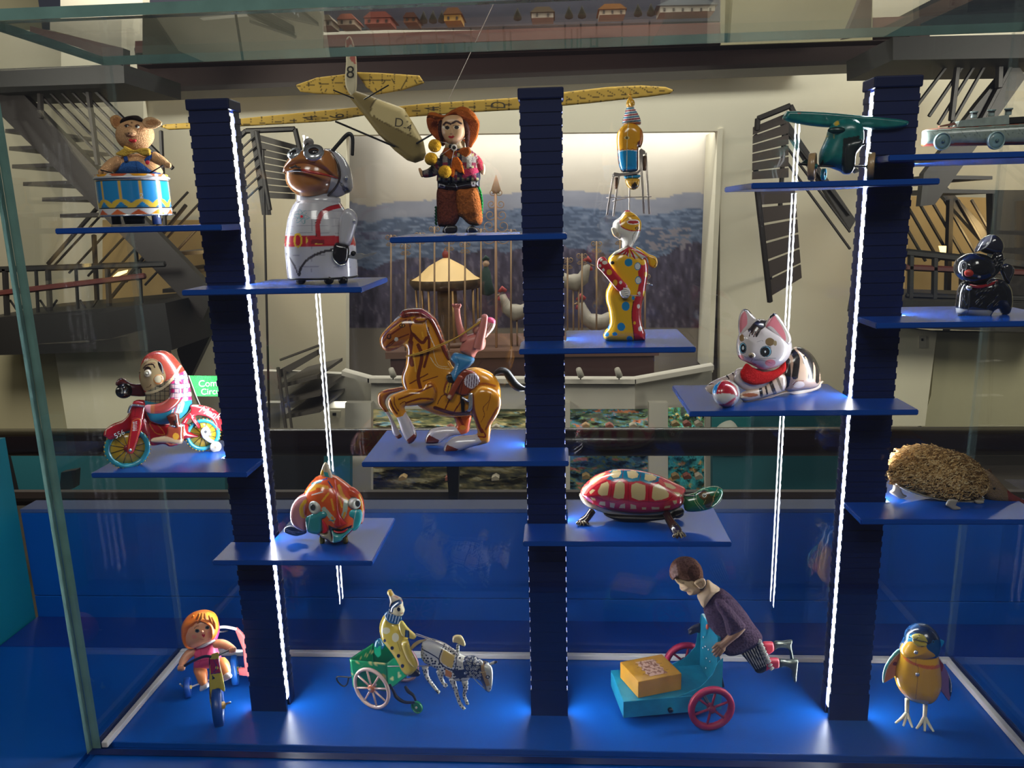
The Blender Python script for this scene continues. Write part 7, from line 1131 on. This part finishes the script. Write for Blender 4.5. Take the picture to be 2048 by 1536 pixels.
for q in ([(870, 615, -90), (960, 640, -60), (1100, 690, -60), (1240, 760, -60), (1310, 815, -50)], [(880, 600, -60), (1000, 640, -20), (1180, 700, -20), (1300, 800, -20)], [(1470, 1055, -60), (1520, 1110, -60), (1590, 1170, -50)]): T.tube('rein', q, 4, '#c9a888', m=STEEL)
# ================================================================== BOY PUSHING CART
ra = math.radians(9.4); e1 = np.array((math.cos(ra), math.sin(ra), 0)); e2 = np.array((-math.sin(ra), math.cos(ra), 0)); e3 = np.array((0, 0, 1.)); A0 = np.array((.0704, .8029, ZB))
T = Toy('boy_cart', 'blue toy barrow with red wheels pushed by a leaning boy in purple shirt', 'toy', 1200, 1090, 3.94, .838, (700, 1300), ZB)
BT = mat('worn_blue_paint', '#1f86a0', .4, coat=.2, noise=.25, nscale=60)
def cb(name, a0, a1, b0, b1, h0, h1, m, parent=None, bev=.0006):
    v = np.array([A0+e1*a+e2*b+e3*h for h in (h0, h1) for a, b in ((a0, b0), (a1, b0), (a1, b1), (a0, b1))]); return bevelled(name, v, BOXF, m, parent or T.root, bev)
cb('tray', 0, .118, 0, .064, .0084, .030, BT)
cb('back_panel', .112, .1155, .004, .060, .030, .100, BT)
for b0 in (.0005, .0595):
    P_ = [(.068, .0302), (.118, .0302), (.118, .075 if b0 < .01 else .098), (.112, .070 if b0 < .01 else .098), (.106, .055), (.092, .040)]
    extrude('gusset', [A0+e1*a+e2*(b0 if b0 < .01 else .0600)+e3*h for a, h in P_], e2*.0012, BT, T.root)
for a, h in ((.3, .062), (.42, .068), (.3, .076), (.6, .070), (.5, .055), (.7, .058), (.5, .042)):
    c = A0+e1*.1112+e2*(.06*(1-a)+.004)+e3*h; v, f = tube_geo([c, c-e1*.0012], .0013, 10); T.fin('rivet', v, f, CHROME, '#aaa')
ws = ('#a01838', '#8a1430', '#8f1834', '#7c1228')
def W2(c, nm):
    x, y = proj(c); u_, v_ = (x-1200)*3.94, (y-1090)*3.94; T.wheel('wheel', (u_, v_), .0272/T.mpp, (c[1]-T.Y0)/T.mpp, 46, ws, axis=tuple(e2), spokes=6, rim=.26, spoke_w=.055, hub=.16, m=WOOD)
cw = atZ(877/3.94+1200, 1287/3.94+1090, ZB+.0272); W2(cw, 0); W2(cw+e2*.094, 1)
v, f = tube_geo([cw, cw+e2*.094], .002, 10); T.fin('axle', v, f, DKMET, '#222')
c = A0+e1*.05+e2*.03+e3*.0115; v, f = tube_geo([c-e2*.004, c+e2*.004], .0115, 24); T.fin('drive_wheel', v, f, DKMET, '#2a2020')
c = A0+e1*.055-e2*.002+e3*.016; v, f = tube_geo([c, c-e2*.003], .003, 10); T.fin('winding_peg', v, f, DKMET, '#1a1414')
T.tube('push_rod', [(930, 870, -60), (945, 1000, -60), (968, 1120, -60)], [14, 14, 14], '#16161c', m=DKMET, flat=.5)
# the parcel rests on the tray
YM = mat('mustard_paint', '#c08a1c', .38, coat=.3, noise=.18, nscale=40)
q0, q1, q2 = (atZ(a/3.94+1200, b/3.94+1090, ZB+.0303) for a, b in ((300, 1208), (158, 1045), (640, 1140))); q3 = q1+q2-q0
pr = bevelled('parcel', np.array([q0, q2, q3, q1, *[q+e3*.0215 for q in (q0, q2, q3, q1)]]), BOXF, YM, None, .0006); props(pr, 'mustard yellow wooden block with a paper label lying on the blue barrow', 'parcel')
def onbox(s, t, h=.0219): return q0+(q2-q0)*s+(q1-q0)*t+e3*h
PB = mat('paper_label', None, .7)
n = 26; V0 = np.array([onbox(.30+.42*i/n+.02*math.sin(j*.9)*(i in (0, n)), .12+.72*j/n) for j in range(n+1) for i in range(n+1)]); fA = [(j*(n+1)+i, j*(n+1)+i+1, (j+1)*(n+1)+i+1, (j+1)*(n+1)+i) for j in range(n) for i in range(n)]
cA = np.array([lin('#c49c84' if mnoise.noise(Vector((i*.3, j*.3, 2))) > -.1 else '#9c6c54') for j in range(n+1) for i in range(n+1)]); o = mesh('paper_label', V0, fA, PB, pr, False, cA); o['label'] = 'torn brown paper label'
for k in range(4):
    cu = bpy.data.curves.new('l', 'FONT'); cu.body = '~ ~~  ~ ~~ ~' if k % 2 else '~~ ~ ~~~ ~'; cu.size = .006; cu.align_x = 'CENTER'; tmp = bpy.data.objects.new('t', cu); me = bpy.data.meshes.new_from_object(tmp); bpy.data.objects.remove(tmp); me.materials.clear(); me.materials.append(mat('faded_ink', '#5a3a26', .7))
    o = bpy.data.objects.new('lettering', me); COL.objects.link(o); o.parent = pr; c = onbox(.51, .70-.16*k, .0221)-worldloc(pr); xx = _n(q2-q0); zz = e3; yy = np.cross(zz, xx); o.matrix_local = Matrix([[xx[0], yy[0], 0, c[0]], [xx[1], yy[1], 0, c[1]], [0, 0, 1, c[2]], [0, 0, 0, 1]])
# the boy
PUR = '#4c3a48'
sh = T.puff('shirt', [(815, 490), (860, 420), (900, 370), (950, 345), (1020, 385), (1085, 450), (1150, 530), (1210, 620), (1270, 700), (1272, 740), (1220, 790), (1120, 840), (1040, 862), (980, 850), (930, 780), (905, 700), (860, 640), (830, 560)], PUR, w=0, R=130, k=.8, m=FUR, step=6)
T.puff('neck', [(765, 395), (800, 340), (850, 280), (900, 310), (945, 345), (900, 380), (860, 430), (815, 488), (785, 450)], '#c2a684', w=-20, R=60, m=WOOD)
T.puff('head', [(580, 250), (620, 240), (700, 240), (800, 255), (835, 290), (832, 330), (800, 350), (770, 375), (720, 388), (690, 384), (678, 362), (650, 355), (630, 345), (622, 310), (600, 290)], ['#b99c78', ('line', [(600, 285), (640, 300)], 6, '#8a6c4c'), ('ell', 655, 300, 12, 5, '#6a4c34'), ('line', [(640, 340), (665, 335)], 3, '#8a6448'), ('line', [(680, 372), (715, 366)], 5, '#a86a54'), ('line', [(720, 300), (770, 350)], 6, '#a0835f')], w=-10, R=75, m=WOOD, step=4.5)
T.puff('ear', [(740, 300), (770, 270), (815, 262), (835, 290), (825, 325), (790, 345), (762, 325)], ['#b99c78', ('line', [(765, 310), (800, 290), (810, 325)], 5, '#94765a')], w=-88, R=14, m=WOOD)
T.puff('hair', [(552, 250), (548, 200), (570, 145), (620, 108), (690, 98), (755, 120), (795, 165), (812, 220), (808, 262), (770, 268), (745, 300), (720, 270), (690, 275), (640, 262), (600, 248), (575, 268)], ['#6f4c3c', ('ell', 740, 220, 50, 60, '#4f3228'), ('poly', [(545, 200), (600, 150), (620, 240), (570, 270)], '#8a6e64')], w=-15, R=95, m=FUR, step=5)
T.tube('neck_string', [(838, 282, -60), (835, 310, -75), (815, 345, -80), (790, 352, -75)], 4, '#1a1614', m=RUB)
T.puff('sleeve', [(905, 440), (960, 430), (1020, 480), (1090, 560), (1140, 620), (1145, 640), (1110, 670), (1060, 695), (1005, 705), (985, 640), (960, 560), (920, 500)], '#54414f', w=-110, R=50, m=FUR, step=6)
a = T.tube('arm', [(1130, 650, -110), (1080, 690, -120), (1030, 730, -125), (980, 775, -125), (950, 800, -125)], [20, 30, 30, 28, 34], '#8f6a4a', m=WOOD)
hd = T.puff('hand', [(895, 800), (920, 770), (965, 765), (990, 790), (985, 830), (950, 860), (920, 870), (890, 850)], '#96714e', w=-125, R=22, m=WOOD, parent=a)
for i, (x, y, x2, y2) in enumerate(((900, 790, 885, 812), (905, 805, 884, 845), (918, 820, 895, 868), (935, 828, 912, 880), (955, 830, 938, 876))): T.tube('finger', [(x+20, y-6, -140), ((x+x2)/2+8, (y+y2)/2, -148), (x2, y2, -140)], [11, 10, 7], '#96714e', m=WOOD, parent=hd)
hf = T.puff('far_hand', [(765, 622), (790, 620), (790, 690), (760, 690), (720, 705), (700, 700), (695, 690), (712, 665), (700, 660), (730, 635)], '#1c1a26', w=110, R=16, m=WOOD)
for i in range(4): T.tube('finger', [(730, 650+12*i, 110), (695+4*i, 668+12*i, 108)], 7, '#1c1a26', m=WOOD, parent=hf)
ST = ['#1c1c22']+[('line', [(1100+i*20, 830-i*8), (1200+i*16, 990-i*6)], 7, '#b8b4ac') for i in range(12)]
T.puff('trousers', [(1105, 840), (1180, 800), (1250, 752), (1275, 800), (1300, 850), (1325, 900), (1320, 960), (1280, 995), (1230, 998), (1200, 960), (1150, 900)], ST, w=-20, R=60, m=FELT, step=5)
g = [tube_geo(T.M([1245+i*12], [762+i*26], -70, -70)[:1].repeat(2, 0)+np.array([[0, 0, -.002], [0.003, 0, .002]]), .0022, 8) for i in range(9)]; v, f = join(g); T.fin('frill', v, f, FELT, '#b8b4ac')
for q, bt, w in (([(1280, 770), (1340, 760), (1370, 775), (1370, 830), (1320, 862), (1295, 850)], [(1370, 762), (1430, 756), (1490, 748), (1516, 750), (1512, 790), (1520, 850), (1526, 890), (1500, 900), (1490, 840), (1460, 812), (1400, 812), (1370, 830)], 30), ([(1310, 900), (1370, 888), (1412, 900), (1410, 965), (1340, 975), (1300, 985)], [(1410, 900), (1480, 905), (1540, 898), (1562, 905), (1560, 950), (1552, 1020), (1548, 1070), (1530, 1080), (1510, 1040), (1500, 985), (1450, 958), (1410, 965)], -50)):
    T.puff('stocking', q, '#c43a48', w=w, R=28); T.puff('boot', bt, ['#6b7268', ('line', [(bt[0][0]+30, bt[0][1]+10), (bt[0][0]+100, bt[0][1]+20)], 6, '#b8bcae')], w=w, R=24, m=mat('silver_boot', None, .25, .7, noise=.3, nscale=200))
T.ball('sole_stud', (845, 645), (12, 22, 10), '#c4583c', w=-20)
# ================================================================== BIRD
T = Toy('tin_bird', 'yellow and blue tin bird with open wings standing at the lower right', 'toy', 1720, 1220, 5.4875, .808, (600, 1290), ZB)
YB_ = '#d8a012'
L = [YB_, ('poly', [(470, 500), (560, 560), (680, 600), (800, 610), (870, 600), (860, 640), (740, 650), (600, 610), (510, 560)], '#cf6a18', 1), ('line', [(640, 400), (610, 600), (640, 640), (610, 990)], 6, '#8a5c0c'), ('line', [(470, 500), (600, 590), (800, 640)], 4, '#b8500c'), ('poly', [(470, 920), (600, 980), (740, 1000), (720, 1040), (480, 1000)], '#cfb48c', 1)]
T.puff('body', [(445, 440), (460, 390), (520, 350), (700, 380), (830, 460), (862, 560), (878, 680), (880, 800), (850, 900), (800, 970), (730, 1008), (620, 1000), (520, 965), (440, 890), (395, 790), (392, 680), (420, 570)], L, w=0, R=215, k=.85, step=6)
L = ['#1c4a78', ('poly', [(480, 340), (500, 260), (580, 190), (660, 160), (760, 160), (850, 230), (880, 320), (830, 330), (740, 380), (730, 300), (640, 260), (580, 250), (530, 290), (520, 350)], '#1a2436', 1), ('poly', [(440, 440), (460, 380), (530, 345), (600, 360), (640, 400), (720, 390), (740, 430), (820, 490), (800, 520), (640, 540), (480, 510)], YB_, 1), ('poly', [(500, 290), (560, 270), (600, 330), (560, 345), (500, 350)], '#1f8fc0'), ('ell', 545, 300, 17, 19, '#8fd0e4'), ('ell', 545, 300, 9, 10, '#0c1824'), ('ell', 805, 350, 17, 19, '#2a5a80'), ('ell', 805, 350, 9, 10, '#0c1018')]
h = T.puff('head', [(442, 450), (455, 400), (490, 340), (510, 260), (570, 195), (650, 162), (740, 165), (820, 215), (862, 290), (872, 380), (850, 460), (800, 510), (680, 530), (560, 520), (470, 500)], L, w=-40, R=190, k=.9, step=5)
bk = T.puff('upper_beak', [(568, 290), (600, 268), (660, 262), (710, 285), (738, 330), (735, 352), (680, 345), (610, 330), (580, 318)], ['#c9b84a', ('line', [(670, 262), (615, 325)], 6, '#1a1814'), ('line', [(580, 318), (640, 334), (735, 355)], 7, '#1a1814')], w=-205, R=34)
T.puff('lower_beak', [(575, 322), (620, 335), (680, 350), (732, 358), (722, 395), (680, 404), (630, 395), (590, 370)], ['#c2ac3c', ('line', [(590, 375), (640, 402), (700, 400)], 7, '#1a1814')], w=-190, R=26)
for x, y, w in ((618, 466, -225), (635, 710, -200)): T.lathe('bolt', (x, y, w), [(0, 8), (14, 8), (22, 0), (22, -14), (0, -14)], '#ccc', CHROME, seg=16, axis=(0, -1, 0))
T.puff('crest_fin', [(865, 345), (880, 320), (925, 345), (905, 390), (870, 440), (845, 480)], '#1f86b8', w=0, R=8)
wl = T.puff('wing', [(440, 430), (400, 440), (330, 520), (275, 610), (250, 700), (248, 780), (262, 800), (330, 760), (385, 715), (400, 600), (430, 520)], ['#b9703a', ('poly', [(445, 425), (400, 435), (320, 520), (265, 620), (245, 700), (246, 790), (262, 800), (275, 700), (310, 610), (370, 520), (440, 470)], '#5fa8a4', 1), ('ell', 385, 590, 26, 22, '#6a3020'), ('line', [(262, 790), (280, 700), (320, 600), (430, 470)], 6, '#cfd8c8')], w=20, R=16)
T.puff('wing', [(862, 520), (900, 570), (940, 640), (985, 730), (1008, 820), (1005, 900), (980, 990), (960, 985), (910, 920), (880, 870), (872, 700)], ['#7a5a86', ('poly', [(865, 520), (920, 600), (900, 680), (872, 640)], '#7a2c1c'), ('poly', [(980, 730), (1012, 820), (1005, 930), (985, 940), (975, 830)], '#1c2c4a', 1), ('line', [(870, 530), (950, 650), (1000, 800), (1000, 900)], 6, '#c9ccd4')], w=20, R=16)
for x0, x1, y1, ft in ((518, 515, 1125, [(390, 1248), (475, 1280), (575, 1296)]), (718, 710, 1165, [(620, 1308), (710, 1336), (808, 1340)])):
    lg = T.tube('leg', [(x0, 975, 20), (x0-2, 1060, 10), (x1, y1, 0)], [26, 24, 22], '#d0c8ac', m=PLA)
    for x, y in ft:
        dz = -40-abs(x-x1)*.2-(y-y1-120)*1.0; T.tube('toe', [(x1, y1-6, 0), ((x1+x)/2, (y1+y)/2+4, dz*.5), (x, y-6, dz)], [17, 17, 12], '#d0c8ac', m=PLA, parent=lg)
